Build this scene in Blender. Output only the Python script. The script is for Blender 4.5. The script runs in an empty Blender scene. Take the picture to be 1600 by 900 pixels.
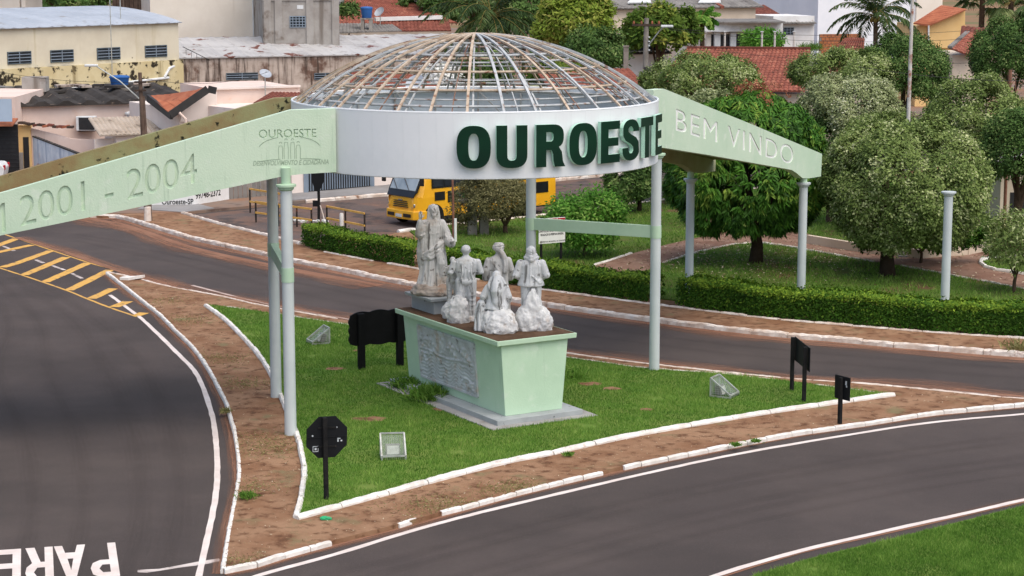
import bpy, bmesh, math, random
import numpy as np
from mathutils import Vector, Matrix, noise as mnoise

# ------------------------------------------------------------------ camera, sky, sun, exposure
S = bpy.context.scene
COL = S.collection
CAM_H = 11.3
FPX = 70 / 36 * 1600
PITCH = math.atan(519 / FPX)
cam = bpy.data.objects.new('camera', bpy.data.cameras.new('camera'))
COL.objects.link(cam)
cam.data.lens = 70
cam.data.sensor_width = 36
cam.data.clip_start = 0.5
cam.data.clip_end = 5000
cam.location = (0, 0, CAM_H)
cam.rotation_euler = (math.pi / 2 - PITCH, 0, 0)
S.camera = cam

SUN_EL, SUN_AZ = math.radians(62), math.radians(140)      # azimuth from +Y towards +X
W = bpy.data.worlds.new('World')
S.world = W
W.use_nodes = True
wn = W.node_tree.nodes
sky = wn.new('ShaderNodeTexSky')
sky.sky_type = 'NISHITA'
sky.sun_disc = False
sky.sun_elevation = SUN_EL
sky.sun_rotation = SUN_AZ
sky.air_density = 1.0
sky.dust_density = 3.0
sky.ozone_density = 0.3
W.node_tree.links.new(sky.outputs[0], wn['Background'].inputs[0])
wn['Background'].inputs[1].default_value = 0.13
sun = bpy.data.objects.new('sun', bpy.data.lights.new('sun', 'SUN'))
COL.objects.link(sun)
sun.data.energy = 1.5
sun.data.angle = math.radians(75)
sun.data.color = (1.0, 0.945, 0.85)
sd = Vector((math.sin(SUN_AZ) * math.cos(SUN_EL), math.cos(SUN_AZ) * math.cos(SUN_EL), math.sin(SUN_EL)))
sun.rotation_euler = sd.to_track_quat('Z', 'Y').to_euler()
sun.location = (20, -20, 40)
S.view_settings.view_transform = 'Standard'
S.view_settings.look = 'None'
S.view_settings.exposure = 0.66
S.view_settings.gamma = 1.0
S.cycles.use_denoising = True
S.cycles.max_bounces = 6
S.cycles.transparent_max_bounces = 12

# ------------------------------------------------------------------ survey helpers (picture point + height -> place in the world)
_c, _s = math.cos(PITCH), math.sin(PITCH)
def _ray(x, y):
    a = (x - 800) / FPX
    b = -(y - 450) / FPX
    return Vector((a, _c + b * _s, -_s + b * _c))
def G(x, y, z=0.0):
    r = _ray(x, y)
    return Vector((0, 0, CAM_H)) + r * ((z - CAM_H) / r.z)
def PY(x, y, Y):
    r = _ray(x, y)
    return Vector((0, 0, CAM_H)) + r * (Y / r.y)
def along(P, d, x):
    """parameter t where the ground line P + t d is seen at column x"""
    k = (x - 800) / FPX * _c          # X / Y ratio is nearly constant up a vertical
    best, bt = 1e9, 0
    for i in range(-400, 4000):
        t = i * 0.01
        X, Y = P[0] + d[0] * t, P[1] + d[1] * t
        # use mid height 6 m
        dep = Y * _c - (6 - CAM_H) * _s
        e = abs(800 + FPX * X / dep - x)
        if e < best:
            best, bt = e, t
    return bt

RNG = np.random.default_rng(7)
random.seed(7)

def hexc(h, k=1.0):
    h = h.lstrip('#')
    o = []
    for i in (0, 2, 4):
        c = int(h[i:i + 2], 16) / 255
        c = c / 12.92 if c <= 0.04045 else ((c + 0.055) / 1.055) ** 2.4
        o.append(c * k)
    return (*o, 1.0)

# ------------------------------------------------------------------ materials
MATS = {}
def mat(name, col, col2=None, scale=3.0, rough=0.75, bump=0.0, bscale=60.0, spec=0.35, metal=0.0,
        stain=None, streak=None, second=None, detail=5.0, contrast=(0.35, 0.65), world=False, coat=0.0):
    """two-tone noise paint with optional blotches (stain), runs down walls (streak): (colour, scale, low, high)"""
    m = bpy.data.materials.new(name)
    m.use_nodes = True
    nt = m.node_tree
    N, L = nt.nodes, nt.links
    bs = N['Principled BSDF']
    bs.inputs['Roughness'].default_value = rough
    bs.inputs['Specular IOR Level'].default_value = spec
    bs.inputs['Metallic'].default_value = metal
    if coat:
        bs.inputs['Coat Weight'].default_value = coat
    geo = N.new('ShaderNodeNewGeometry') if world else N.new('ShaderNodeTexCoord')
    out = geo.outputs['Position'] if world else geo.outputs['Object']
    col = col if not isinstance(col, str) else hexc(col)
    if col2 is None:
        col2 = tuple(c * 0.86 for c in col[:3]) + (1,)
    col2 = col2 if not isinstance(col2, str) else hexc(col2)
    def noise(sc, det=detail, mp=None):
        n = N.new('ShaderNodeTexNoise')
        n.inputs['Scale'].default_value = sc
        n.inputs['Detail'].default_value = det
        n.inputs['Roughness'].default_value = 0.62
        src = out
        if mp:
            k = N.new('ShaderNodeMapping')
            k.inputs['Scale'].default_value = mp
            L.new(out, k.inputs[0])
            src = k.outputs[0]
        L.new(src, n.inputs['Vector'])
        return n.outputs['Fac']
    def ramp(f, lo, hi):
        r = N.new('ShaderNodeMapRange')
        r.interpolation_type = 'SMOOTHSTEP'
        r.inputs[1].default_value = lo
        r.inputs[2].default_value = hi
        L.new(f, r.inputs[0])
        return r.outputs[0]
    def mix(f, a, b):
        x = N.new('ShaderNodeMix')
        x.data_type = 'RGBA'
        L.new(f, x.inputs[0])
        for s, v in ((6, a), (7, b)):
            if isinstance(v, tuple):
                x.inputs[s].default_value = v
            else:
                L.new(v, x.inputs[s])
        return x.outputs[2]
    c = mix(ramp(noise(scale), *contrast), col, col2)
    for st, mp in ((second, None), (stain, None), (streak, (1, 1, 0.07))):
        if st:
            k = st[0] if not isinstance(st[0], str) else hexc(st[0])
            c = mix(ramp(noise(st[1], 7, mp), st[2], st[3]), c, k)
    L.new(c, bs.inputs['Base Color'])
    if bump:
        b = N.new('ShaderNodeBump')
        b.inputs['Strength'].default_value = min(1, bump)
        b.inputs['Distance'].default_value = 0.02 * max(1, bump)
        L.new(noise(bscale, 4), b.inputs['Height'])
        L.new(b.outputs[0], bs.inputs['Normal'])
    MATS[name] = m
    return m

def leaf_mat(name, dark, mid, pale, trans=0.3, rough=0.7):
    """leaf colour follows each leaf's own age (attribute tint, on hedges also height): old dark, mature, new pale growth"""
    m = bpy.data.materials.new(name)
    m.use_nodes = True
    N, L = m.node_tree.nodes, m.node_tree.links
    bs = N['Principled BSDF']
    bs.inputs['Roughness'].default_value = rough
    bs.inputs['Specular IOR Level'].default_value = 0.12
    at = N.new('ShaderNodeAttribute')
    at.attribute_name = 'tint'
    r = N.new('ShaderNodeValToRGB')
    e = r.color_ramp.elements
    e[0].position = 0.0
    e[0].color = hexc(dark)
    e[1].position = 1.0
    e[1].color = hexc(pale)
    k = e.new(0.5)
    k.color = hexc(mid)
    L.new(at.outputs['Fac'], r.inputs[0])
    L.new(r.outputs[0], bs.inputs['Base Color'])
    tr = N.new('ShaderNodeBsdfTranslucent')
    L.new(r.outputs[0], tr.inputs[0])
    mx = N.new('ShaderNodeMixShader')
    mx.inputs[0].default_value = trans
    L.new(bs.outputs[0], mx.inputs[1])
    L.new(tr.outputs[0], mx.inputs[2])
    L.new(mx.outputs[0], N['Material Output'].inputs[0])
    MATS[name] = m
    return m

# ------------------------------------------------------------------ object helpers
def tag(o, label=None, cat=None, group=None, kind=None):
    if label: o['label'] = label
    if cat: o['category'] = cat
    if group: o['group'] = group
    if kind: o['kind'] = kind
    return o
def empty(name, loc=(0, 0, 0), rz=0.0, label=None, cat=None, group=None, kind=None):
    o = bpy.data.objects.new(name, None)
    o.empty_display_size = 0.2
    COL.objects.link(o)
    o.location = loc
    o.rotation_euler = (0, 0, rz)
    return tag(o, label, cat, group, kind)
def link(name, me, parent=None, loc=None, rot=None, scale=None):
    o = bpy.data.objects.new(name, me)
    COL.objects.link(o)
    if parent: o.parent = parent
    if loc is not None: o.location = loc
    if rot is not None: o.rotation_euler = rot
    if scale is not None: o.scale = scale
    return o
def root_origin(p):
    o = Vector((0, 0, 0))
    while p is not None:
        o += Vector(p.location)
        p = p.parent
    return o

class MB:
    """collects boxes, bars, prisms, tubes and lathes into one mesh"""
    def __init__(self):
        self.v, self.f, self.mi, self.k = [], [], [], 0
    def add(self, vs, fs):
        o = len(self.v)
        self.v += [tuple(p) for p in vs]
        self.f += [tuple(i + o for i in q) for q in fs]
        self.mi += [self.k] * len(fs)
        return self
    def box(self, c, s, R=None):
        h = [x / 2 for x in s]
        P = [Vector((a * h[0], b * h[1], d * h[2])) for a in (-1, 1) for b in (-1, 1) for d in (-1, 1)]
        if R is not None: P = [R @ p for p in P]
        c = Vector(c)
        return self.add([c + p for p in P], [(0, 1, 3, 2), (4, 6, 7, 5), (0, 4, 5, 1), (2, 3, 7, 6), (0, 2, 6, 4), (1, 5, 7, 3)])
    def bar(self, a, b, w, h, up=(0, 0, 1)):
        a, b = Vector(a), Vector(b)
        d = (b - a).normalized()
        s = d.cross(Vector(up))
        if s.length < 1e-5: s = d.cross(Vector((1, 0, 0)))
        s.normalize()
        u = s.cross(d)
        vs = []
        for p in (a, b):
            for x, y in ((-1, -1), (1, -1), (1, 1), (-1, 1)):
                vs.append(p + s * (x * w / 2) + u * (y * h / 2))
        return self.add(vs, [(3, 2, 1, 0), (4, 5, 6, 7), (0, 1, 5, 4), (1, 2, 6, 5), (2, 3, 7, 6), (3, 0, 4, 7)])
    def prism(self, base, ext):
        n = len(base)
        ext = Vector(ext)
        B = [Vector(p) for p in base]
        # newell normal to keep faces outward
        nn = Vector((0, 0, 0))
        for i in range(n):
            nn += B[i].cross(B[(i + 1) % n])
        if nn.dot(ext) < 0: B = B[::-1]
        vs = B + [p + ext for p in B]
        fs = [tuple(range(n))[::-1], tuple(range(n, 2 * n))]
        fs += [(i, (i + 1) % n, (i + 1) % n + n, i + n) for i in range(n)]
        return self.add(vs, fs)
    def face(self, pts):
        return self.add(pts, [tuple(range(len(pts)))])
    def cyl(self, a, b, r0, r1=None, n=12, caps=True):
        r1 = r0 if r1 is None else r1
        a, b = Vector(a), Vector(b)
        d = (b - a).normalized()
        s = d.orthogonal().normalized()
        u = d.cross(s)
        vs = []
        for p, r in ((a, r0), (b, r1)):
            for i in range(n):
                t = 2 * math.pi * i / n
                vs.append(p + s * (r * math.cos(t)) + u * (r * math.sin(t)))
        fs = [(i, (i + 1) % n, (i + 1) % n + n, i + n) for i in range(n)]
        if caps: fs += [tuple(range(n))[::-1], tuple(range(n, 2 * n))]
        return self.add(vs, fs)
    def tube(self, pts, r, n=6):
        pts = [Vector(p) for p in pts]
        R = r if isinstance(r, (list, tuple)) else [r] * len(pts)
        vs = []
        prev = None
        for i, p in enumerate(pts):
            d = (pts[min(i + 1, len(pts) - 1)] - pts[max(i - 1, 0)]).normalized()
            s = d.orthogonal().normalized() if prev is None else (prev - d * prev.dot(d)).normalized()
            prev = s
            u = d.cross(s)
            for k in range(n):
                t = 2 * math.pi * k / n
                vs.append(p + s * (R[i] * math.cos(t)) + u * (R[i] * math.sin(t)))
        fs = []
        for i in range(len(pts) - 1):
            for k in range(n):
                fs.append((i * n + k, i * n + (k + 1) % n, (i + 1) * n + (k + 1) % n, (i + 1) * n + k))
        fs += [tuple(range(n))[::-1], tuple(range((len(pts) - 1) * n, len(pts) * n))]
        return self.add(vs, fs)
    def lathe(self, prof, c=(0, 0, 0), n=24):
        c = Vector(c)
        vs = []
        for r, z in prof:
            for i in range(n):
                t = 2 * math.pi * i / n
                vs.append(c + Vector((r * math.cos(t), r * math.sin(t), z)))
        fs = []
        for j in range(len(prof) - 1):
            for i in range(n):
                fs.append((j * n + i, j * n + (i + 1) % n, (j + 1) * n + (i + 1) % n, (j + 1) * n + i))
        fs += [tuple(range(n))[::-1], tuple(range((len(prof) - 1) * n, len(prof) * n))]
        return self.add(vs, fs)
    def mesh(self, name, mats, origin=(0, 0, 0), smooth=False):
        o = Vector(origin)
        me = bpy.data.meshes.new(name)
        me.from_pydata([Vector(p) - o for p in self.v], [], self.f)
        for m in (mats if isinstance(mats, (list, tuple)) else [mats]):
            me.materials.append(MATS[m] if isinstance(m, str) else m)
        if any(self.mi): me.polygons.foreach_set('material_index', self.mi)
        if smooth:
            me.polygons.foreach_set('use_smooth', [True] * len(me.polygons))
            me.set_sharp_from_angle(angle=math.radians(40))
        me.update()
        return me
    def build(self, name, mats, parent=None, local=False, smooth=False, bevel=0.0, origin=None, segs=2):
        if origin is None:
            origin = (0, 0, 0) if (local or parent is None) else root_origin(parent)
        o = link(name, self.mesh(name, mats, origin, smooth), parent)
        if parent is None and any(origin): o.location = origin
        if bevel:
            b = o.modifiers.new('bevel', 'BEVEL')
            b.width = bevel
            b.segments = segs
            b.limit_method = 'ANGLE'
        return o

def copy_tree(o, parent=None):
    c = o.copy()
    COL.objects.link(c)
    c.parent = parent
    for ch in list(o.children):
        copy_tree(ch, c)
    return c

def text_mesh(s, size=1.0, offset=0.0, extrude=0.0, align='CENTER', xscale=1.0, shear=0.0, space=1.0, res=4):
    cu = bpy.data.curves.new('lettering', 'FONT')
    cu.body = s
    cu.size = size
    cu.offset = offset
    cu.extrude = extrude
    cu.align_x = align
    cu.align_y = 'CENTER'
    cu.shear = shear
    cu.space_character = space
    cu.resolution_u = res
    o = bpy.data.objects.new('lettering', cu)
    COL.objects.link(o)
    dg = bpy.context.evaluated_depsgraph_get()
    me = bpy.data.meshes.new_from_object(o.evaluated_get(dg))
    bpy.data.objects.remove(o)
    bpy.data.curves.remove(cu)
    if xscale != 1.0:
        me.transform(Matrix.Diagonal((xscale, 1, 1, 1)))
    return me
def frame(origin, right, up):
    """matrix that lays an x-right / y-up mesh on a plane"""
    r = Vector(right).normalized()
    u = Vector(up)
    u = (u - r * u.dot(r)).normalized()
    n = r.cross(u)
    M = Matrix((r, u, n)).transposed().to_4x4()
    M.translation = Vector(origin)
    return M

def cut(target, cutters):
    """subtract meshes (in the target's space) from a mesh object"""
    for me in cutters:
        c = bpy.data.objects.new('cutter', me)
        COL.objects.link(c)
        md = target.modifiers.new('cut', 'BOOLEAN')
        md.operation = 'DIFFERENCE'
        md.solver = 'EXACT'
        md.object = c
        c.parent = None
        c.matrix_world = target.matrix_world
        bpy.context.view_layer.update()
        dg = bpy.context.evaluated_depsgraph_get()
        new = bpy.data.meshes.new_from_object(target.evaluated_get(dg))
        target.modifiers.remove(md)
        bpy.data.objects.remove(c)
        bb = lambda q: np.ptp(np.array([v.co[:] for v in q.vertices]), axis=0) if len(q.vertices) else np.zeros(3)
        ar = lambda q: sum(f.area for f in q.polygons)
        if len(new.polygons) > 6 and np.allclose(bb(new), bb(target.data), rtol=.01, atol=.01) and .97 < ar(new) / ar(target.data) < 1.3:
            new.name = target.data.name
            target.data = new

def in_poly(x, y, poly):
    ins = np.zeros(len(x), bool)
    n = len(poly)
    j = n - 1
    for i in range(n):
        xi, yi, xj, yj = poly[i][0], poly[i][1], poly[j][0], poly[j][1]
        if yi != yj:
            c = ((yi > y) != (yj > y)) & (x < (xj - xi) * (y - yi) / (yj - yi) + xi)
            ins ^= c
        j = i
    return ins
def scatter(poly, n, rng, avoid=()):
    P = np.array([(p[0], p[1]) for p in poly])
    lo, hi = P.min(0), P.max(0)
    out = np.zeros((0, 2))
    while len(out) < n:
        q = rng.uniform(lo, hi, (n * 2, 2))
        k = in_poly(q[:, 0], q[:, 1], P)
        for a in avoid:
            k &= ~in_poly(q[:, 0], q[:, 1], a)
        out = np.vstack([out, q[k]])
    return out[:n]

def np_mesh(name, V, Fq, tint=None, material=None):
    me = bpy.data.meshes.new(name)
    k = Fq.shape[1]
    me.vertices.add(len(V))
    me.vertices.foreach_set('co', V.astype(np.float32).ravel())
    me.loops.add(Fq.size)
    me.loops.foreach_set('vertex_index', Fq.astype(np.int32).ravel())
    me.polygons.add(len(Fq))
    me.polygons.foreach_set('loop_start', np.arange(0, Fq.size, k, dtype=np.int32))
    me.polygons.foreach_set('loop_total', np.full(len(Fq), k, dtype=np.int32))
    if tint is not None:
        a = me.attributes.new('tint', 'FLOAT', 'POINT')
        a.data.foreach_set('value', tint.astype(np.float32))
    if material: me.materials.append(MATS[material])
    me.update(calc_edges=True)
    return me

def unit(a):
    return a / np.maximum(np.linalg.norm(a, axis=1, keepdims=True), 1e-9)
def leaf_quads(P, D, L, Wd, tint, rng, fold=0.0, N=None):
    """diamond leaves from P along D, blade facing N when given"""
    n = len(P)
    L = np.broadcast_to(L, n)[:, None]
    Wd = np.broadcast_to(Wd, n)[:, None]
    S_ = unit(np.cross(D, rng.normal(size=(n, 3)) if N is None else N))
    mid = P + D * L * 0.45
    V = np.stack([P, mid + S_ * Wd / 2, P + D * L + np.array([0, 0, -1]) * L * fold, mid - S_ * Wd / 2], 1).reshape(-1, 3)
    return V, np.arange(n * 4).reshape(-1, 4), np.repeat(tint, 4)
# ------------------------------------------------------------------ palette
mat('earth', '#815f47', '#97775d', 0.9, 0.95, 0.8, 25, 0.1, second=('#614432', 3.5, 0.48, 0.68), stain=('#787052', 1.1, 0.56, 0.74), world=True)
mat('earth_far', '#8f6c55', '#6d6a4a', 0.08, 0.95, 0.3, 8, 0.1, world=True)
mat('town_ground', '#8b6a55', '#7a7068', 0.25, 0.95, 0.4, 10, 0.1, stain=('#5d4a42', 0.5, 0.55, 0.7), world=True)
mat('asphalt', '#4d4542', '#554c48', 0.35, 0.9, 0.7, 140, 0.2, second=('#463f3c', 0.16, 0.40, 0.68), stain=('#655b55', 26.0, 0.56, 0.74), streak=('#3d3a39', 31.0, 0.60, 0.74), world=True)
mat('old_asphalt', '#5f5450', '#71594d', 0.5, 0.9, 0.6, 60, 0.2, second=('#4a4340', 0.7, 0.5, 0.62), stain=('#8a6a58', 1.7, 0.6, 0.72), world=True)
mat('concrete', '#a3a09c', '#8f8c88', 1.2, 0.9, 0.4, 40, 0.2, stain=('#7d736a', 2.5, 0.58, 0.72))
mat('pavement_concrete', '#8f8d8c', '#7f7c7a', 0.5, 0.92, 0.3, 30, 0.2, world=True)
mat('lawn_soil', '#56752f', '#6b7d3c', 1.4, 0.95, 0.5, 30, 0.1, stain=('#7d6847', 1.0, 0.68, 0.78), world=True)
mat('park_soil', '#4c6629', '#56602e', 0.5, 0.95, 0.5, 30, 0.1, stain=('#66503a', 0.35, 0.53, 0.66), world=True)
mat('path_earth', '#7d5f50', '#8d7262', 0.8, 0.95, 0.4, 30, 0.1, stain=('#654a3d', 2.2, 0.55, 0.7), world=True)
mat('kerb_white', '#e6e2dc', '#d2cbc2', 3.0, 0.85, 0.5, 30, 0.2, stain=('#a98f7c', 3.1, 0.63, 0.76), world=True)
mat('kerb_worn', '#e2d9cf', '#c9b6a6', 2.0, 0.9, 0.6, 25, 0.2, stain=('#8a6650', 2.4, 0.58, 0.72), world=True)
mat('line_white', '#ded3cc', '#cfc2ba', 1.5, 0.85, 0.2, 80, 0.2, stain=('#9c8b84', 5.0, 0.66, 0.8), world=True)
mat('line_worn', '#cfc4bd', '#a39690', 1.5, 0.85, 0.2, 80, 0.2, stain=('#6a6360', 3.0, 0.52, 0.62), world=True)
mat('line_yellow', '#d3a452', '#c79b58', 1.5, 0.85, 0.2, 80, 0.2, stain=('#6b5d50', 4.5, 0.55, 0.68), world=True)
mat('ring_white', '#e0e2e3', '#d7dadb', 0.8, 0.45, 0.0, 60, 0.4, streak=('#c8cbca', 2.2, 0.58, 0.8))
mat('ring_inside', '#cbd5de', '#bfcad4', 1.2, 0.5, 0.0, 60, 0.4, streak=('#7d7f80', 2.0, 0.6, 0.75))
mat('mint', '#bdd6ba', '#b5cfb3', 0.9, 0.7, 0.3, 30, 0.3, second=('#c4d7c0', 2.6, 0.56, 0.72), streak=('#a0bb9f', 6.0, 0.60, 0.80))
mat('mint_fascia', '#c4d5bd', '#bacfb5', 0.6, 0.75, 0.35, 25, 0.3, second=('#ccd8c5', 2.2, 0.56, 0.72), streak=('#a3b9a0', 6.0, 0.58, 0.80), stain=('#5c6a4e', 3.4, 0.735, 0.77))
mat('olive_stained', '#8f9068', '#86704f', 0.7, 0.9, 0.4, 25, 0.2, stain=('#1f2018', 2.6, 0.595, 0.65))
mat('column_grey', '#c3c9c8', '#b8bfbf', 0.9, 0.55, 0.1, 30, 0.4, streak=('#9fa9a7', 4.0, 0.6, 0.8), stain=('#e8e8e4', 6.0, 0.76, 0.79))
mat('olive_pale', '#aeb08f', '#a09d7d', 0.7, 0.9, 0.3, 25, 0.2, stain=('#4c4a3a', 2.6, 0.66, 0.72))  # inner beam of right wing: olive includes that face's shade, spots are stains
mat('mint_band', '#b2cab0', '#a8c2a7', 1.0, 0.7, 0.1, 30, 0.3)
mat('letter_green', '#07301f', '#06281b', 1.0, 0.4, 0, 30, 0.2)
mat('letter_edge', '#b7dcc8', '#a8d0bc', 2.0, 0.5, 0, 30, 0.4)
mat('white_paint', '#e9e9e4', '#dedfd9', 2.0, 0.7, 0.1, 40, 0.3)
mat('steel_grey', '#b8baba', '#a0a4a5', 3.0, 0.6, 0.0, 30, 0.4, metal=0.0, stain=('#7a5540', 3.5, 0.54, 0.66))
mat('rib_tan', '#c2b29f', '#a8947f', 4.0, 0.85, 0.2, 40, 0.2, stain=('#7d5540', 3.0, 0.55, 0.66))
mat('rib_rust', '#8a6a58', '#6e4c3c', 5.0, 0.85, 0.2, 40, 0.3, stain=('#a9aeb0', 3.0, 0.58, 0.68))
mat('statue', '#dfdfde', '#cdcecd', 2.2, 0.6, 0.6, 45, 0.4, second=('#b5a998', 1.6, 0.54, 0.70), stain=('#6b6966', 5.0, 0.60, 0.70), streak=('#7a7976', 11.0, 0.55, 0.66))
mat('statue_old', '#d4d2ce', '#c4c1bc', 2.2, 0.7, 0.6, 45, 0.25, second=('#ae9c8a', 1.5, 0.52, 0.68), stain=('#666059', 5.0, 0.59, 0.70), streak=('#77736e', 11.0, 0.54, 0.66))
mat('rock_white', '#dddcd8', '#c6c5c3', 3.0, 0.8, 1.0, 18, 0.3, second=('#a8988a', 2.2, 0.56, 0.68), stain=('#6f6964', 5.5, 0.62, 0.69))
mat('rock_old', '#ada297', '#96897d', 3.0, 0.9, 1.0, 18, 0.2, second=('#a5846c', 1.8, 0.52, 0.66), stain=('#6d655d', 5.0, 0.60, 0.69))
mat('slab_dirt', '#54402f', '#665040', 2.0, 0.95, 0.5, 25, 0.1, stain=('#4a3a30', 3.0, 0.56, 0.7))
mat('plinth_grey', '#a5a9a9', '#989c9c', 1.5, 0.75, 0.3, 30, 0.3, stain=('#3c3c3a', 2.6, 0.64, 0.7))
mat('relief', '#c4c8ca', '#b0b2b3', 3.0, 0.55, 0.5, 40, 0.5, second=('#b3a79b', 2.5, 0.52, 0.66), stain=('#77726c', 6.0, 0.60, 0.7))
mat('black_paint', '#121213', '#0c0c0d', 3.0, 0.7, 0.2, 40, 0.15)
mat('post_black', '#171718', '#242322', 5.0, 0.85, 0.5, 30, 0.15, streak=('#4a4743', 9.0, 0.6, 0.72))
mat('sign_back', '#101215', '#15171a', 2.0, 0.6, 0.0, 40, 0.2)
mat('sticker', '#c9cfd2', '#9aa2a5', 20.0, 0.6)
mat('galvanised', '#bdbfba', '#a3a49d', 4.0, 0.5, 0.2, 40, 0.5, metal=0.35, stain=('#7d7364', 5.0, 0.6, 0.72))
mat('lamp_glass', '#6f7f6c', '#8a9786', 5.0, 0.25, 0.0, 30, 0.5)
mat('bus_yellow', '#f2b326', '#eaaa22', 0.8, 0.35, 0, 30, 0.5, coat=0.4, streak=('#c99a3e', 4.0, 0.66, 0.85))
mat('bus_black', '#17171a', '#1f1f22', 2.0, 0.35, 0, 30, 0.5)
mat('tyre', '#1b1a19', '#262321', 4.0, 0.9, 0.3, 40, 0.2)
mat('rim_grey', '#8d8a84', '#7b7872', 4.0, 0.5, 0, 30, 0.5, metal=0.4)
mat('glass_dark', '#20262b', '#2b3238', 0.8, 0.08, 0, 30, 0.7)
mat('glass_reflect', '#7e8a92', '#a3adb3', 0.6, 0.08, 0, 30, 0.7)  # windscreen: pale tone paints the reflections into the glass colour
mat('lamp_clear', '#d8d8d0', '#bdbdb6', 6.0, 0.15, 0, 30, 0.6)
mat('chrome', '#c3c4c2', '#a9aaa8', 3.0, 0.25, 0, 30, 0.5, metal=0.8)
mat('red_paint', '#b2202c', '#a51c28', 2.0, 0.5)
mat('blue_paint', '#2d6fb0', '#275f9c', 2.0, 0.5)
mat('green_paint', '#3d8c48', '#357c40', 2.0, 0.5)
mat('guard_yellow', '#dfae57', '#c9974a', 3.0, 0.7, 0.1, 40, 0.3, stain=('#8a5a38', 4.0, 0.6, 0.7))
mat('guard_black', '#25211f', '#352c27', 3.0, 0.8, 0.1, 40, 0.3, stain=('#7a4a33', 4.0, 0.6, 0.7))
mat('bark', '#5a4a3c', '#46392e', 3.0, 0.95, 1.0, 14, 0.1, stain=('#7d7060', 3.0, 0.58, 0.7))
mat('bark_dark', '#3f342b', '#33291f', 3.0, 0.95, 1.0, 14, 0.1)
mat('wall_yellow', '#d2cab5', '#c8bfaa', 0.5, 0.85, 0.2, 10, 0.2, streak=('#b3a680', 1.2, 0.58, 0.78), stain=('#4a4336', 0.9, 0.66, 0.72))
mat('wall_yellow_mould', '#d0c39c', '#c3b389', 0.5, 0.9, 0.2, 10, 0.2, streak=('#8a7b58', 1.0, 0.55, 0.7), stain=('#332d24', 1.3, 0.51, 0.58))
mat('wall_cream', '#e6ddd0', '#ddd3c5', 0.4, 0.85, 0.1, 10, 0.2, streak=('#cfc3b3', 0.8, 0.58, 0.8))
mat('wall_pink', '#dfcabe', '#d6bfb2', 0.6, 0.85, 0.1, 10, 0.2, streak=('#c2a797', 1.6, 0.6, 0.8), stain=('#d9ae93', 0.5, 0.6, 0.75))
mat('wall_pink_pale', '#e6d9d0', '#ded0c6', 0.6, 0.85, 0.1, 10, 0.2, streak=('#cfbdb0', 1.6, 0.6, 0.8))
mat('wall_mould', '#bcaea2', '#9c8c80', 0.9, 0.95, 0.4, 10, 0.1, streak=('#4e423b', 3.5, 0.46, 0.66), stain=('#6d564b', 0.9, 0.50, 0.66))
mat('block_grey', '#a5a09a', '#948e88', 0.8, 0.95, 0.5, 12, 0.1, stain=('#6f6258', 0.6, 0.56, 0.7), streak=('#7a726a', 1.0, 0.56, 0.7))
mat('mural', '#c3ccd6', '#e0e4e8', 1.4, 0.85, 0.1, 10, 0.2, streak=('#9aa7ba', 2.2, 0.55, 0.68), stain=('#cfc4c2', 0.8, 0.56, 0.7))
mat('wall_white', '#e8eaee', '#dee1e6', 0.3, 0.8, 0, 10, 0.2, streak=('#cdd0d4', 0.6, 0.6, 0.8))
mat('wall_painted_white', '#e3e2e0', '#d5d2ce', 0.8, 0.85, 0.1, 10, 0.2, stain=('#a99e94', 1.5, 0.62, 0.72))
mat('wall_orange', '#ecc88d', '#e3bd80', 0.4, 0.85, 0, 10, 0.2)
mat('wall_beige', '#d6c6b2', '#c9b8a3', 0.5, 0.85, 0, 10, 0.2, streak=('#b09d88', 1.0, 0.6, 0.8))
mat('warehouse_blue', '#a7b6c6', '#9dacbd', 0.4, 0.55, 0, 10, 0.4)
mat('brick_orange', '#b4744f', '#9e6242', 2.0, 0.95, 0.4, 10, 0.1)
mat('roof_zinc', '#aab0b8', '#9da3ab', 0.4, 0.5, 0.0, 10, 0.4, stain=('#8c8a88', 0.7, 0.58, 0.7))
mat('roof_rusty', '#b6b4b2', '#a5a3a2', 0.35, 0.6, 0.0, 10, 0.35, stain=('#6b4136', 0.6, 0.60, 0.625), streak=('#8d8884', 0.9, 0.55, 0.7))
mat('roof_fibre', '#84807b', '#6d6965', 0.7, 0.9, 0.3, 10, 0.2, stain=('#4a4642', 0.9, 0.55, 0.68))
mat('roof_fibre_black', '#474340', '#373330', 0.8, 0.95, 0.4, 10, 0.1, stain=('#8a7a6c', 1.6, 0.6, 0.7))
mat('roof_fibre_tan', '#b3a596', '#a39484', 1.2, 0.9, 0.2, 10, 0.2, stain=('#7d7064', 1.2, 0.58, 0.7))
mat('tile_red', '#935848', '#7d4a3d', 1.3, 0.9, 0.3, 10, 0.15, second=('#a8725d', 2.4, 0.54, 0.68), stain=('#4d352c', 1.8, 0.60, 0.71))
mat('tile_dark', '#7d4a3e', '#693d33', 1.3, 0.9, 0.3, 10, 0.15, second=('#95604f', 2.4, 0.54, 0.68), stain=('#43302a', 1.5, 0.57, 0.70))
mat('tile_orange', '#ab6b50', '#9a5b44', 1.3, 0.9, 0.3, 10, 0.15, stain=('#7a4a38', 2.0, 0.6, 0.72))
mat('gutter_dark', '#2f2d2c', '#3a3735', 2.0, 0.7)
mat('timber_dark', '#4a3b32', '#3a2d26', 4.0, 0.9, 0.4, 20)
mat('shutter_and_shade', '#2b2a2b', '#232224', 4.0, 0.6)
mat('window_grey', '#59666e', '#47535b', 2.0, 0.3, 0, 30, 0.5)
mat('gate_grey', '#8592a0', '#7a8794', 1.0, 0.55, 0, 30, 0.4)
mat('tank_blue', '#2a5fa0', '#24528c', 1.0, 0.5, 0, 30, 0.4)
mat('plastic_white', '#d9dbdb', '#c9cbcb', 2.0, 0.5)
mat('pole_concrete', '#8f8880', '#7b746c', 2.0, 0.95, 0.5, 20, 0.1)
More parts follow.
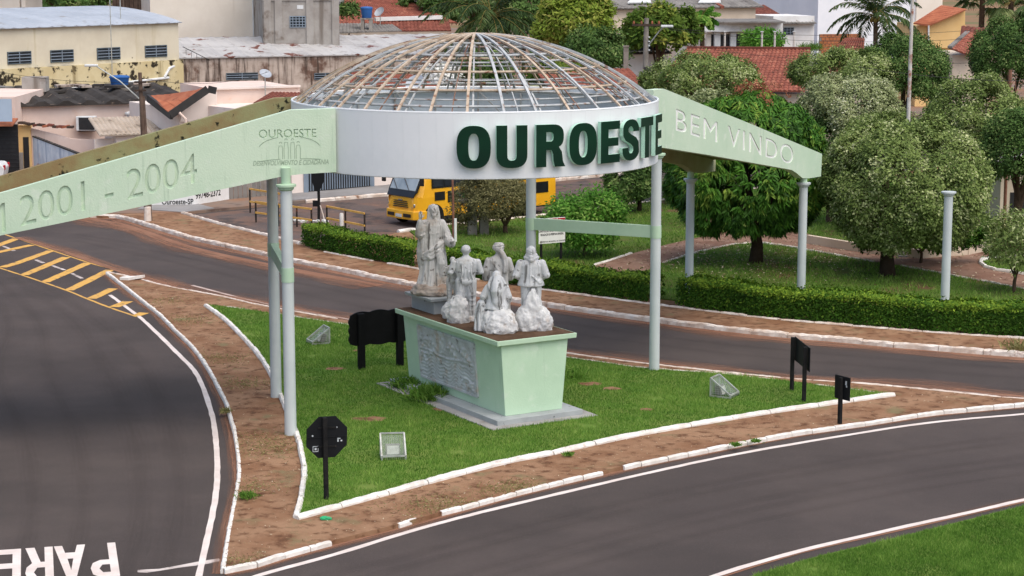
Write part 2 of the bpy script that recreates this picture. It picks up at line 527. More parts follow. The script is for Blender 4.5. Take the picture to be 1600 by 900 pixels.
mat('pole_wood', '#6d5b50', '#55463d', 2.0, 0.9, 0.5, 20, 0.1, streak=('#8a7a6c', 5.0, 0.56, 0.7))
mat('pole_rusty', '#cfcac4', '#b8b0a8', 2.0, 0.7, 0.2, 30, 0.2, stain=('#8f5540', 1.3, 0.5, 0.6))
mat('pole_rust_brown', '#8a6252', '#75503f', 2.0, 0.85, 0.2, 30, 0.2)
mat('terracotta', '#a5664a', '#8d543b', 2.0, 0.9)
mat('rubbish', '#e3e2df', '#c9c6c0', 9.0, 0.7)
mat('plastic_green', '#2fae72', '#26945f', 5.0, 0.4)
mat('coconut', '#8a7a3d', '#6d6030', 5.0, 0.8)

leaf_mat('leaf_oiti', '#43572a', '#7d8f4d', '#cdcf9f', 0.18)
leaf_mat('leaf_oiti_pale', '#55653b', '#98a170', '#dad9ba', 0.18)
leaf_mat('leaf_oiti_dark', '#2f4620', '#557238', '#98a566', 0.18)
leaf_mat('leaf_mango', '#284516', '#4a7828', '#8b9f42', 0.18, 0.5)
leaf_mat('leaf_hedge', '#1b310b', '#3b5f18', '#88a034', 0.12)
leaf_mat('leaf_bright', '#335c1c', '#5f9436', '#a3bf62', 0.35)
leaf_mat('leaf_olive', '#4a4a2c', '#74714a', '#a59d74', 0.25)
leaf_mat('leaf_yellow', '#4f6a24', '#85983a', '#b8ac60', 0.3)
leaf_mat('leaf_palm', '#2a3d22', '#4a6034', '#8b9560', 0.2, 0.4)
leaf_mat('leaf_mixed', '#3c5a22', '#667d30', '#b5b055', 0.3)
leaf_mat('leaf_flower', '#3f5a2a', '#e8e6e0', '#ffffff', 0.2)
leaf_mat('grass', '#3f6322', '#6b9239', '#a4bb62', 0.4, 0.7)
leaf_mat('grass_park', '#486a25', '#74983f', '#aabb68', 0.45, 0.6)
leaf_mat('grass_dry', '#6d6a3f', '#8f8a58', '#b3a67c', 0.3, 0.8)
leaf_mat('flower_rust', '#7a4a32', '#a86a50', '#c99078', 0.2)

# ------------------------------------------------------------------ ground, roads, islands
def W2(px, z=0.0):
    return [G(x, y, 0).xy.to_3d() + Vector((0, 0, z)) for x, y in px]
def smooth_line(pts, step=0.35):
    """Catmull-Rom through the points, resampled"""
    P = [Vector(p) for p in pts]
    P = [P[0] * 2 - P[1]] + P + [P[-1] * 2 - P[-2]]
    out = []
    for i in range(1, len(P) - 2):
        n = max(2, int((P[i + 1] - P[i]).length / step))
        for k in range(n):
            t = k / n
            a, b, c, d = P[i - 1], P[i], P[i + 1], P[i + 2]
            out.append(0.5 * ((2 * b) + (c - a) * t + (2 * a - 5 * b + 4 * c - d) * t * t + (3 * b - a - 3 * c + d) * t ** 3))
    out.append(P[-2])
    return out
def slab(name, pts, z0, z1, m, kind='structure'):
    b = MB()
    b.prism([(p[0], p[1], z0) for p in pts], (0, 0, z1 - z0))
    o = b.build(name, m)
    return tag(o, kind=kind)
def ribbon_mesh(name, pts, width, z, m, jitter=0.0):
    V, Fs = [], []
    rr = random.Random(len(pts) * 7 + int(width * 100))
    for i, p in enumerate(pts):
        d = (pts[min(i + 1, len(pts) - 1)] - pts[max(i - 1, 0)])
        d.z = 0
        d.normalize()
        n = Vector((-d.y, d.x, 0))
        a, c = (width / 2 + rr.uniform(-jitter, jitter)), (width / 2 + rr.uniform(-jitter, jitter))
        V += [(p.x + n.x * a, p.y + n.y * a, z), (p.x - n.x * c, p.y - n.y * c, z)]
    for i in range(len(pts) - 1):
        Fs.append((2 * i + 1, 2 * i + 3, 2 * i + 2, 2 * i))
    b = MB()
    b.add(V, Fs)
    return b

b = MB()
b.face([(-2500, -200, -0.06), (2500, -200, -0.06), (2500, 4200, -0.06), (-2500, 4200, -0.06)])
ground = tag(b.build('ground', 'earth_far'), kind='structure')
b = MB()
b.face([(-70, 12, 0), (75, 12, 0), (75, 150, 0), (-70, 150, 0)])
road = tag(b.build('road', 'asphalt'), kind='structure')

ISL_LEFT = [(167, 429), (195, 451), (225, 475), (250, 495), (275, 520), (305, 550), (327, 582), (342, 610), (355, 637), (362, 662), (367, 680), (372, 712), (374, 745), (370, 775), (362, 815), (355, 855), (349, 897)]
ISL_FRONT = [(349, 897), (400, 887), (450, 871), (517, 853), (622, 826), (715, 800), (800, 777), (885, 756), (1000, 729), (1120, 705), (1240, 682), (1345, 667), (1445, 651), (1515, 644), (1600, 636), (1690, 628)]
ISL_BACK = [(1690, 628), (1600, 629), (1475, 617), (1362, 606), (1200, 594), (1015, 574), (885, 557), (640, 521), (545, 506), (400, 480), (350, 468), (260, 451), (210, 438), (167, 429)]
LAWN_L = [(321, 483), (345, 500), (370, 523), (400, 556), (420, 585), (436, 620), (455, 664), (466, 692), (472, 720), (476, 745), (471, 785), (463, 817)]
LAWN_F = [(463, 819), (575, 788), (650, 767), (725, 747), (800, 728), (880, 713), (970, 692), (1150, 660), (1250, 645), (1396, 624)]
LAWN_B = [(1396, 624), (1300, 612), (1200, 599), (1100, 589), (1010, 583), (905, 568), (800, 553), (640, 531), (545, 514), (450, 500), (400, 492), (340, 484), (321, 483)]
isl = smooth_line(W2(ISL_LEFT)) + smooth_line(W2(ISL_FRONT))[1:] + smooth_line(W2(ISL_BACK))[1:-1]
slab('traffic_island_ground', isl, -0.05, 0.10, 'earth')
lawn_poly = smooth_line(W2(LAWN_L)) + smooth_line(W2(LAWN_F))[1:] + smooth_line(W2(LAWN_B))[1:-1]
slab('island_lawn', lawn_poly, 0.05, 0.14, 'lawn_soil')

FAR_KERB = [(60, 326), (142, 340), (185, 341), (200, 345), (250, 360), (300, 375), (332, 382), (419, 401), (457, 410), (540, 426), (630, 445), (720, 459), (800, 472), (860, 481), (925, 490), (987, 499), (1070, 510), (1200, 525), (1325, 536), (1407, 544), (1485, 550), (1590, 558), (1720, 566)]
BUS_NEAR = [(1800, 225), (1200, 296), (970, 325), (820, 344), (690, 357), (622, 367), (590, 373), (540, 380), (470, 384), (400, 367), (342, 354), (285, 337)]
park = smooth_line(W2(FAR_KERB)) + W2(BUS_NEAR)
slab('roadside_verge', park, -0.05, 0.10, 'earth')
TOWN = [(-300, 262), (60, 326), (142, 338), (285, 336), (395, 325), (477, 317), (603, 307), (750, 295), (950, 275), (1200, 250), (1800, 190), (1800, 45), (-300, 45)]
slab('town_ground', W2(TOWN), -0.05, 0.12, 'town_ground')
b = MB()
b.prism(W2([(440, 319), (456, 305), (482, 302), (578, 293), (608, 290), (720, 279), (1200, 238), (1200, 249), (950, 274), (750, 294), (603, 306), (477, 316)], 0.1), (0, 0, 0.06))
tag(b.build('pavement', 'pavement_concrete'), kind='structure')
b = MB()
b.prism(W2([(235, 322), (306, 322), (335, 330), (285, 336), (215, 331)], 0.1), (0, 0, 0.045))
tag(b.build('pavement', 'pavement_concrete'), kind='structure')
b = MB()
b.face([p + Vector((0, 0, 0.006)) for p in W2([(300, 336), (395, 327), (477, 318), (603, 308), (950, 276), (1000, 300), (970, 324), (820, 343), (690, 356), (622, 366), (590, 372), (540, 379), (470, 382), (400, 365), (342, 352)])])
tag(b.build('side_street', 'old_asphalt'), kind='structure')

HEDGE_LINE = [(470, 387), (507, 397), (550, 405), (587, 412), (645, 422), (700, 433), (780, 446), (860, 458), (950, 470), (1032, 481), (1105, 490), (1212, 503), (1307, 511), (1450, 523), (1582, 532), (1720, 541)]
hl = smooth_line(W2(HEDGE_LINE), 0.5)
PARK_L = [p + Vector((0, 1.1, 0)) for p in hl if p.x > -3.2]
park_lawn = PARK_L + W2([(1800, 300), (1500, 270), (1200, 297), (1010, 321), (970, 326), (820, 345), (690, 358), (640, 366), (655, 378)])
slab('park_lawn', park_lawn, 0.05, 0.14, 'park_soil')
PATH = [(900, 438), (927, 421), (987, 402), (1045, 387), (1125, 369), (1180, 358), (1265, 372), (1360, 388), (1410, 396), (1465, 397), (1550, 384), (1680, 360), (1680, 395), (1600, 404), (1535, 412), (1542, 425), (1577, 432), (1680, 448), (1680, 478), (1600, 458), (1545, 447), (1490, 437), (1407, 421), (1365, 415), (1265, 397), (1200, 386), (1155, 386), (1090, 400), (1035, 417), (1000, 434), (960, 445)]
path_w = W2(PATH)
b = MB()
b.face([(p.x, p.y, 0.146) for p in path_w][::-1])
o = tag(b.build('path', 'path_earth'), kind='structure')
if o.data.polygons[0].normal.z < 0: o.data.flip_normals()

FRONT_LAWN = [(1180, 903), (1280, 874), (1400, 845), (1500, 820), (1600, 795), (1760, 760), (1900, 900), (1500, 1100), (1050, 1000), (1100, 935)]
front_poly = smooth_line(W2(FRONT_LAWN[:6])) + W2(FRONT_LAWN[6:])
slab('front_lawn', front_poly, -0.05, 0.07, 'lawn_soil')

# ---- painted markings: parts of the road
def line(px, w, name='edge_line', m='line_white', z=0.006, jit=0.008):
    o = ribbon_mesh(name, smooth_line(W2(px)), w, z, m, jit).build(name, m, road)
    return o
EDGE_L = [(155, 450), (172, 461), (212, 491), (220, 497), (250, 525), (275, 550), (300, 575), (315, 600), (328, 637), (335, 668), (339, 712), (339, 750), (335, 787), (322, 850), (310, 902), (296, 950)]
line(EDGE_L[2:], 0.13)
line(EDGE_L[1:3], 0.13, z=0.005)
line([(340, 925), (405, 899), (525, 866), (625, 835), (700, 814), (800, 789), (1000, 742), (1150, 710), (1300, 684), (1450, 661), (1600, 647), (1700, 638)], 0.15)
line([(300, 446), (400, 471), (545, 499), (640, 514), (885, 551), (1015, 568), (1200, 589), (1400, 605), (1600, 620), (1740, 632)], 0.13)
line([(1050, 930), (1120, 900), (1250, 862), (1400, 827), (1500, 805), (1600, 782), (1740, 752)], 0.15, m='line_white', z=.018)
line([(215, 893), (250, 890), (345, 875)], 0.16, 'stop_line', 'line_worn', z=0.004, jit=0.04)
Y_UP = [(-60, 345), (15, 369), (80, 391), (140, 411), (176, 421)]
Y_LO = [(-60, 401), (0, 419), (92, 449.5), (140, 468.5), (175, 482), (214, 495)]
line(Y_UP, 0.09, 'hatch_border', 'line_yellow')
line(Y_LO, 0.10, 'hatch_border', 'line_yellow')
for q in ([(-30, 400), (50, 383)], [(-8, 385.5), (26, 373)], [(4, 418), (30, 410), (80, 392)], [(37, 430), (104, 402)], [(70, 441), (138, 411)], [(107, 454), (172, 422)], [(143, 467), (177, 451)], [(178, 480), (200, 471)], [(212, 493.5), (226, 489)]):
    line(q, 0.36, 'hatch_stripe', 'line_yellow', z=0.010, jit=0.015)
for q in ([(3, 384), (22, 392)], [(56, 406), (68, 411)], [(82, 415), (101, 422)], [(112, 427), (128, 435)]):
    line(q, 0.13, 'lane_dash', 'line_worn', z=0.004, jit=0.02)

# PARE painted across the left lane, to be read from the far side
pB = G(180, 848)
pE = G(0, 860)
rdir = (pE - pB).normalized()                     # reading direction runs to the left of the picture
udir = Vector((0, 0, 1)).cross(rdir)
if udir.y > 0: udir = -udir
LET = {
 'P': [[(0, 0), (.2, 0), (.2, .5), (.42, .5), (.6, .58), (.66, .72), (.62, .9), (.45, 1), (0, 1)], [(.2, .64), (.2, .86), (.38, .86), (.46, .75), (.38, .64)]],
 'A': [[(0, 0), (.2, 0), (.26, .22), (.5, .22), (.56, 0), (.76, 0), (.48, 1), (.28, 1)], [(.31, .4), (.38, .74), (.45, .4)]],
 'R': [[(0, 0), (.2, 0), (.2, .44), (.3, .44), (.44, 0), (.66, 0), (.5, .46), (.63, .58), (.66, .74), (.6, .92), (.45, 1), (0, 1)], [(.2, .6), (.2, .86), (.38, .86), (.46, .73), (.38, .6)]],
 'E': [[(0, 0), (.62, 0), (.62, .15), (.2, .15), (.2, .42), (.5, .42), (.5, .57), (.2, .57), (.2, .85), (.62, .85), (.62, 1), (0, 1)]]}
def poly_with_hole(loops, P0, ax, ay, z):
    """flat letter with its counter, triangulated"""
    bm = bmesh.new()
    es = []
    for lp in loops:
        vs = [bm.verts.new((P0 + ax * x + ay * y).xy.to_3d() + Vector((0, 0, z))) for x, y in lp]
        es += [bm.edges.new((vs[i], vs[(i + 1) % len(vs)])) for i in range(len(vs))]
    bmesh.ops.triangle_fill(bm, edges=es, use_beauty=True)
    bm.normal_update()
    for f in bm.faces:
        if f.normal.z < 0: f.normal_flip()
    me = bpy.data.meshes.new('painted_letter')
    bm.to_mesh(me)
    bm.free()
    return me
for i, ch in enumerate('PARE'):
    me = poly_with_hole(LET[ch], pB + rdir * (0.595 * i + (-0.02 if ch == 'A' else 0)), rdir * 0.78, udir * 2.2, 0.008)
    me.materials.append(MATS['line_white'])
    link('painted_letter', me, road)

# ---- red dust swept along the kerbs
def dust_mat():
    m = bpy.data.materials.new('road_dust')
    m.use_nodes = True
    N, L = m.node_tree.nodes, m.node_tree.links
    bs = N['Principled BSDF']
    bs.inputs['Roughness'].default_value = 0.95
    bs.inputs['Specular IOR Level'].default_value = 0.1
    uv = N.new('ShaderNodeUVMap')
    uv.uv_map = 'UVMap'
    mp = N.new('ShaderNodeMapping')
    mp.inputs['Scale'].default_value = (0.22, 5.0, 1)
    L.new(uv.outputs[0], mp.inputs[0])
    n = N.new('ShaderNodeTexNoise')
    n.inputs['Scale'].default_value = 1.6
    n.inputs['Detail'].default_value = 8
    n.inputs['Roughness'].default_value = 0.7
    L.new(mp.outputs[0], n.inputs['Vector'])
    sp = N.new('ShaderNodeSeparateXYZ')
    L.new(uv.outputs[0], sp.inputs[0])
    f = N.new('ShaderNodeMapRange')          # v = 1 at the kerb, 0 out in the lane
    f.inputs[3].default_value = -0.42
    f.inputs[4].default_value = 0.30
    L.new(sp.outputs[1], f.inputs[0])
    ad = N.new('ShaderNodeMath')
    L.new(n.outputs[0], ad.inputs[0])
    L.new(f.outputs[0], ad.inputs[1])
    r = N.new('ShaderNodeMapRange')
    r.inputs[1].default_value = 0.36
    r.inputs[2].default_value = 0.72
    r.inputs[4].default_value = 0.85
    L.new(ad.outputs[0], r.inputs[0])
    L.new(r.outputs[0], bs.inputs['Alpha'])
    n2 = N.new('ShaderNodeTexNoise')
    n2.inputs['Scale'].default_value = 0.8
    cr = N.new('ShaderNodeValToRGB')
    cr.color_ramp.elements[0].color = hexc('#7d5643')
    cr.color_ramp.elements[1].color = hexc('#a07a64')
    L.new(uv.outputs[0], n2.inputs['Vector'])
    L.new(n2.outputs[0], cr.inputs[0])
    L.new(cr.outputs[0], bs.inputs['Base Color'])
    MATS['road_dust'] = m
dust_mat()
def dust(px, width, side, z, m='road_dust'):
    pts = smooth_line(W2(px), 0.8)
    me = bpy.data.meshes.new('road_dust')
    V, Fs, UV = [], [], []
    s = 0
    for i, p in enumerate(pts):
        d = (pts[min(i + 1, len(pts) - 1)] - pts[max(i - 1, 0)]).normalized()
        n = Vector((-d.y, d.x, 0)) * side
        w = width * (0.8 + 0.4 * mnoise.noise((s * 0.15, 3.1, side)))
        if i: s += (p - pts[i - 1]).length
        V += [(p.x, p.y, z), (p.x + n.x * w, p.y + n.y * w, z)]
        UV += [(s, 1.0), (s, 0.0)]
    for i in range(len(pts) - 1):
        Fs.append((2 * i, 2 * i + 1, 2 * i + 3, 2 * i + 2) if side < 0 else (2 * i, 2 * i + 2, 2 * i + 3, 2 * i + 1))
    me.from_pydata(V, [], Fs)
    ul = me.uv_layers.new(name='UVMap')
    for lp in me.loops: ul.data[lp.index].uv = UV[lp.vertex_index]
    me.materials.append(MATS[m])
    me.update()
    if me.polygons[0].normal.z < 0: me.flip_normals()
    link(m, me, road)
def tyre_mat():
    m = MATS['road_dust'].copy()
    m.name = 'tyre_track'
    N = m.node_tree.nodes
    for n in N:
        if n.type == 'VALTORGB':
            n.color_ramp.elements[0].color = hexc('#38302e')
            n.color_ramp.elements[1].color = hexc('#4a4240')
        if n.type == 'MAP_RANGE' and abs(n.inputs[1].default_value - .36) < .01:
            n.inputs[4].default_value = .11
        if n.type == 'MAP_RANGE' and abs(n.inputs[3].default_value + .42) < .01:
            n.inputs[3].default_value = -.25
            n.inputs[4].default_value = .15
    MATS['tyre_track'] = m
tyre_mat()
FRM = [(200, 990), (420, 925), (640, 868), (850, 815), (1080, 762), (1300, 722), (1500, 692), (1720, 668)]
for off, wd in ((0, .5), (14, .45), (46, .5), (62, .45), (84, .35)):
    dust([(x, y + off * (y / 800.) ** 2) for x, y in FRM], wd, 1, .003, 'tyre_track')
    dust([(x, y + off * (y / 800.) ** 2) for x, y in FRM], wd, -1, .003, 'tyre_track')
for off, wd in ((0, .6), (60, .6), (150, .5), (230, .5)):
    for sd_ in (1, -1):
        dust([(40 - off * .3, 430 + off * .05), (150 - off * .6, 500 + off * .02), (225 - off, 580), (268 - off, 680), (280 - off, 780), (262 - off, 880), (225 - off, 980)], wd, sd_, .003, 'tyre_track')
for off, wd in ((0, .5), (14, .5), (34, .5)):
    for sd_ in (1, -1):
        dust([(120, 366 + off * .3), (300, 396 + off * .6), (500, 438 + off * .8), (800, 492 + off), (1100, 534 + off), (1400, 562 + off), (1700, 584 + off)], wd, sd_, .003, 'tyre_track')
dust(FAR_KERB[1:], 2.0, -1, 0.012)
dust([(x, y) for x, y in ISL_BACK], 2.6, -1, 0.014)
dust(ISL_LEFT, 0.5, -1, 0.012)
dust(ISL_FRONT, 0.45, -1, 0.012)
dust([(100, 334), (200, 352), (300, 385), (420, 412), (600, 446)], 2.6, -1, 0.016)
dust([(20, 372), (90, 393), (180, 424), (260, 449)], 1.5, 1, 0.018)
dust([(1760, 748), (1600, 786), (1500, 809), (1400, 832), (1250, 866), (1120, 906)], 0.5, -1, 0.012)

# ------------------------------------------------------------------ kerbs: every stone a piece of its own
def kerb_stone_mesh(name, m, seed, rough):
    rr = random.Random(seed)
    b = MB()
    n = 9
    vs = []
    for i in range(n):
        x = -0.5 + i / (n - 1)
        j = lambda a: rr.uniform(-a, a) * rough
        e = 0.06 if i in (0, n - 1) else 0
        vs += [(x, -0.5, 0), (x, -0.5 + j(.12), 0.72 - e + j(.1)), (x, -0.30 + j(.1), 1 - e + j(.06)), (x, 0.30 + j(.1), 1 - e + j(.06)), (x, 0.5 + j(.12), 0.72 - e + j(.1)), (x, 0.5, 0)]
    fs = []
    for i in range(n - 1):
        for k in range(5):
            fs.append((i * 6 + k, (i + 1) * 6 + k, (i + 1) * 6 + k + 1, i * 6 + k + 1))
    fs += [tuple(range(6)), tuple(range(6 * n - 1, 6 * n - 7, -1))]
    b.add(vs, fs)
    return b.mesh(name, m)
STONES = {m: [kerb_stone_mesh('kerb_stone', m, i, r) for i in range(5)] for m, r in (('kerb_white', 0.5), ('kerb_worn', 1.0))}
def kerb(px, w, h, seg, m, gaps=(), name='kerb', z0=0.0, pts=None, missing=0.0, seed=1):
    rr = random.Random(seed)
    pts = smooth_line(pts if pts else W2(px), 0.1)
    e = empty(name, (0, 0, 0), kind='structure')
    acc, start = 0.0, pts[0]
    L = rr.uniform(0.8, 1.2) * seg
    for i in range(1, len(pts)):
        acc += (pts[i] - pts[i - 1]).length
        if acc >= L or i == len(pts) - 1:
            a, c = start, pts[i]
            d = c - a
            if d.length > 0.15 and rr.random() >= missing:
                mid = (a + c) / 2
                link('kerb_stone', rr.choice(STONES[m]), e, (mid.x, mid.y, z0 + rr.uniform(-0.012, 0.008)), (rr.uniform(-.03, .03), 0, math.atan2(d.y, d.x) + rr.uniform(-.012, .012)), (d.length - rr.uniform(0.008, 0.03), w * rr.uniform(.92, 1.06), h))
            start, acc = c, 0.0
            L = rr.uniform(0.8, 1.2) * seg
    return e
kerb(ISL_LEFT, 0.10, 0.115, 0.42, 'kerb_white', seed=2)
kerb(ISL_FRONT[:4], 0.10, 0.115, 0.7, 'kerb_white', seed=3)
kerb([(622, 826), (662, 813), (715, 800), (800, 777), (885, 756), (1000, 729)], 0.085, 0.112, 0.5, 'kerb_white', seed=4, missing=0.06)
kerb(ISL_FRONT[8:], 0.10, 0.12, 0.7, 'kerb_white', seed=5, missing=.04)
kerb(ISL_BACK, 0.10, 0.12, 0.9, 'kerb_worn', seed=6, missing=0.05)
kerb(LAWN_L, 0.13, 0.20, 1.1, 'kerb_white', seed=7)
kerb(LAWN_F, 0.16, 0.20, 1.3, 'kerb_white', seed=8)
kerb(LAWN_B, 0.09, 0.155, 1.1, 'kerb_worn', seed=9, missing=0.15)
kerb(FAR_KERB[1:], 0.17, 0.17, 1.1, 'kerb_worn', seed=10)
kerb([(285, 337), (342, 354), (400, 368), (470, 386)], 0.15, 0.2, 1.2, 'kerb_worn', seed=11)
kerb(None, 0.12, 0.15, 1.0, 'kerb_worn', seed=12, pts=[p + Vector((0, -0.12, 0)) for p in hl[4::3]], missing=0.12)
kerb([(622, 367), (648, 364)], 0.2, 0.22, 1.0, 'kerb_white', seed=13)
kerb([(688, 357), (730, 353), (820, 344), (970, 325), (1200, 296)], 0.14, 0.18, 1.2, 'kerb_worn', seed=14)
kerb([(927, 421), (987, 402)], 0.12, 0.2, 1.2, 'kerb_white', seed=15)
kerb([(1035, 417), (1090, 400), (1155, 386), (1200, 386), (1265, 397), (1365, 415)], 0.1, 0.19, 1.2, 'kerb_worn', seed=16)
kerb([(1407, 421), (1490, 437), (1545, 447), (1600, 458)], 0.1, 0.19, 1.2, 'kerb_worn', seed=17)
kerb([(1600, 404), (1535, 412), (1542, 425), (1577, 432), (1610, 437)], 0.14, 0.24, 0.8, 'kerb_white', seed=18)
kerb([(477, 317), (603, 307), (750, 295), (950, 275), (1100, 260)], 0.15, 0.17, 1.4, 'kerb_worn', seed=19)

# ------------------------------------------------------------------ grass
def grass(name, poly, n, hgt, wid, z, m, label, seed, avoid=(), clump=0.0, bare=0.72):
    r = np.random.default_rng(seed)
    q = scatter(poly, n, r, avoid)
    ph = r.uniform(0, 6, 8)
    f = np.sin(q[:, 0] * 1.3 + ph[0]) * np.sin(q[:, 1] * 1.1 + ph[1]) + 0.7 * np.sin(q[:, 0] * 3.1 + q[:, 1] * 2.3 + ph[2]) * np.sin(q[:, 1] * 2.9 - q[:, 0] * 1.4 + ph[3]) + 0.4 * np.sin(q[:, 0] * 7 + ph[4]) * np.sin(q[:, 1] * 6.3 + ph[5])
    keep = f < 2.1 * bare + 0.0 * q[:, 0]
    q, f = q[keep], f[keep]
    n = len(q)
    a = r.uniform(0, 2 * np.pi, n)
    hh = hgt * r.uniform(0.5, 1.25, n) * (1 + 0.25 * f)
    lean = r.normal(0, 0.45, (n, 2)) * hh[:, None]
    dx = np.stack([np.cos(a), np.sin(a), 0 * a], 1) * (wid * r.uniform(.6, 1.3, n))[:, None] / 2
    P = np.column_stack([q, np.full(n, z)])
    V = np.stack([P - dx, P + dx, P + np.column_stack([lean, hh])], 1).reshape(-1, 3)
    t = np.clip(0.42 + 0.16 * r.normal(size=n) + 0.19 * f, 0, 1)
    me = np_mesh(name, V, np.arange(n * 3).reshape(-1, 3), np.repeat(t, 3), m)
    o = link(name, me)
    return tag(o, label, 'grass', kind='stuff')
ped_foot = [(-0.74 + x * .86 - y * .51, 49.65 + x * .51 + y * .86) for x, y in ((-1.5, -3.06), (1.5, -3.06), (1.5, 3.06), (-1.5, 3.06))]
# ------------------------------------------------------------------ the gateway: ring, dome and two sloping wings on columns
CEN = Vector((-0.918, 49.67, 0))
RR, ZB, ZT = 4.56, 6.30, 7.78
gate = empty('gateway_monument', CEN, label='pale green welcome gateway with white name ring and bare dome over the traffic island', cat='gateway')
def gp(name, b, m, parent=None, **k):
    return b.build(name, m, parent or gate, **k)

# ring: flat metal sheets, each its own piece
NP = 72
def ring_panel():
    b = MB()
    da = 2 * math.pi / NP
    g = 0.00012
    vs = []
    for a in (-da / 2 + g, -da / 4, 0, da / 4, da / 2 - g):
        for r in (RR - 0.05, RR):
            for z in (ZB, ZT):
                vs.append((r * math.cos(a), r * math.sin(a), z))
    n = 5
    for i in range(n - 1):
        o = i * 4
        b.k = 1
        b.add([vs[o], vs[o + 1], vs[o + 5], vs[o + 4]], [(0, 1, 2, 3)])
        b.k = 0
        b.add([vs[o + 2], vs[o + 3], vs[o + 7], vs[o + 6]], [(3, 2, 1, 0)])
        b.add([vs[o + 1], vs[o + 3], vs[o + 7], vs[o + 5]], [(0, 1, 2, 3)])
        b.add([vs[o], vs[o + 2], vs[o + 6], vs[o + 4]], [(3, 2, 1, 0)])
    b.add([vs[0], vs[1], vs[3], vs[2]], [(0, 1, 2, 3)])
    b.add([vs[16], vs[17], vs[19], vs[18]], [(3, 2, 1, 0)])
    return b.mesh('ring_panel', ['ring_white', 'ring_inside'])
pm = ring_panel()
for i in range(NP):
    link('ring_panel', pm, gate, (0, 0, 0), (0, 0, 2 * math.pi * (i + 0.5) / NP))
def ring_tube(r, z, rad, n=96):
    return MB().tube([(CEN.x + r * math.cos(2 * math.pi * i / n), CEN.y + r * math.sin(2 * math.pi * i / n), z) for i in range(n + 1)], rad, 6)
gp('ring_rim', ring_tube(RR - 0.02, ZT + 0.012, 0.028), 'ring_white', smooth=True)
gp('ring_rim', ring_tube(RR - 0.02, ZB - 0.006, 0.022), 'ring_white', smooth=True)
# framing inside the ring: uprights, two hoops and diagonals
gp('inner_hoop', ring_tube(RR - 0.10, ZT - 0.10, 0.035), 'steel_grey', smooth=True)
gp('inner_hoop', ring_tube(RR - 0.10, ZB + 0.15, 0.035), 'steel_grey', smooth=True)
def rp(r, a, z):
    return (CEN.x + r * math.cos(a), CEN.y + r * math.sin(a), z)
for i in range(24):
    a = 2 * math.pi * i / 24
    gp('upright', MB().bar(rp(RR - 0.10, a, ZB + 0.1), rp(RR - 0.10, a, ZT - 0.05), 0.04, 0.04, (math.cos(a), math.sin(a), 0)), 'steel_grey')
    if i % 2: continue
    a2 = a + 2 * math.pi / 24 * (0.85 if i % 2 else -0.85)
    gp('brace', MB().bar(rp(RR - 0.16, a, ZT - 0.08), rp(RR - 0.16, a2, ZB + 0.45), 0.035, 0.035), 'steel_grey')

# dome: curved ribs and hoops, cladding gone
DH, DA = 1.62, RR - 0.07
RHO = (DA * DA + DH * DH) / (2 * DH)
APEX = 9.40
def dz(r): return APEX - (RHO - math.sqrt(max(RHO * RHO - r * r, 0)))
rr = random.Random(5)
NR = 34
def rib_mesh(name, m, w, h, drop=0.0, r0=0.12, r1=None):
    b = MB()
    r1 = r1 or DA
    N_ = 16
    vs = []
    for i in range(N_ + 1):
        r = r0 + (r1 - r0) * i / N_
        t = math.asin(min(1, r / RHO))
        z = dz(r) - drop
        n = Vector((math.sin(t), 0, math.cos(t)))
        p = Vector((r, 0, z))
        for sy, sn in ((-1, -1), (1, -1), (1, 1), (-1, 1)):
            vs.append(p + Vector((0, sy * w / 2, 0)) + n * (sn * h / 2))
    fs = []
    for i in range(N_):
        for k in range(4):
            fs.append((i * 4 + k, i * 4 + (k + 1) % 4, (i + 1) * 4 + (k + 1) % 4, (i + 1) * 4 + k))
    fs += [(3, 2, 1, 0), (N_ * 4, N_ * 4 + 1, N_ * 4 + 2, N_ * 4 + 3)]
    b.add(vs, fs)
    return b.mesh(name, m)
rib_ms = {m: rib_mesh('rib', m, 0.062, 0.04) for m in ('steel_grey', 'rib_tan')}
rib_thin = {m: rib_mesh('rib', m, 0.022, 0.022, 0.10) for m in ('steel_grey', 'rib_rust', 'rib_tan')}
rib_under = rib_mesh('rib', 'steel_grey', 0.04, 0.03, 0.16, r0=0.6)
for i in range(NR):
    a = 2 * math.pi * (i + 0.35) / NR
    m = 'rib_tan' if rr.random() < 0.6 else 'steel_grey'
    link('rib', rib_ms[m], gate, (0, 0, 0), (0, 0, a + rr.uniform(-.012, .012)))
    if i % 2 == 0:
        link('rib', rib_thin[rr.choice(['steel_grey', 'rib_rust', 'rib_rust', 'rib_tan'])], gate, (0, 0, 0), (0, 0, a + math.pi / NR + rr.uniform(-.03, .03)))
    if i % 2 == 1:
        link('rib', rib_under, gate, (0, 0, 0), (0, 0, a + 0.035))
for r, drop, m, rad in ((1.35, 0.05, 'steel_grey', 0.026), (2.25, 0.06, 'steel_grey', 0.03), (2.32, 0.20, 'steel_grey', 0.024), (3.08, 0.06, 'rib_tan', 0.03), (3.75, 0.07, 'rib_tan', 0.03), (4.2, 0.10, 'steel_grey', 0.03), (3.15, .22, 'steel_grey', .02), (3.85, .22, 'steel_grey', .02)):
    gp('hoop', ring_tube(r, dz(r) - drop, rad), m, smooth=True)
gp('apex_plate', MB().lathe([(0.24, dz(0.2) - 0.03), (0.24, dz(0.2) + 0.01), (0.06, APEX + 0.03)], (CEN.x, CEN.y, 0), 16), 'rib_tan')
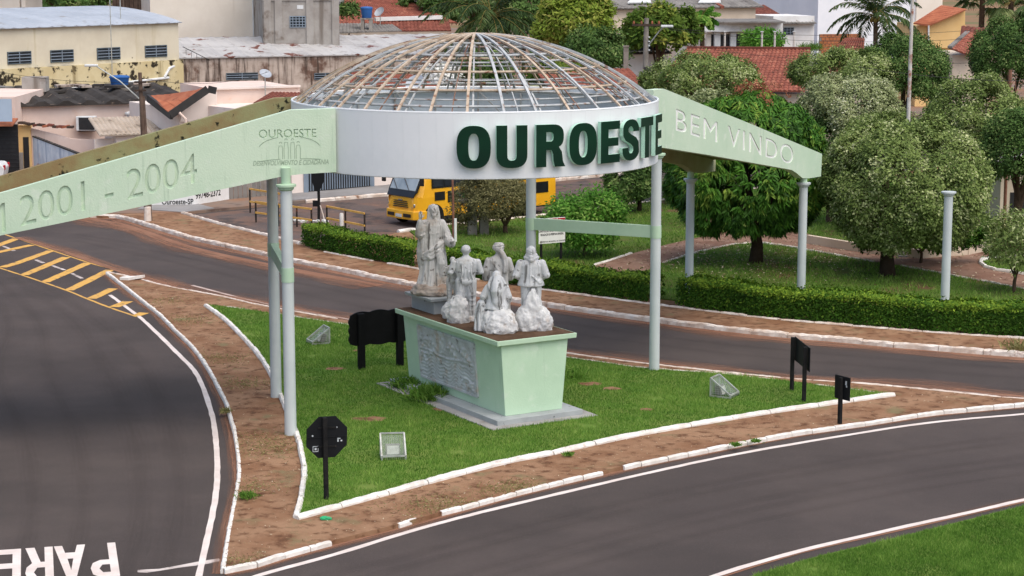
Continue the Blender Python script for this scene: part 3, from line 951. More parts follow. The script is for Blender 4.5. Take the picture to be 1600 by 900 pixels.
# scraps of the old cladding left between ribs
for a0, wdt, r0, r1 in ((-2.95, 0.16, 0.9, 2.3), (-2.60, 0.15, 0.3, 1.0), (-2.35, 0.12, 0.3, 0.85), (-2.78, 0.07, 3.6, 4.44), (-0.55, 0.12, 0.3, 1.2), (0.3, 0.14, 0.4, 1.6), (2.6, 0.13, 0.7, 2.0), (-3.05, 0.05, 3.4, 4.44)):
    b = MB()
    N_ = 6
    vs = []
    for i in range(N_ + 1):
        r = r0 + (r1 - r0) * i / N_
        wv = wdt * 0.5 * (0.35 + 0.65 * math.sin(math.pi * min(1, (i + 1.2) / (N_ + 1)))) * rr.uniform(.8, 1.1)
        for zz in (0.014, 0.022):
            vs += [rp(r, a0 - wv / 2, dz(r) + zz), rp(r, a0 + wv / 2, dz(r) + zz + rr.uniform(0, .02))]
    fs = []
    for i in range(N_):
        o = i * 4
        fs += [(o + 2, o + 3, o + 7, o + 6), (o + 1, o, o + 4, o + 5), (o, o + 2, o + 6, o + 4), (o + 3, o + 1, o + 5, o + 7)]
    fs += [(0, 1, 3, 2), (N_ * 4 + 2, N_ * 4 + 3, N_ * 4 + 1, N_ * 4)]
    b.add(vs, fs)
    gp('cladding_scrap', b, 'rib_tan')

# columns
PA, PB, PC, PD = Vector((-6.07, 50.11, 0)), Vector((-5.25, 46.02, 0)), Vector((0.53, 55.02, 0)), Vector((3.89, 53.37, 0))
def column(P, top, neck, band=None, gz=0.1):
    c = gp('column', MB().lathe([(0.142, gz - 0.1), (0.140, 1.5), (0.138, top - 0.08)], P, 28), 'column_grey', smooth=True)
    gp('capital', MB().lathe([(0.142, top - 0.10), (0.185, top - 0.06), (0.185, top - 0.02), (0.235, top - 0.005), (0.235, top + 0.045), (0.12, top + 0.06)], P, 28), 'mint_band' if band else 'column_grey', c, smooth=True)
    if neck > top:
        gp('neck', MB().lathe([(0.112, top + 0.04), (0.112, neck)], P, 20), 'mint_band', c, smooth=True)
    if band:
        gp('band', MB().lathe([(0.150, band - 0.17), (0.150, band + 0.17)], P, 28), 'mint_band', c, smooth=True)
    return c
for P in (PA, PB): column(P, 6.02, 6.45, 3.94)
for P in (PC, PD): column(P, 6.02, 6.45, 3.94)
gp('tie_beam', MB().bar(PA + Vector((0, 0, 3.94)), PB + Vector((0, 0, 3.94)), 0.16, 0.32), 'mint_band')
gp('tie_beam', MB().bar(PC + Vector((0, 0, 3.94)), PD + Vector((0, 0, 3.94)), 0.16, 0.32), 'mint_band')

# wings: two deep fascia beams each, sloping down to the outer pair of columns
def fascia(P, d, prof_top, prof_bot, thick, inward, m, name='fascia_beam'):
    b = MB()
    pts = [(P.x + d.x * t, P.y + d.y * t, z) for t, z in prof_top] + [(P.x + d.x * t, P.y + d.y * t, z) for t, z in reversed(prof_bot)]
    b.prism(pts, inward * thick)
    return gp(name, b, m)
dL = Vector((-0.978, -0.208, 0))
nL = Vector((-dL.y, dL.x, 0))                       # towards the back fascia
if nL.y < 0: nL = -nL
TLt = [(0.0, 7.80), (1.04, 7.78), (4.81, 6.76), (7.65, 6.00), (12.4, 4.75)]
TLb = [(0.0, 6.32), (0.85, 6.29), (1.3, 6.24), (4.81, 5.57), (7.65, 5.05), (9.4, 4.73), (10.4, 4.5), (10.8, 4.15), (12.4, 4.05)]
FL0 = Vector((-4.10, 46.30, 0))
fl = fascia(FL0, dL, TLt, TLb, 0.26, nL, 'mint_fascia')
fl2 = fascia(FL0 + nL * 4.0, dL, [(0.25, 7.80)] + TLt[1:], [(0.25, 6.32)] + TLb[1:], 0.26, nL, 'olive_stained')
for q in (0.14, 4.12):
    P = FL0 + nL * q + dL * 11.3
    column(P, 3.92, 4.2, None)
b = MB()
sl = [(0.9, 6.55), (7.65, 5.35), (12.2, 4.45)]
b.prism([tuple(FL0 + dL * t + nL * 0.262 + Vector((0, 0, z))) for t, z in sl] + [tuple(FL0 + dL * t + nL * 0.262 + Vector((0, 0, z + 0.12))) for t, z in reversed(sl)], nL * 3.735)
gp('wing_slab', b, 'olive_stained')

cdv = (PD - PC)
cdv.z = 0
cdv.normalize()
dR = Vector((-cdv.y, cdv.x, 0))
nR = -cdv                                            # from the lettered beam towards the other one
FR0 = PD + cdv * 0.13
TRt = [(-0.6, 7.80), (0.15, 7.79), (3.59, 7.07), (6.82, 6.40), (14.36, 4.79)]
TRb = [(-0.6, 6.25), (0.15, 6.21), (3.59, 5.71), (10.5, 4.66), (11.2, 4.55), (11.7, 4.40), (12.35, 4.17), (13.1, 4.10), (14.3, 4.04)]
fr = fascia(FR0, dR, TRt, TRb, 0.26, nR, 'mint_fascia')
FC0 = PC + cdv * 0.13
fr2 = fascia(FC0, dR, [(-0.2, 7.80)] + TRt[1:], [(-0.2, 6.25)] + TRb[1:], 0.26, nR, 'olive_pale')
for P0, t in ((PC, 12.31), (PD, 12.85)):
    column(P0 + dR * t, 3.93, 4.25, None)
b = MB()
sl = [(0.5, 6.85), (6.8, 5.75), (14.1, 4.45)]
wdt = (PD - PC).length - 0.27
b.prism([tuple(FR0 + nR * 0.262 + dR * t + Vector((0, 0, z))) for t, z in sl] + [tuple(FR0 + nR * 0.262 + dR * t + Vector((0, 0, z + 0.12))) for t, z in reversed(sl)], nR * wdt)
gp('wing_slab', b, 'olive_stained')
# column left standing past the wing
c3 = empty('free_column', PY(1476, 480, 63.0) * 1.0, label='lone pale grey column with nothing on top, behind the clipped hedge', cat='column')
c3.location.z = 0.1
lc = MB().lathe([(0.142, 0), (0.138, 3.72)], (0, 0, 0), 28).build('shaft', 'column_grey', c3, local=True, smooth=True)
MB().lathe([(0.142, 3.66), (0.185, 3.7), (0.185, 3.74), (0.235, 3.755), (0.235, 3.8), (0.1, 3.815)], (0, 0, 0), 28).build('capital', 'column_grey', c3, local=True, smooth=True)

def islands(me):
    bm = bmesh.new()
    bm.from_mesh(me)
    out, seen = [], set()
    for v in bm.verts:
        if v in seen: continue
        st_, comp = [v], set()
        while st_:
            x = st_.pop()
            if x in comp: continue
            comp.add(x)
            st_ += [e.other_vert(x) for e in x.link_edges]
        seen |= comp
        idx = {x: i for i, x in enumerate(comp)}
        m = bpy.data.meshes.new('letter')
        m.from_pydata([x.co[:] for x in comp], [], [[idx[y] for y in f.verts] for f in bm.faces if f.verts[0] in comp])
        out.append(m)
    bm.free()
    return out
# engraved lettering on the left fascia
def lay(me, M4):
    me = me.copy()
    me.transform(M4)
    return me
def lay_on(P, d, n_out, t, z, slope, me, depth):
    """put an x/y mesh on a fascia at run t, height z; x runs along d, letters stay plumb and follow the slope"""
    r = Vector((d.x, d.y, slope))
    o = P + d * t + Vector((0, 0, z)) + n_out * depth
    M4 = Matrix(((r.x, 0, n_out.x, o.x), (r.y, 0, n_out.y, o.y), (r.z, 1, n_out.z, o.z), (0, 0, 0, 1)))
    return lay(me, M4)
def shift(me, org):
    me.transform(Matrix.Translation(-Vector(org)))
    return me
def solid(me, dep):
    """flat or thin text mesh with depth both ways"""
    return me
cutters = []
rdL = -dL                                             # reading direction towards the ring
nf = -nL
for s_, t_, z_, sz in (('2001', 6.42, 5.72, 0.98), ('-', 5.22, 5.98, 0.98), ('2004', 4.02, 6.27, 0.98), ('M', 7.80, 5.36, 0.98)):
    tm = text_mesh(s_, sz, 0.0, 0.055, xscale=0.84)
    cutters.append(shift(lay_on(FL0, rdL, nf, -t_, z_, 0.23, tm, 0.0), CEN))
tm = text_mesh('OUROESTE', 0.275, 0.0, 0.05, xscale=0.98)
cutters.append(shift(lay_on(FL0, rdL, nf, -1.12, 7.235, 0.0, tm, 0.0), CEN))
dm = text_mesh('DESENVOLVIMENTO E CIDADANIA', 0.155, 0.003, 0.0, shear=0.25, xscale=0.72)
em = MB()
def flat(pts, r): em.tube([(x, y, 0) for x, y in pts], r, 5)
flat([(0.72 * math.cos(a), 0.30 * math.sin(a)) for a in np.linspace(0.25, 1.2, 10)], 0.011)
flat([(0.72 * math.cos(a), 0.30 * math.sin(a)) for a in np.linspace(1.95, 2.9, 10)], 0.011)
flat([(-0.72, -0.27), (-0.4, -0.235), (-0.22, -0.23)], 0.011)
flat([(0.72, -0.25), (0.4, -0.225), (0.24, -0.23)], 0.011)
for x, h in ((-0.21, 0.14), (-0.08, 0.22), (0.07, 0.22), (0.2, 0.15)):
    flat([(x - 0.045, -0.23), (x - 0.05, h * .3 - .05), (x - 0.035, h - .06), (x + 0.035, h - .06), (x + 0.05, h * .3 - .05), (x + 0.045, -0.23)], 0.009)
    flat([(x + 0.028 * math.cos(a), h + 0.028 * math.sin(a)) for a in np.linspace(-.3, 3.5, 7)], 0.009)
emb = em.mesh('emblem', 'mint_fascia')
try:
    cut(fl, cutters)
except Exception as e:
    print('engraving skipped', e)
def piece(name, me, m, parent=gate):
    me.materials.clear()
    me.materials.append(MATS[m])
    return link(name, me, parent)
mat('groove_shade', '#98ab93', '#8b9e87', 2.0, 0.8)  # darker tone paints groove shade; motto and emblem lie flat, not cut
for q in islands(dm): piece('letter', shift(lay_on(FL0, rdL, nf, -1.06, 6.56, 0.0, q, 0.003), CEN), 'groove_shade', fl)
piece('emblem', shift(lay_on(FL0, rdL, nf, -1.08, 6.88, 0.0, emb, -0.003), CEN), 'groove_shade', fl)

# BEM VINDO: grooves with white paint in them
bt = text_mesh('BEM VINDO', 0.86, 0.0, 0.03, xscale=2.10, space=1.12)
kR = Vector((cdv.x, cdv.y, 0))
try:
    cut(fr, [shift(lay_on(FR0, dR, kR, 6.15, 5.92, -0.185, bt, 0.0), CEN)])
except Exception as e:
    print('grooves skipped', e)
bt2 = text_mesh('BEM VINDO', 0.86, 0.0, 0.0, xscale=2.10, space=1.12)
for q in islands(bt2):
    piece('letter', shift(lay_on(FR0, dR, kR, 6.15, 5.92, -0.185, q, -0.018), CEN), 'white_paint', fr)

# OUROESTE: thick letters standing off the ring
def glyph(name, loops, depth, H_):
    """green front, pale edge"""
    bm = bmesh.new()
    allv = []
    for z in (0.0, depth):
        es = []
        lv = []
        for lp in loops:
            vs = [bm.verts.new((x * H_, y * H_, z)) for x, y in lp]
            lv.append(vs)
            es += [bm.edges.new((vs[i], vs[(i + 1) % len(vs)])) for i in range(len(vs))]
        if len(loops) > 1: bmesh.ops.triangle_fill(bm, edges=es, use_beauty=True)
        else: bm.faces.new(lv[0])
        allv.append(lv)
    bm.normal_update()
    for f in bm.faces:
        up = f.calc_center_median().z > depth / 2
        if (f.normal.z > 0) != up: f.normal_flip()
        f.material_index = 0 if up else 1
    for a, c in zip(*allv):
        n = len(a)
        for i in range(n):
            f = bm.faces.new((a[i], a[(i + 1) % n], c[(i + 1) % n], c[i]))
            f.material_index = 1
    bmesh.ops.recalc_face_normals(bm, faces=bm.faces)
    me = bpy.data.meshes.new(name)
    bm.to_mesh(me)
    bm.free()
    me.materials.append(MATS['letter_green'])
    me.materials.append(MATS['letter_edge'])
    return me
def sup(cx, cy, rx, ry, a0, a1, n=14, p=2.6):
    o = []
    for i in range(n + 1):
        a = math.radians(a0 + (a1 - a0) * i / n)
        c, s = math.cos(a), math.sin(a)
        o.append((cx + rx * math.copysign(abs(c) ** (2 / p), c), cy + ry * math.copysign(abs(s) ** (2 / p), s)))
    return o
WL = 0.40
gO = [sup(0, 0, WL, .5, 0, 360, 40)[:-1], sup(0, 0, .125, .315, 0, 360, 28)[:-1]]
gU = [[(-.37, .5)] + sup(0, -.16, .37, .34, 180, 360, 18) + [(.37, .5), (.11, .5)] + sup(0, -.2, .11, .125, 360, 180, 10) + [(-.11, .5)]]
gR = [[(-.36, -.5), (-.36, .5), (.05, .5)] + sup(.05, .22, .30, .28, 90, -60, 12) + [(.22, -.03), (.30, -.15), (.33, -.38), (.39, -.5), (.12, -.5), (.085, -.36), (.075, -.2), (.03, -.1), (-.1, -.1), (-.1, -.5)], [(-.1, .32), (.0, .32)] + sup(.0, .21, .085, .11, 90, -90, 8) + [(-.1, .10)]]
gE = [[(-.32, -.5), (.33, -.5), (.33, -.30), (-.06, -.30), (-.06, -.10), (.28, -.10), (.28, .10), (-.06, .10), (-.06, .30), (.33, .30), (.33, .5), (-.32, .5)]]
gT = [[(-.12, -.5), (.13, -.5), (.13, .28), (.36, .28), (.36, .5), (-.36, .5), (-.36, .28), (-.12, .28)]]
gS = [[(-.36, -.18)] + sup(0, -.23, .36, .27, 180, 345, 14, 2.2) + [(.33, -.06), (.22, .05), (.02, .13), (-.10, .2)] + [(-.11, .27), (-.05, .325), (.03, .325), (.09, .27), (.1, .2), (.34, .2)] + sup(0, .23, .345, .27, 0, 165, 14, 2.2) + [(-.33, .12), (-.24, .0), (-.02, -.09), (.09, -.17)] + [(.1, -.25), (.05, -.32), (-.04, -.325), (-.1, -.26), (-.11, -.18)]]
GL = {'O': gO, 'U': gU, 'R': gR, 'E': gE, 'S': gS, 'T': gT}
LH = 0.97
gm = {k: glyph('letter', v, 0.10, LH) for k, v in GL.items()}
LZ = 7.03
xs = [740, 799.5, 859, 910, 952, 984, 1009, 1027]
for ch, x in zip('OUROESTE', xs):
    best = min(range(-1300, 60), key=lambda k: abs(800 + FPX * (CEN.x + (RR + .12) * math.cos(k / 800)) / ((CEN.y + (RR + .12) * math.sin(k / 800)) * _c - (LZ - CAM_H) * _s) - x)) / 800
    n = Vector((math.cos(best), math.sin(best), 0))
    M4 = frame(n * (RR + 0.055) + Vector((0, 0, LZ)), (-n.y, n.x, 0), (0, 0, 1))
    o = link('letter', gm[ch], gate)
    o.matrix_local = M4

# ------------------------------------------------------------------ pedestal
PEDA = math.atan2(0.51, 0.86)
PED = Vector((-0.74, 49.65, 0.12))
ped = empty('statue_pedestal', PED, PEDA, 'mint green tapered pedestal with relief panel carrying the statue group', 'pedestal')
def pp(name, b, m, parent=None, **k):
    return b.build(name, m, parent or ped, local=True, **k)
def frus(b, z0, x0, y0, z1, x1, y1):
    vs = [(sx * x, sy * y, z) for z, x, y in ((z0, x0, y0), (z1, x1, y1)) for sx, sy in ((-1, -1), (1, -1), (1, 1), (-1, 1))]
    return b.add(vs, [(3, 2, 1, 0), (4, 5, 6, 7), (0, 1, 5, 4), (1, 2, 6, 5), (2, 3, 7, 6), (3, 0, 4, 7)])
pp('apron', frus(MB(), -0.05, 1.52, 3.08, 0.045, 1.5, 3.06), 'concrete', bevel=0.01)
pp('plinth', frus(MB(), 0.0, 1.22, 2.82, 0.17, 1.22, 2.82), 'plinth_grey', bevel=0.012)
pp('body', frus(MB(), 0.17, 0.81, 2.50, 1.95, 0.95, 2.54), 'mint', bevel=0.012)
top = pp('top_slab', frus(MB(), 1.95, 1.12, 2.66, 2.07, 1.13, 2.67), 'mint', bevel=0.01)
pp('dirt_layer', frus(MB(), 2.06, 1.09, 2.63, 2.078, 1.085, 2.625), 'slab_dirt', top)
TOPZ = PED.z + 2.078
# relief of trees, shore and water on the left side
NX, NZ = 110, 56
V = np.zeros(((NX + 1) * (NZ + 1), 3))
rg = np.random.default_rng(3)
bl = [(rg.uniform(0.02, 0.98), rg.uniform(0.58, 0.9), rg.uniform(.02, .055), rg.uniform(.4, 1)) for _ in range(75)]
bl += [(rg.uniform(0.0, 0.22), rg.uniform(0.05, 0.5), rg.uniform(.02, .05), rg.uniform(.3, .9)) for _ in range(22)]
bl += [(rg.uniform(0.8, 1.0), rg.uniform(0.2, 0.7), rg.uniform(.02, .04), rg.uniform(.3, .9)) for _ in range(15)]
for j in range(NZ + 1):
    for i in range(NX + 1):
        s, t = i / NX, j / NZ
        h = 0.007 * math.sin(t * 90 + 5 * math.sin(s * 14) + 3 * math.sin(s * 31)) * (1 if t < 0.55 else 0.3)
        for bx_, bt_, br_, bh_ in bl:
            d2 = ((s - bx_) * 2.1) ** 2 + (t - bt_) ** 2
            if d2 < (br_ * 2.2) ** 2: h += 0.035 * bh_ * math.exp(-d2 / br_ ** 2 * 1.6)
        h += 0.022 * math.exp(-((t - 0.56 - 0.03 * math.sin(s * 9)) / 0.018) ** 2)
        for cx_, cr in ((0.06, 0.2), (0.1, 0.12), (0.16, 0.25)):
            d = math.hypot((s - cx_) * 2.1, t - 0.02)
            h += 0.025 * math.exp(-((d - cr) / 0.015) ** 2) * (t > 0.02)
        for cx_, ct in ((0.62, 0.44), (0.85, 0.5), (0.78, 0.53)):
            h += 0.035 * max(0, 1 - abs(s - cx_) * 26 - abs(t - ct) * 14)
        edge = min(s * 2.1, (1 - s) * 2.1, t, 1 - t)
        h = h * min(1, edge * 12)
        V[j * (NX + 1) + i] = (s, t, h)
y0, y1, z0, z1 = -1.22, 1.72, 0.42, 1.75
xz = lambda z: -(0.81 + (z - 0.17) / 1.78 * 0.14)
vs = []
for s, t, h in V:
    z = z0 + t * (z1 - z0)
    vs.append((xz(z) - 0.035 - h, y0 + s * (y1 - y0), z))
fs = []
for j in range(NZ):
    for i in range(NX):
        a = j * (NX + 1) + i
        fs.append((a, a + NX + 1, a + NX + 2, a + 1))
b = MB()
b.add(vs, fs)
rel = pp('relief_panel', b, 'relief', smooth=False)
rel.data.polygons.foreach_set('use_smooth', [True] * len(rel.data.polygons))
b = MB()
for (ya, za), (yb, zb_) in (((y0, z0), (y1, z0)), ((y1, z0), (y1, z1)), ((y1, z1), (y0, z1)), ((y0, z1), (y0, z0))):
    b.bar((xz(za) - 0.02, ya, za), (xz(zb_) - 0.02, yb, zb_), 0.07, 0.05, (1, 0, 0))
pp('relief_frame', b, 'relief', rel, bevel=0.008)
# plinth block under the robed figure
pp('upper_plinth', frus(MB(), 2.07, 0.52, 0.62, 2.42, 0.52, 0.62), 'plinth_grey', bevel=0.012).location = (-0.18, 1.92, 0)
pp('upper_plinth_cap', frus(MB(), 2.42, 0.66, 0.72, 2.50, 0.67, 0.73), 'plinth_grey', bevel=0.012).location = (-0.18, 1.92, 0)

# ------------------------------------------------------------------ statues
class Clay(MB):
    def ball(self, c, r, n=14):
        c = Vector(c)
        r = (r, r, r) if not isinstance(r, (tuple, list)) else r
        vs = [c + Vector((0, 0, -r[2]))]
        m = n // 2
        for j in range(1, m):
            t = math.pi * j / m
            for i in range(n):
                a = 2 * math.pi * i / n
                vs.append(c + Vector((r[0] * math.sin(t) * math.cos(a), r[1] * math.sin(t) * math.sin(a), -r[2] * math.cos(t))))
        vs.append(c + Vector((0, 0, r[2])))
        fs = [(0, 1 + (i + 1) % n, 1 + i) for i in range(n)]
        for j in range(m - 2):
            for i in range(n):
                fs.append((1 + j * n + i, 1 + j * n + (i + 1) % n, 1 + (j + 1) * n + (i + 1) % n, 1 + (j + 1) * n + i))
        e = len(vs) - 1
        fs += [(e, 1 + (m - 2) * n + i, 1 + (m - 2) * n + (i + 1) % n) for i in range(n)]
        return self.add(vs, fs)
    def limb(self, pts, rads, n=12):
        self.tube(pts, list(rads), n)
        for p, r in zip(pts, rads): self.ball(p, r * 1.0, 12)
        return self
    def loft(self, secs, n=96, k=11, ph=0.0, tw=0.0):
        """secs: (z, cx, cy, rx, ry, fold)"""
        vs = []
        for z, cx, cy, rx, ry, fo in secs:
            for i in range(n):
                a = 2 * math.pi * i / n
                w = 2.2 * abs(math.sin(.5 * (k * a + ph + tw * z))) ** .7 - 1.4 + 0.45 * math.sin((k * 2 - 3) * a + ph * 2 - tw * z * 1.3)
                f = 1 + fo * w
                vs.append((cx + rx * f * math.cos(a), cy + ry * f * math.sin(a), z))
        m = len(secs)
        fs = []
        for j in range(m - 1):
            for i in range(n):
                fs.append((j * n + i, j * n + (i + 1) % n, (j + 1) * n + (i + 1) % n, (j + 1) * n + i))
        fs += [tuple(range(n))[::-1], tuple(range((m - 1) * n, m * n))]
        return self.add(vs, fs)
    def hand(self, c, d, up, s=1.0, curl=0.25):
        """palm with four fingers and a thumb leaving its side"""
        c, d, up = Vector(c), Vector(d).normalized(), Vector(up)
        sd_ = d.cross(up).normalized()
        up = sd_.cross(d)
        self.limb([c, c + d * 0.045 * s, c + d * 0.085 * s], [0.032 * s, 0.042 * s, 0.038 * s])
        for i, L_ in enumerate((0.062, 0.075, 0.07, 0.055)):
            q = c + d * 0.085 * s + sd_ * ((i - 1.5) * 0.022 * s)
            k1 = q + (d * 0.6 + up * curl * 0.4).normalized() * L_ * 0.55 * s
            self.limb([q, k1, k1 + (d * (1 - curl) + up * curl).normalized() * L_ * 0.5 * s], [0.012 * s, 0.0115 * s, 0.009 * s], 8)
        q = c + d * 0.03 * s + sd_ * 0.035 * s
        self.limb([q, q + (d * .6 + sd_ * .8).normalized() * 0.045 * s, q + (d * .9 + sd_ * .6).normalized() * 0.08 * s], [0.015 * s, 0.013 * s, 0.010 * s], 8)
        return self
    def head(self, c, s=1.0, face=-1, hair=True, beard=False):
        c = Vector(c)
        f = face
        self.ball(c, (0.083 * s, 0.100 * s, 0.122 * s), 18)
        self.ball(c + Vector((0, f * 0.015, -0.055)) * s, (0.066 * s, 0.082 * s, 0.075 * s), 14)
        self.ball(c + Vector((0, f * 0.104, -0.012)) * s, (0.014 * s, 0.024 * s, 0.030 * s), 8)       # nose
        for x in (-1, 1):
            self.ball(c + Vector((x * 0.033, f * 0.088, 0.030)) * s, (0.026 * s, 0.014 * s, 0.010 * s), 8)   # brow
            self.ball(c + Vector((x * 0.032, f * 0.086, 0.008)) * s, (0.014 * s, 0.012 * s, 0.009 * s), 8)   # eye
            self.ball(c + Vector((x * 0.088, 0, 0.0)) * s, (0.013 * s, 0.024 * s, 0.036 * s), 8)       # ear
        self.ball(c + Vector((0, f * 0.090, -0.052)) * s, (0.028 * s, 0.014 * s, 0.010 * s), 8)        # lips
        if hair: self.ball(c + Vector((0, -f * 0.018, 0.028)) * s, (0.095 * s, 0.104 * s, 0.112 * s), 18)
        if beard: self.limb([c + Vector((0, f * 0.06, -0.09)) * s, c + Vector((0, f * 0.07, -0.14)) * s], [0.055 * s, 0.03 * s])
        return self
    def rock(self, c, r, seed, amp=0.2):
        bm = bmesh.new()
        bmesh.ops.create_icosphere(bm, subdivisions=4, radius=1)
        c = Vector(c)
        vs = []
        for v in bm.verts:
            p = v.co.copy()
            q = p * 2.1 + Vector((seed * 3.7, seed, 0))
            d = amp * (mnoise.noise(q) + 0.8 * abs(mnoise.noise(q * 2.3)) + 0.45 * mnoise.noise(q * 4.5))
            p *= 1 + d
            z = max(p.z, -0.55)
            vs.append(c + Vector((p.x * r[0], p.y * r[1], (z + 0.55) / 1.55 * r[2])))
        fs = [tuple(x.index for x in f.verts) for f in bm.faces]
        bm.free()
        return self.add(vs, fs)
    def cast(self, name, m, parent, voxel=0.015, it=2):
        """fuse everything into one continuous skin"""
        me = self.mesh(name, m)
        o = bpy.data.objects.new(name, me)
        COL.objects.link(o)
        r = o.modifiers.new('r', 'REMESH')
        r.mode = 'VOXEL'
        r.voxel_size = voxel
        s = o.modifiers.new('s', 'SMOOTH')
        s.iterations = it
        s.factor = 0.5
        bpy.context.view_layer.update()
        new = bpy.data.meshes.new_from_object(o.evaluated_get(bpy.context.evaluated_depsgraph_get()))
        bpy.data.objects.remove(o)
        new.polygons.foreach_set('use_smooth', [True] * len(new.polygons))
        new.materials.clear()
        new.materials.append(MATS[m])
        return link(name, new, parent)
def ped_world(lx, ly, z):
    c, s = math.cos(PEDA), math.sin(PEDA)
    return Vector((PED.x + lx * c - ly * s, PED.y + lx * s + ly * c, z))

# robed figure with raised hand
st = empty('robed_statue', ped_world(-0.36, 1.95, PED.z + 2.50), PEDA - 0.38, 'tall grey robed statue raising one hand, on its own block', 'statue')
c = Clay()
c.loft([(0.0, 0, 0, .42, .36, .08), (.06, 0, 0, .40, .34, .09), (.25, .01, 0, .35, .29, .11), (.5, .015, 0, .31, .25, .12), (.8, .015, 0, .28, .22, .10), (1.0, .01, .01, .26, .2, .07), (1.15, 0, .01, .235, .18, .03), (1.3, 0, 0, .245, .18, .02), (1.45, 0, 0, .26, .175, .015), (1.56, 0, .01, .24, .15, .01), (1.63, 0, .01, .13, .11, 0), (1.68, 0, 0, .07, .07, 0)], 96, 12, 0.4, 1.2)
c.limb([(.10, -.10, .95), (.17, -.24, .55), (.16, -.16, .12)], [.14, .115, .10])                       # bent knee under the robe
c.loft([(.35, -.27, .06, .07, .10, .1), (.55, -.28, .05, .10, .15, .12), (.8, -.29, .03, .115, .16, .12), (1.1, -.27, .02, .11, .16, .1), (1.35, -.24, .02, .08, .12, .06)], 96, 7, 1.0, 2)
for k, (za, zb_) in enumerate(((.98, 1.14), (.88, .98), (.72, .90))):                     # cloak gathered across the hips
    c.limb([(.29, .04, 1.12 - .05 * k), (.24, -.13, 1.06 - .08 * k), (.08, -.235, .97 - .10 * k), (-.10, -.245, .86 - .09 * k), (-.26, -.10, .74 - .05 * k)], [.035, .05, .058, .05, .04])
c.limb([(-.13, -.22, .80), (-.15, -.245, .72), (-.08, -.25, .68), (.0, -.24, .72)], [.05, .05, .045, .035])
for z_, w_, y_ in ((1.40, .14, -.16), (1.27, .18, -.165)):       # neckline drapery
    c.limb([(-w_, y_ + .09, z_ + .10), (-w_ * .6, y_ + .01, z_ + .02), (0, y_, z_ - .02), (w_ * .6, y_ + .01, z_ + .02), (w_, y_ + .09, z_ + .10)], [.015, .02, .022, .02, .015])
c.limb([(-.21, 0, 1.50), (-.34, -.06, 1.26), (-.345, -.17, 1.28)], [.105, .115, .125])                  # raised arm in a wide sleeve
c.limb([(-.345, -.17, 1.28), (-.35, -.22, 1.44), (-.35, -.245, 1.57)], [.125, .105, .078])
for q in range(3): c.limb([(-.42, -.12, 1.30 + .08 * q), (-.33, -.29, 1.24 + .09 * q), (-.23, -.22, 1.27 + .10 * q)], [.022, .026, .022])
c.limb([(-.35, -.245, 1.55), (-.345, -.255, 1.64)], [.04, .034])
c.hand((-.343, -.257, 1.65), (.04, -.02, 1), (0, -1, .1), 1.15, 0.15)
c.limb([(.22, 0, 1.50), (.31, -.04, 1.28), (.36, -.10, 1.12)], [.105, .115, .125])                      # lowered arm, palm out
c.limb([(.36, -.10, 1.12), (.40, -.22, 1.06), (.42, -.29, 1.05)], [.125, .125, .115])
for q in range(3): c.limb([(.27, -.14, 1.24 - .06 * q), (.34, -.24, 1.14 - .05 * q), (.46, -.16, 1.12 - .05 * q)], [.022, .026, .022])
c.limb([(.42, -.29, 1.07), (.425, -.36, 1.09)], [.045, .038])
c.hand((.425, -.36, 1.09), (.1, -1, .12), (0, .1, 1), 1.1, 0.25)
c.limb([(0, 0, 1.6), (.005, -.02, 1.72)], [.075, .068])
c.head((.01, -.045, 1.82), 1.12, -1, True, True)
for sx in (-1, 1): c.limb([(.01 + sx * .075, .0, 1.90), (.01 + sx * .105, -.01, 1.78), (.01 + sx * .12, -.03, 1.65), (.01 + sx * .13, -.06, 1.54), (.01 + sx * .12, -.09, 1.48)], [.055, .052, .05, .042, .025])
c.ball((.01, .035, 1.85), (.112, .11, .122), 18)
fig = c.cast('figure', 'statue_old', st, 0.0125, 1)
fig.location = (0, 0, 0.24)
fig.scale = (1.04, 1.04, 1.07)
Clay().rock((0, 0, -0.02), (.58, .54, .36), 3, .16).cast('rock_base', 'rock_old', st, 0.02, 1)

def arms_forward(c, sh, z, s=1.0, r=.062):
    """upper arms down, forearms bent to the front (+y)"""
    for sx in (-1, 1):
        c.limb([(sx * sh, 0, z), (sx * (sh + .075) , -.02, z - .27 * s), (sx * (sh + .0), .20 * s, z - .33 * s)], [r * 1.15, r, r * .8])
        c.limb([(sx * sh, .20 * s, z - .33 * s), (sx * (sh - .10), .30 * s, z - .27 * s)], [r * .72, r * .6])
        c.hand((sx * (sh - .10), .30 * s, z - .27 * s), (-sx * .5, .6, .3), (0, -.2, 1), s, .4)

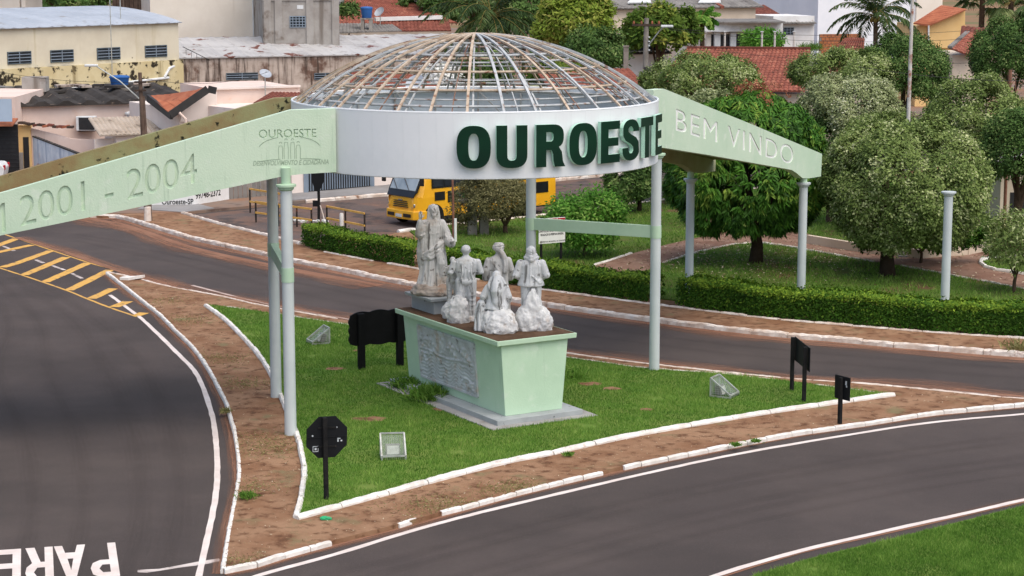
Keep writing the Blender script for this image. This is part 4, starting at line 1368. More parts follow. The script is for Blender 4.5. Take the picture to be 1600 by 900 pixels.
# man in shirt and trousers seen from behind
def man(c, s=1.0):
    for sx in (-1, 1):
        c.limb([(sx * .10, 0, .92), (sx * .115, .015, .5), (sx * .12, -.01, .10)], [.125, .095, .082])
        for q in range(5): c.limb([(sx * .12 - .07, -.05, .2 + .13 * q), (sx * .12, -.092, .17 + .13 * q), (sx * .12 + .075, -.04, .21 + .13 * q)], [.014, .016, .014])
        c.limb([(sx * .12, -.03, .045), (sx * .14, .16, .04)], [.055, .045])
    c.ball((0, -.03, .93), (.185, .135, .13), 18)
    c.loft([(.90, 0, 0, .20, .145, .03), (.96, 0, 0, .205, .15, .03), (1.02, 0, 0, .185, .135, .025), (1.12, 0, 0, .195, .135, .03), (1.28, 0, 0, .225, .145, .025), (1.40, 0, 0, .235, .14, .015), (1.48, 0, 0, .20, .115, .01), (1.53, 0, 0, .10, .09, 0), (1.58, 0, 0, .06, .06, 0)], 96, 9, .3, 5)
    for x in (-.1, -.03, .05, .12): c.limb([(x, -.135, 1.35), (x * .8, -.15, 1.18), (x * 1.1, -.145, 1.0)], [.012, .017, .014])
    c.limb([(0, 0, 1.5), (0, .01, 1.62)], [.062, .058])
    arms_forward(c, .235, 1.42)
    c.head((0, .02, 1.70), 1.05, 1, True)
    return c
st = empty('man_statue', ped_world(-0.36, 0.22, TOPZ - 0.005), 0.06, 'silver grey statue of a man in shirt and trousers, seen from behind', 'statue')
f = man(Clay()).cast('figure', 'statue', st, 0.0125, 1)
f.location = (0, 0, 0.08)
f.scale = (1.24, 1.2, 1.0)
c = Clay()
c.rock((0, 0.05, -0.02), (.36, .34, .16), 5, .15)
c.cast('rock_base', 'rock_white', st, 0.02, 1)
c = Clay()
c.rock((-.22, -.30, -0.03), (.28, .22, .68), 6, .24)
c.cast('boulder', 'rock_white', st, 0.018, 1)
st = empty('child_statue', ped_world(-0.50, 0.66, TOPZ - 0.005), 0.05, 'small grey child statue standing close beside the man statue', 'statue')
f = man(Clay()).cast('figure', 'statue_old', st, 0.018, 2)
f.scale = (.76, .72, .66)
f.location = (0, 0, 0.36)
Clay().rock((0, 0, -0.02), (.28, .28, .46), 8, .18).cast('rock_base', 'rock_white', st, 0.02, 1)

# tall man in long robe and turban
st = empty('turban_statue', ped_world(0.52, 0.10, TOPZ - 0.005), 0.12, 'grey statue in long robe and wound turban, between the man and the hooded one', 'statue')
c = Clay()
c.loft([(0, 0, 0, .27, .23, .08), (.3, 0, 0, .25, .21, .085), (.7, 0, 0, .225, .18, .08), (1.0, 0, 0, .21, .16, .06), (1.25, 0, 0, .225, .155, .045), (1.40, 0, 0, .235, .145, .02), (1.47, 0, 0, .20, .12, .01), (1.52, 0, 0, .1, .09, 0), (1.58, 0, 0, .06, .06, 0)], 96, 13, .8, .6)
for sx in (-1, 1):
    c.limb([(sx * .22, 0, 1.40), (sx * .29, .0, 1.15), (sx * .28, .09, .93)], [.085, .082, .085])
    c.limb([(sx * .28, .09, .93), (sx * .25, .2, .90)], [.05, .038])
    c.hand((sx * .25, .2, .90), (-sx * .2, 1, .1), (0, 0, 1), 1, .4)
c.limb([(0, 0, 1.5), (0, .01, 1.62)], [.062, .058])
c.head((0, .02, 1.70), 1.05, 1, False)
for q in range(4):
    r_ = (.105, .112, .105, .075)[q]
    c.limb([(r_ * math.cos(a), .0 + r_ * math.sin(a), 1.70 + .042 * q + .018 * math.sin(a + q)) for a in np.linspace(0, 6.28, 13)], [.030] * 13, 8)
c.ball((0, 0, 1.80), (.095, .095, .055), 16)
c.limb([(.02, -.10, 1.70), (.08, -.13, 1.58), (.13, -.14, 1.46), (.15, -.165, 1.28), (.14, -.17, 1.12)], [.055, .065, .07, .06, .045])
for x in (.10, .16): c.limb([(x, -.19, 1.50), (x + .02, -.215, 1.30), (x, -.21, 1.12)], [.016, .02, .014])
c.limb([(-.22, -.05, 1.47), (-.1, -.13, 1.3), (.05, -.175, 1.05), (.08, -.19, .5), (.06, -.21, .1)], [.02, .022, .025, .025, .022])
f = c.cast('figure', 'statue_old', st, 0.0125, 1)
f.location = (0, 0, 0.08)
f.scale = (1.12, 1.1, 1.0)
Clay().rock((0.08, 0, -0.02), (.42, .34, .15), 11, .16).cast('rock_base', 'rock_old', st, 0.02, 1)

# seated woman under a long veil
st = empty('seated_statue', ped_world(-0.42, -1.42, TOPZ - 0.005), 0.10, 'pale seated statue under a long smooth veil on a whitewashed rock', 'statue')
c = Clay()
c.loft([(.56, 0, .02, .26, .27, .04), (.66, 0, .02, .25, .25, .04), (.78, 0, .0, .20, .18, .03), (.95, 0, -.01, .19, .15, .02), (1.08, 0, 0, .20, .14, .01), (1.16, 0, 0, .16, .12, 0), (1.22, 0, 0, .07, .07, 0)], 96, 9, .4, 2)
c.limb([(.0, 0, 1.18), (0, .02, 1.28)], [.06, .055])
c.head((0, .03, 1.36), 0.98, 1, False)
c.ball((0, .005, 1.37), (.105, .115, .13), 18)                                                             # veil
c.limb([(0, -.075, 1.34), (0, -.125, 1.18), (.0, -.16, 1.02), (.01, -.155, .86), (.0, -.18, .74), (.01, -.19, .66)], [.105, .135, .15, .13, .115, .08])
c.limb([(-.10, -.03, 1.3), (-.17, -.08, 1.14), (-.12, -.14, .98)], [.055, .05, .03])
c.limb([(.10, -.03, 1.3), (.17, -.08, 1.14), (.12, -.14, .98)], [.055, .05, .03])
for sx in (-1, 1):
    c.limb([(sx * .18, 0, 1.08), (sx * (.29 if sx < 0 else .25), -.02, .86), (sx * .28, .14, .72)], [.085, .08, .062])
    c.hand((sx * .28, .14, .72), (-sx * .1, 1, 0), (0, 0, 1), .95, .4)
    c.limb([(sx * .12, .1, .62), (sx * .15, .42, .60), (sx * .14, .46, .12)], [.12, .105, .08])
c.loft([(.02, -.36, .0, .13, .15, .12), (.3, -.37, .0, .11, .13, .14), (.55, -.35, .0, .10, .12, .12), (.72, -.33, .02, .085, .11, .06), (.79, -.31, .03, .04, .06, 0)], 96, 6, 0, 3)
f = c.cast('figure', 'statue', st, 0.0125, 1)
f.scale = (1.15, 1.08, 1.0)
c = Clay()
c.rock((0.02, -.05, -0.03), (.43, .40, .64), 14, .15)
c.rock((0.08, -.28, -0.03), (.40, .27, .46), 15, .22)
c.cast('rock_seat', 'rock_white', st, 0.018, 1)

# hooded man behind a pile of rocks
st = empty('hooded_statue', ped_world(0.46, -1.60, TOPZ - 0.005), 0.02, 'pale hooded statue in loose coat standing behind piled white rocks', 'statue')
c = Clay()
for sx in (-1, 1): c.limb([(sx * .11, 0, .95), (sx * .12, .02, .5), (sx * .12, 0, .08)], [.13, .1, .085])
c.loft([(.86, 0, 0, .285, .20, .05), (.92, 0, 0, .275, .195, .05), (1.05, 0, 0, .235, .17, .035), (1.22, 0, 0, .235, .165, .025), (1.36, 0, 0, .25, .16, .015), (1.46, 0, 0, .21, .13, .01), (1.52, 0, 0, .11, .09, 0), (1.58, 0, 0, .06, .06, 0)], 96, 6, .6, 2)
c.limb([(-.02, -.15, 1.45), (-.02, -.172, 1.2), (-.03, -.20, .9)], [.012, .012, .012])
for sx in (-1, 1):
    c.limb([(sx * .23, 0, 1.42), (sx * .33, -.03, 1.12), (sx * .24, .17, 1.02)], [.092, .085, .07])
    c.limb([(sx * .24, .17, 1.02), (sx * .14, .27, 1.08)], [.055, .042])
    c.hand((sx * .14, .27, 1.08), (-sx * .5, .6, .3), (0, -.2, 1), 1, .4)
for q in range(3): c.limb([(.02 + .05 * q, -.18, 1.12 - .05 * q), (.13 + .02 * q, -.175, 1.0 - .03 * q), (.23, -.12, 1.02 - .04 * q)], [.014, .018, .014])
c.limb([(0, 0, 1.5), (0, .01, 1.62)], [.06, .06])
c.head((0, .03, 1.69), 1.0, 1, False)
c.ball((0, -.005, 1.71), (.112, .125, .14), 18)
c.limb([(-.085, -.01, 1.62), (0, -.125, 1.58), (.095, -.01, 1.62)], [.05, .055, .05])
c.limb([(-.12, 0, 1.56), (0, -.15, 1.51), (.13, 0, 1.56)], [.05, .055, .05])
for z_ in (1.74, 1.68, 1.62): c.limb([(-.10, -.05, z_ + .03), (.0, -.13, z_ - .02), (.11, -.03, z_ - .03)], [.014, .017, .014])
f = c.cast('figure', 'statue', st, 0.0125, 1)
f.location = (0, 0, .22)
f.scale = (1.14, 1.1, 1.0)
c = Clay()
c.rock((.02, 0.0, -.03), (.44, .42, .45), 21, .18)
c.rock((.04, -.18, -.03), (.26, .22, .98), 22, .2)
c.rock((-.14, -.24, -.03), (.24, .22, .66), 23, .2)
c.rock((.26, -.16, -.03), (.28, .26, .56), 24, .24)
c.cast('rock_pile', 'rock_white', st, 0.018, 1)
# ------------------------------------------------------------------ signs and lamps on the island
def yaw_of(a, c):
    return math.atan2(c.y - a.y, c.x - a.x)
# back of the octagonal stop sign
P = G(510, 780, 0.14)
st = empty('stop_sign', P, 0.38, 'back of a black octagonal stop sign on a weathered post, left end of lawn', 'sign')
zc = PY(508, 684, P.y).z - 0.14
MB().bar((0, 0, -0.2), (-0.012, 0, zc + 0.43), 0.095, 0.085, (0, 1, 0)).build('post', 'post_black', st, local=True, bevel=0.012)
oct_ = [(0.475 * math.cos(math.radians(22.5 + 45 * i)), 0.475 * math.sin(math.radians(22.5 + 45 * i))) for i in range(8)]
b = MB()
b.prism([(x, 0.050, zc + y) for x, y in oct_], (0, 0.012, 0))
pl = b.build('plate', 'sign_back', st, local=True, bevel=0.004)
pl.rotation_euler = (0, math.radians(2), 0)
for z_ in (.2, -.2): MB().bar((-0.2, 0.040, zc + z_), (0.2, 0.040, zc + z_), 0.02, 0.035).build('bracket', 'post_black', pl, local=True)
MB().bar((-0.43, 0.043, zc), (0.43, 0.043, zc), 0.012, 0.014).build('seam', 'sign_back', pl, local=True)
for x, z, w, h in ((-0.24, zc - 0.24, 0.12, 0.11), (0.27, zc - 0.07, 0.11, 0.07)):
    b = MB()
    if w > h * 1.3:
        b.box((x - .03, 0.047, z), (0.03, 0.004, 0.08)).box((x - .01, 0.046, z + .03), (0.07, 0.004, 0.018)).box((x + .045, 0.047, z - .02), (0.035, 0.004, 0.03))
    else:
        for zz in (-.055, .055): b.box((x, 0.047, z + zz), (w, 0.004, 0.012))
        for xx in (-.055, .055): b.box((x + xx, 0.047, z), (0.012, 0.004, h))
        b.box((x, 0.046, z), (0.04, 0.004, 0.05))
    b.build('sticker', 'sticker', pl, local=True)
for x, z in ((-0.31, zc + 0.04), (0.2, zc + 0.2)):
    MB().cyl((x, 0.05, z), (x, 0.036, z), 0.018, n=10).build('bolt', 'sticker', pl, local=True)

# two-legged road sign seen nearly end-on
A_, B_ = G(1237, 610, 0.14), G(1256, 627, 0.14)
st = empty('two_leg_sign', A_, 0, 'black two-legged road sign turned edge-on at the narrow lawn end', 'sign')
hz = PY(1237, 527, A_.y).z
for q in (A_, B_):
    MB().box((q.x, q.y, (hz - 0.05) / 2), (0.10, 0.10, hz + 0.05)).build('leg', 'post_black', st, bevel=0.01)
d = (B_ - A_).normalized()
nrm = Vector((-d.y, d.x, 0))
b = MB()
o_ = nrm * -0.085 if nrm.x > 0 else nrm * 0.085
o_ = nrm * (0.075 if nrm.x > 0 else -0.075)
q0, q1 = A_ - d * 0.12 + o_, B_ + d * 0.18 + o_
b.prism([(q0.x, q0.y, hz - 0.62), (q1.x, q1.y, hz - 0.62), (q1.x, q1.y, hz + 0.0), (q0.x, q0.y, hz + 0.0)], nrm * 0.02)
b.build('plate', 'sign_back', st, bevel=0.006)

# small square sign
P = G(1312, 662, 0.1)
st = empty('small_sign', P, -0.95, 'small black square sign on a short post beside the lawn kerb', 'sign')
zt = PY(1312, 590, P.y).z - 0.1
MB().box((0, 0, zt / 2 - 0.1), (0.09, 0.085, zt + 0.2)).build('post', 'post_black', st, local=True, bevel=0.01)
pl = MB().box((0, 0.062, zt - 0.26), (0.52, 0.025, 0.58)).build('plate', 'sign_back', st, local=True, bevel=0.03)
MB().box((0.13, 0.047, zt - 0.12), (0.05, 0.004, 0.1)).box((0.15, 0.047, zt - 0.2), (0.04, 0.004, 0.05)).build('sticker', 'sticker', pl, local=True)

# carved wooden board, back side
A_, B_ = G(565, 577, 0.14), G(625, 571, 0.14)
st = empty('carved_board', (A_ + B_) / 2, yaw_of(A_, B_), 'black wooden board with scalloped edge on two thick legs, left of pedestal', 'sign')
wl = (B_ - A_).length
zt = PY(567, 490, A_.y).z - 0.14
for sx in (-1, 1):
    MB().box((sx * wl / 2, 0, zt / 2 - 0.1), (0.19, 0.14, zt + 0.2)).build('leg', 'black_paint', st, local=True, bevel=0.012)
hw = wl / 2 + 0.28
out = []
for i in range(57):
    t = i / 56
    x = -hw + 2 * hw * t
    out.append((x, zt - 0.03 + 0.045 * abs(math.sin(t * math.pi * 3)) + .04 * math.sin(math.pi * t) - 0.04 * (abs(2 * t - 1) ** 6)))
for i in range(15):
    t = i / 14
    out.append((hw + 0.05 * abs(math.sin(t * math.pi * 3)), zt - 0.12 - 0.72 * t))
for i in range(57):
    t = 1 - i / 56
    x = -hw + 2 * hw * t
    out.append((x, zt - 0.88 - 0.04 * abs(math.sin(t * math.pi * 3)) + 0.03 * (abs(2 * t - 1) ** 6)))
for i in range(15):
    t = 1 - i / 14
    out.append((-hw - 0.05 * abs(math.sin(t * math.pi * 3)), zt - 0.12 - 0.72 * t))
dd = []
for p in out:
    if not dd or (abs(p[0] - dd[-1][0]) + abs(p[1] - dd[-1][1])) > 0.004: dd.append(p)
b = MB()
b.prism([(x, 0.075, z) for x, z in dd], (0, 0.06, 0))
b.build('board', 'black_paint', st, local=True)

# caged ground spotlights
def spot_cage(px, yaw, label, s=1.0):
    P = G(*px, 0.13)
    e = empty('ground_spotlight', P, yaw, label, 'spotlight', 'caged spotlights on the lawn')
    w, d_, hb, hf = 0.27 * s, 0.22 * s, 0.50 * s, 0.10 * s
    c = {('b', -1): (-w, d_, hb), ('b', 1): (w, d_, hb), ('f', -1): (-w, -d_ * 1.5, hf), ('f', 1): (w, -d_ * 1.5, hf)}
    b = MB()
    k = 0.035
    b.bar(c['b', -1], c['b', 1], k, k)
    b.bar(c['f', -1], c['f', 1], k, k)
    for sx in (-1, 1):
        b.bar(c['b', sx], c['f', sx], k, k)
        b.bar(c['b', sx], (sx * w, d_, -0.03), k, k, (0, 1, 0))
        b.bar(c['f', sx], (sx * w, -d_ * 1.5, -0.03), k, k, (0, 1, 0))
        b.bar((sx * w, d_, 0.03), (sx * w, -d_ * 1.5, 0.03), k, k)
    b.build('frame', 'galvanised', e, local=True)
    b = MB()
    for sx in (-1, 1):
        for i in range(1, 12):
            y = d_ - (d_ * 2.5) * i / 12
            top = hb + (hf - hb) * i / 12
            b.cyl((sx * w, y, 0.02), (sx * w, y, top), 0.004, n=4)
        for i in range(1, 9):
            z = hb * i / 9
            yy = d_ if z < hf else None
            t = 1.0 if z < hf else (hb - z) / (hb - hf)
            b.cyl((sx * w, d_, z), (sx * w, d_ - d_ * 2.5 * t, z), 0.004, n=4)
    for i in range(1, 13):
        x = -w + 2 * w * i / 13
        b.cyl((x, d_, 0.02), (x, d_, hb), 0.004, n=4)
        b.cyl((x, -d_ * 1.5, 0.02), (x, -d_ * 1.5, hf), 0.004, n=4)
    o = b.build('wire_mesh', 'galvanised', e, local=True)
    o['kind'] = 'stuff'
    L_ = MB()
    L_.prism([(-w * .6, -0.04, 0.05), (-w * .6, 0.10, 0.05), (-w * .6, 0.17, 0.26), (-w * .6, 0.05, 0.30)], (w * 1.2, 0, 0))
    lh = L_.build('lamp_housing', 'rim_grey', e, local=True, bevel=0.01)
    b = MB()
    b.box((0, -0.02, 0.165), (w * 1.0, 0.012, 0.20), Matrix.Rotation(math.radians(-20), 3, 'X'))
    b.build('lamp_glass', 'lamp_clear', lh, local=True)
    b = MB()
    n_ = Vector((0, hb - hf, d_ * 2.5)).normalized()
    for x0, x1 in ((-w + .02, w - .02),):
        b.prism([(x0, d_ - .02, hb - .045), (x1, d_ - .02, hb - .045), (x1, -d_ * 1.5 + .02, hf - .02), (x0, -d_ * 1.5 + .02, hf - .02)], n_ * 0.006)
    b.build('cover_glass', 'cover_glass', e, local=True)
    return e
m = mat('cover_glass', '#8d9a8a', '#a5b0a0', 12.0, 0.2)
m.node_tree.nodes['Principled BSDF'].inputs['Alpha'].default_value = 0.2
spot_cage((614, 714), 0.12, 'caged spotlight in the grass beside the octagonal sign')
spot_cage((500, 536), -1.15, 'caged spotlight in the grass left of the black carved board', 0.95)
spot_cage((1129, 619), 1.05, 'caged spotlight on the right part of the lawn near two-legged sign', 1.0)

# ------------------------------------------------------------------ notice board in the park
A_, B_ = G(846, 416, 0.14), G(876, 413, 0.14)
st = empty('notice_board', (A_ + B_) / 2, yaw_of(A_, B_) - 0.05, 'white municipal notice board with red heading on two black legs in the park', 'sign')
wl = (B_ - A_).length
for sx in (-1, 1):
    MB().box((sx * wl / 2, 0, 0.85), (0.07, 0.06, 1.9)).build('leg', 'post_black', st, local=True)
zb_, zt_ = PY(860, 381, A_.y).z - 0.14, PY(880, 339, B_.y).z - 0.14
bd = MB().box((0, -0.05, (zb_ + zt_) / 2), (1.12, 0.025, zt_ - zb_)).build('board', 'white_paint', st, local=True, bevel=0.004)
MB().box((0, -0.066, zt_ - 0.13), (1.10, 0.006, 0.22)).build('heading', 'red_paint', bd, local=True)
def flat_text(s, size, mtl, parent, o, right=(1, 0, 0), up=(0, 0, 1), off=0.0, xs=1.0, name='lettering', **k):
    me = text_mesh(s, size, off, 0.0, xscale=xs, **k)
    me.transform(frame(o, right, up))
    me.materials.clear()
    me.materials.append(MATS[mtl])
    ob = link(name, me, parent)
    ob['kind'] = 'stuff'
    return ob
flat_text('ATENÇÃO', 0.17, 'white_paint', bd, (0, -0.0705, zt_ - 0.13), off=0.003)
for i, (s_, z_) in enumerate((('INÍCIO DE QUALQUER TIPO DE', .34), ('CONSTRUÇÃO, SOMENTE NO SETOR DE', .47), ('FISCALIZAÇÃO DA PREFEITURA MUNICIPAL', .60))):
    flat_text(s_, 0.105, 'black_paint', bd, (0, -0.0645, zt_ - z_), off=0.004, xs=(1.0, .82, .66)[i] * .72)
flat_text('PREFEITURA MUNICIPAL DE OUROESTE', 0.07, 'black_paint', bd, (0.05, -0.0645, zt_ - 0.86), off=0.002, xs=.85)
MB().cyl((-.47, -0.062, zt_ - .86), (-.47, -0.068, zt_ - .86), .045, n=12).build('seal', 'rim_grey', bd, local=True)

# ------------------------------------------------------------------ school bus
P = G(652, 357, 0.0)
dirb = (G(873, 332) - P)
dirb.z = 0
dirb.normalize()
yb = math.atan2(dirb.y, dirb.x)
BL, BW, BH = 7.9, 2.2, 2.85
bus = empty('school_bus', P + dirb * (BL / 2) + Vector((-dirb.y, dirb.x, 0)) * (BW / 2), yb, 'yellow and black school minibus parked on the side street', 'bus')
# local x runs from nose (-) to tail (+); -y is the side facing the island
hx, hy = BL / 2, BW / 2
def bsec(x, z0, z1, y, yt):
    """body cross-section, rounded at the roof"""
    return [(x, -y, z0), (x, -y, z0 + 0.9), (x, -yt, z1 - 0.35), (x, -yt + 0.10, z1 - 0.10), (x, -yt + 0.35, z1), (x, yt - 0.35, z1), (x, yt - 0.10, z1 - 0.10), (x, yt, z1 - 0.35), (x, y, z0 + 0.9), (x, y, z0)]
secs = [(-hx, .42, 1.30, .86, .80), (-hx + .10, .38, 1.42, .98, .90), (-hx + .30, .36, 1.9, 1.07, .98), (-hx + .62, .36, 2.62, 1.10, 1.02), (-hx + .95, .36, BH, 1.10, 1.04), (hx - .25, .36, BH, 1.10, 1.04), (hx, .42, BH - .15, 1.06, 1.0)]
b = MB()
vs = []
for q in secs: vs += bsec(*q)
n = 10
fs = []
for i in range(len(secs) - 1):
    for k in range(n):
        fs.append((i * n + k, i * n + (k + 1) % n, (i + 1) * n + (k + 1) % n, (i + 1) * n + k))
fs += [tuple(range(n))[::-1], tuple(range((len(secs) - 1) * n, len(secs) * n))]
b.add(vs, fs)
body = b.build('body', 'bus_yellow', bus, local=True, bevel=0.03)
body.data.flip_normals() if body.data.polygons[0].normal.z > 5 else None
def bp(name, b, m, parent=None, **k): return b.build(name, m, parent or bus, local=True, **k)
# raked windscreen
b = MB()
wq = [(-hx + .16, 0.86, 1.50), (-hx + .16, -0.86, 1.50), (-hx + .70, -0.86, 2.58), (-hx + .70, 0.86, 2.58)]
nv = Vector((-1.08, 0, 0.54)).normalized()
b.prism([Vector(q) + nv * 0.05 for q in wq], nv * 0.05)
ws = bp('windscreen', b, 'glass_reflect', bevel=0.02)
b = MB()
bq = [(-hx + .02, 0.90, 1.24), (-hx + .02, -0.90, 1.24), (-hx + .17, -0.92, 1.50), (-hx + .17, 0.92, 1.50)]
b.prism([Vector(q) + nv * 0.03 for q in bq], nv * 0.06)
bp('scuttle_panel', b, 'bus_black', bevel=0.015)
for sy in (-1, 1):
    b = MB()
    b.bar(Vector((-hx + .15, sy * .90, 1.42)) + nv * .06, Vector((-hx + .72, sy * .90, 2.60)) + nv * .06, 0.10, 0.07)
    bp('pillar', b, 'bus_black')
for sy in (-0.45, 0.35):
    b = MB()
    b.bar(Vector((-hx + .18, sy, 1.52)) + nv * .125, Vector((-hx + .42, sy + 0.62, 2.02)) + nv * .125, 0.025, 0.02)
    bp('wiper', b, 'bus_black', ws)
b = MB()
b.cyl(Vector((-hx + .26, -0.70, 1.66)) + nv * .10, Vector((-hx + .26, -0.70, 1.66)) + nv * .104, 0.09, n=14)
bp('sticker', b, 'white_paint', ws)
# nose
b = MB()
b.prism([(-hx - .04, -.98, .34), (-hx + .5, -1.12, .34), (-hx + .5, -1.12, .66), (-hx - .04, -.98, .66)], (0, 0.01, 0))
bum = MB()
bum.prism([(-hx + .6, -1.13, .32), (-hx + .18, -1.10, .32), (-hx - .08, -.90, .32), (-hx - .12, 0, .32), (-hx - .08, .90, .32), (-hx + .18, 1.10, .32), (-hx + .6, 1.13, .32)], (0, 0, .38))
bu = bp('bumper', bum, 'bus_yellow', bevel=0.03)
for y in (-0.55, 0.55):
    bp('bumper_vent', MB().box((-hx - .105, y, .50), (.06, .46, .14), Matrix.Rotation(0.06 if y < 0 else -0.06, 3, 'Z')), 'bus_black', bu)
pl = bp('number_plate', MB().box((-hx - .135, 0.0, .47), (.02, .40, .13)), 'plastic_white', bu)
for z in (.84, .92, 1.0, 1.08):
    bp('grille_bar', MB().box((-hx - .02, 0, z), (.06, 1.0 - (z - .84) * .5, .03)), 'bus_black')
bp('grille_badge', MB().box((-hx - .035, 0, 1.13), (.04, .26, .05)), 'chrome')
for sy in (-1, 1):
    hl_ = bp('headlight', MB().box((-hx + .07, sy * .82, .92), (.12, .20, .17), Matrix.Rotation(sy * .35, 3, 'Z')), 'chrome', bevel=0.04)
    bp('indicator', MB().cyl((-hx - .01, sy * .80, .84), (-hx - .03, sy * .80, .84), 0.06, n=12), 'guard_yellow', hl_)
    b = MB()
    b.tube([(-hx + .55, sy * 1.05, 2.45), (-hx + .2, sy * 1.28, 2.5), (-hx + .1, sy * 1.30, 2.2)], 0.02, 6)
    mr = bp('mirror_arm', b, 'bus_black')
    bp('mirror', MB().box((-hx + .1, sy * 1.30, 2.0), (.10, .22, .42)), 'bus_black', mr, bevel=0.03)
# black flank band, window band, panes
for sy in (-1, 1):
    y0 = sy * 1.104
    def side(x0, x1, z0, z1, off=0.0):
        def yy(z): return sy * (1.10 - max(0, (z - 1.26)) / 1.24 * 0.06 + 0.012 + off)
        return MB().prism([(x0, yy(z0), z0), (x1, yy(z0), z0), (x1, yy(z1), z1), (x0, yy(z1), z1)], (0, sy * 0.012, 0))
    bp('window_band', side(-hx + .80, hx - .3, 1.62, 2.50), 'bus_black')
    xw = -hx + .86
    for i in range(6):
        w_ = 0.62 if i == 0 else 1.13
        bp('window', side(xw, xw + w_ - .06, 1.68, 2.44, 0.014), 'glass_dark')
        xw += w_
    bp('flank_panel', side(-hx + .95, -hx + 1.5, 1.10, 1.46), 'bus_black')
    bp('flank_panel', side(-hx + 1.66, hx - .5, 0.98, 1.46), 'bus_black')
    bp('skirt_trim', side(-hx + .6, hx - .2, 0.36, 0.42, 0.004), 'bus_black')
    bp('reflector', side(-hx + 2.45, -hx + 2.6, 0.78, 0.84, 0.004), 'red_paint')
    # coat of arms on the flank
    cx, cz = -hx + 2.35, 1.24
    yo = sy * 1.128
    cr = bp('crest', MB().prism([(cx - .13, yo, cz + .12), (cx + .13, yo, cz + .12), (cx + .13, yo, cz - .05), (cx, yo, cz - .17), (cx - .13, yo, cz - .05)], (0, sy * .006, 0)), 'blue_paint')
    bp('crest_crown', MB().prism([(cx - .10, yo, cz + .125), (cx + .10, yo, cz + .125), (cx + .12, yo, cz + .20), (cx - .12, yo, cz + .20)], (0, sy * .006, 0)), 'red_paint', cr)
    bp('crest_field', MB().prism([(cx - .10, yo + sy * .006, cz - .06), (cx + .10, yo + sy * .006, cz - .06), (cx, yo + sy * .006, cz - .14)], (0, sy * .004, 0)), 'line_yellow', cr)
    bp('crest_field', MB().prism([(cx - .10, yo + sy * .006, cz + .03), (cx + .10, yo + sy * .006, cz + .03), (cx + .10, yo + sy * .006, cz + .09), (cx - .10, yo + sy * .006, cz + .09)], (0, sy * .004, 0)), 'green_paint', cr)
    for s2 in (-1, 1):
        bp('crest_branch', MB().tube([(cx + s2 * .05, yo, cz - .19), (cx + s2 * .17, yo, cz - .08), (cx + s2 * .18, yo, cz + .10)], 0.016, 5), 'green_paint', cr)
    bp('crest_scroll', MB().prism([(cx - .17, yo, cz - .17), (cx + .17, yo, cz - .17), (cx + .15, yo, cz - .21), (cx - .15, yo, cz - .21)], (0, sy * .009, 0)), 'plastic_white', cr)
    for x in (-hx + 0.92, hx - 1.75):
        b = MB()
        b.prism([(x + .52 * math.cos(a), sy * 1.085, .44 + .52 * math.sin(a)) for a in np.linspace(-0.12, math.pi + .12, 14)], (0, sy * 0.03, 0))
        bp('wheel_arch', b, 'bus_black')
        ty = bp('tyre', MB().lathe([(0.22, -.11), (0.39, -.12), (0.42, -.08), (0.42, .08), (0.39, .12), (0.22, .11)], (0, 0, 0), 24), 'tyre', smooth=True)
        ty.location = (x, sy * 1.02, 0.42)
        ty.rotation_euler = (math.pi / 2, 0, 0)
        bp('rim', MB().lathe([(0.23, -.10), (0.23, .115), (0.12, .09), (0.10, .13)], (0, 0, 0), 18), 'rim_grey', ty)
        bp('rim', MB().lathe([(0.10, -.13), (0.12, -.09), (0.23, -.115), (0.23, .1)], (0, 0, 0), 18), 'rim_grey', ty)
b = MB()
b.prism([(hx + .015, -.85, 1.55), (hx + .015, .85, 1.55), (hx + .005, .85, 2.4), (hx + .005, -.85, 2.4)], (0.02, 0, 0))
bp('rear_window', b, 'glass_dark')
for sy in (-1, 1): bp('tail_light', MB().box((hx + .01, sy * .95, 1.0), (.05, .14, .4)), 'red_paint')

# ------------------------------------------------------------------ guard rails of the side street
def guard(px_posts, h, label):
    pts = [G(x, y, 0.1) for x, y in px_posts]
    e = empty('guard_rail', pts[0], 0, label, 'guard rail', 'yellow topped guard rails by the side street')
    for i, p in enumerate(pts):
        MB().box((p.x, p.y, p.z + h / 2 - .05), (0.07, 0.07, h + .1)).build('post', 'guard_black', e)
    a, c = pts[0], pts[-1]
    for z in (h, h * .42):
        MB().bar(a + Vector((0, -0.05, z)), c + Vector((0, -0.05, z)), 0.05, 0.075).build('rail', 'guard_yellow', e)
guard([(400, 344), (435, 350), (464, 351), (487, 356)], 0.80, 'yellow and black guard rail partly behind the two left columns')
guard([(511, 354), (540, 360), (570, 366)], 0.86, 'yellow and black guard rail beside the hedge end, nearest the bus')
guard([(391, 329), (430, 336), (452, 340)], 0.98, 'yellow and black guard rail farthest back, left of the columns')
# black signpost with a battered board
P = G(498, 346, 0.1)
st = empty('battered_signpost', P, 0, 'battered black signpost with a narrow board standing between the guard rails', 'sign')
MB().tube([(0, 0, -.1), (0.02, 0, 1.0), (0.0, 0, 2.5)], 0.06, 8).build('post', 'post_black', st, local=True)
b = MB()
b.prism([(-.26, -.05, 2.35), (.26, -.05, 2.35), (.26, -.05, 1.75), (.06, -.05, 1.3), (-.12, -.05, 1.3), (-.26, -.05, 1.75)], (0, -.03, 0))
b.build('board', 'sign_back', st, local=True)
MB().box((-.13, -.06, .78), (.22, .04, .26)).build('plate', 'sign_back', st, local=True)
MB().tube([(.08, -.05, .7), (.2, -.1, .3), (.26, -.12, .0)], 0.025, 6).build('bent_strip', 'kerb_worn', st, local=True)
P = G(534, 364, 0.1)
st = empty('bollard', P, 0.1, 'short white peeling bollard stub in front of the guard rail', 'bollard')
MB().lathe([(.085, -.1), (.085, .78), (.06, .82)], (0, 0, 0), 12).build('shaft', 'pole_rusty', st, local=True, smooth=True)
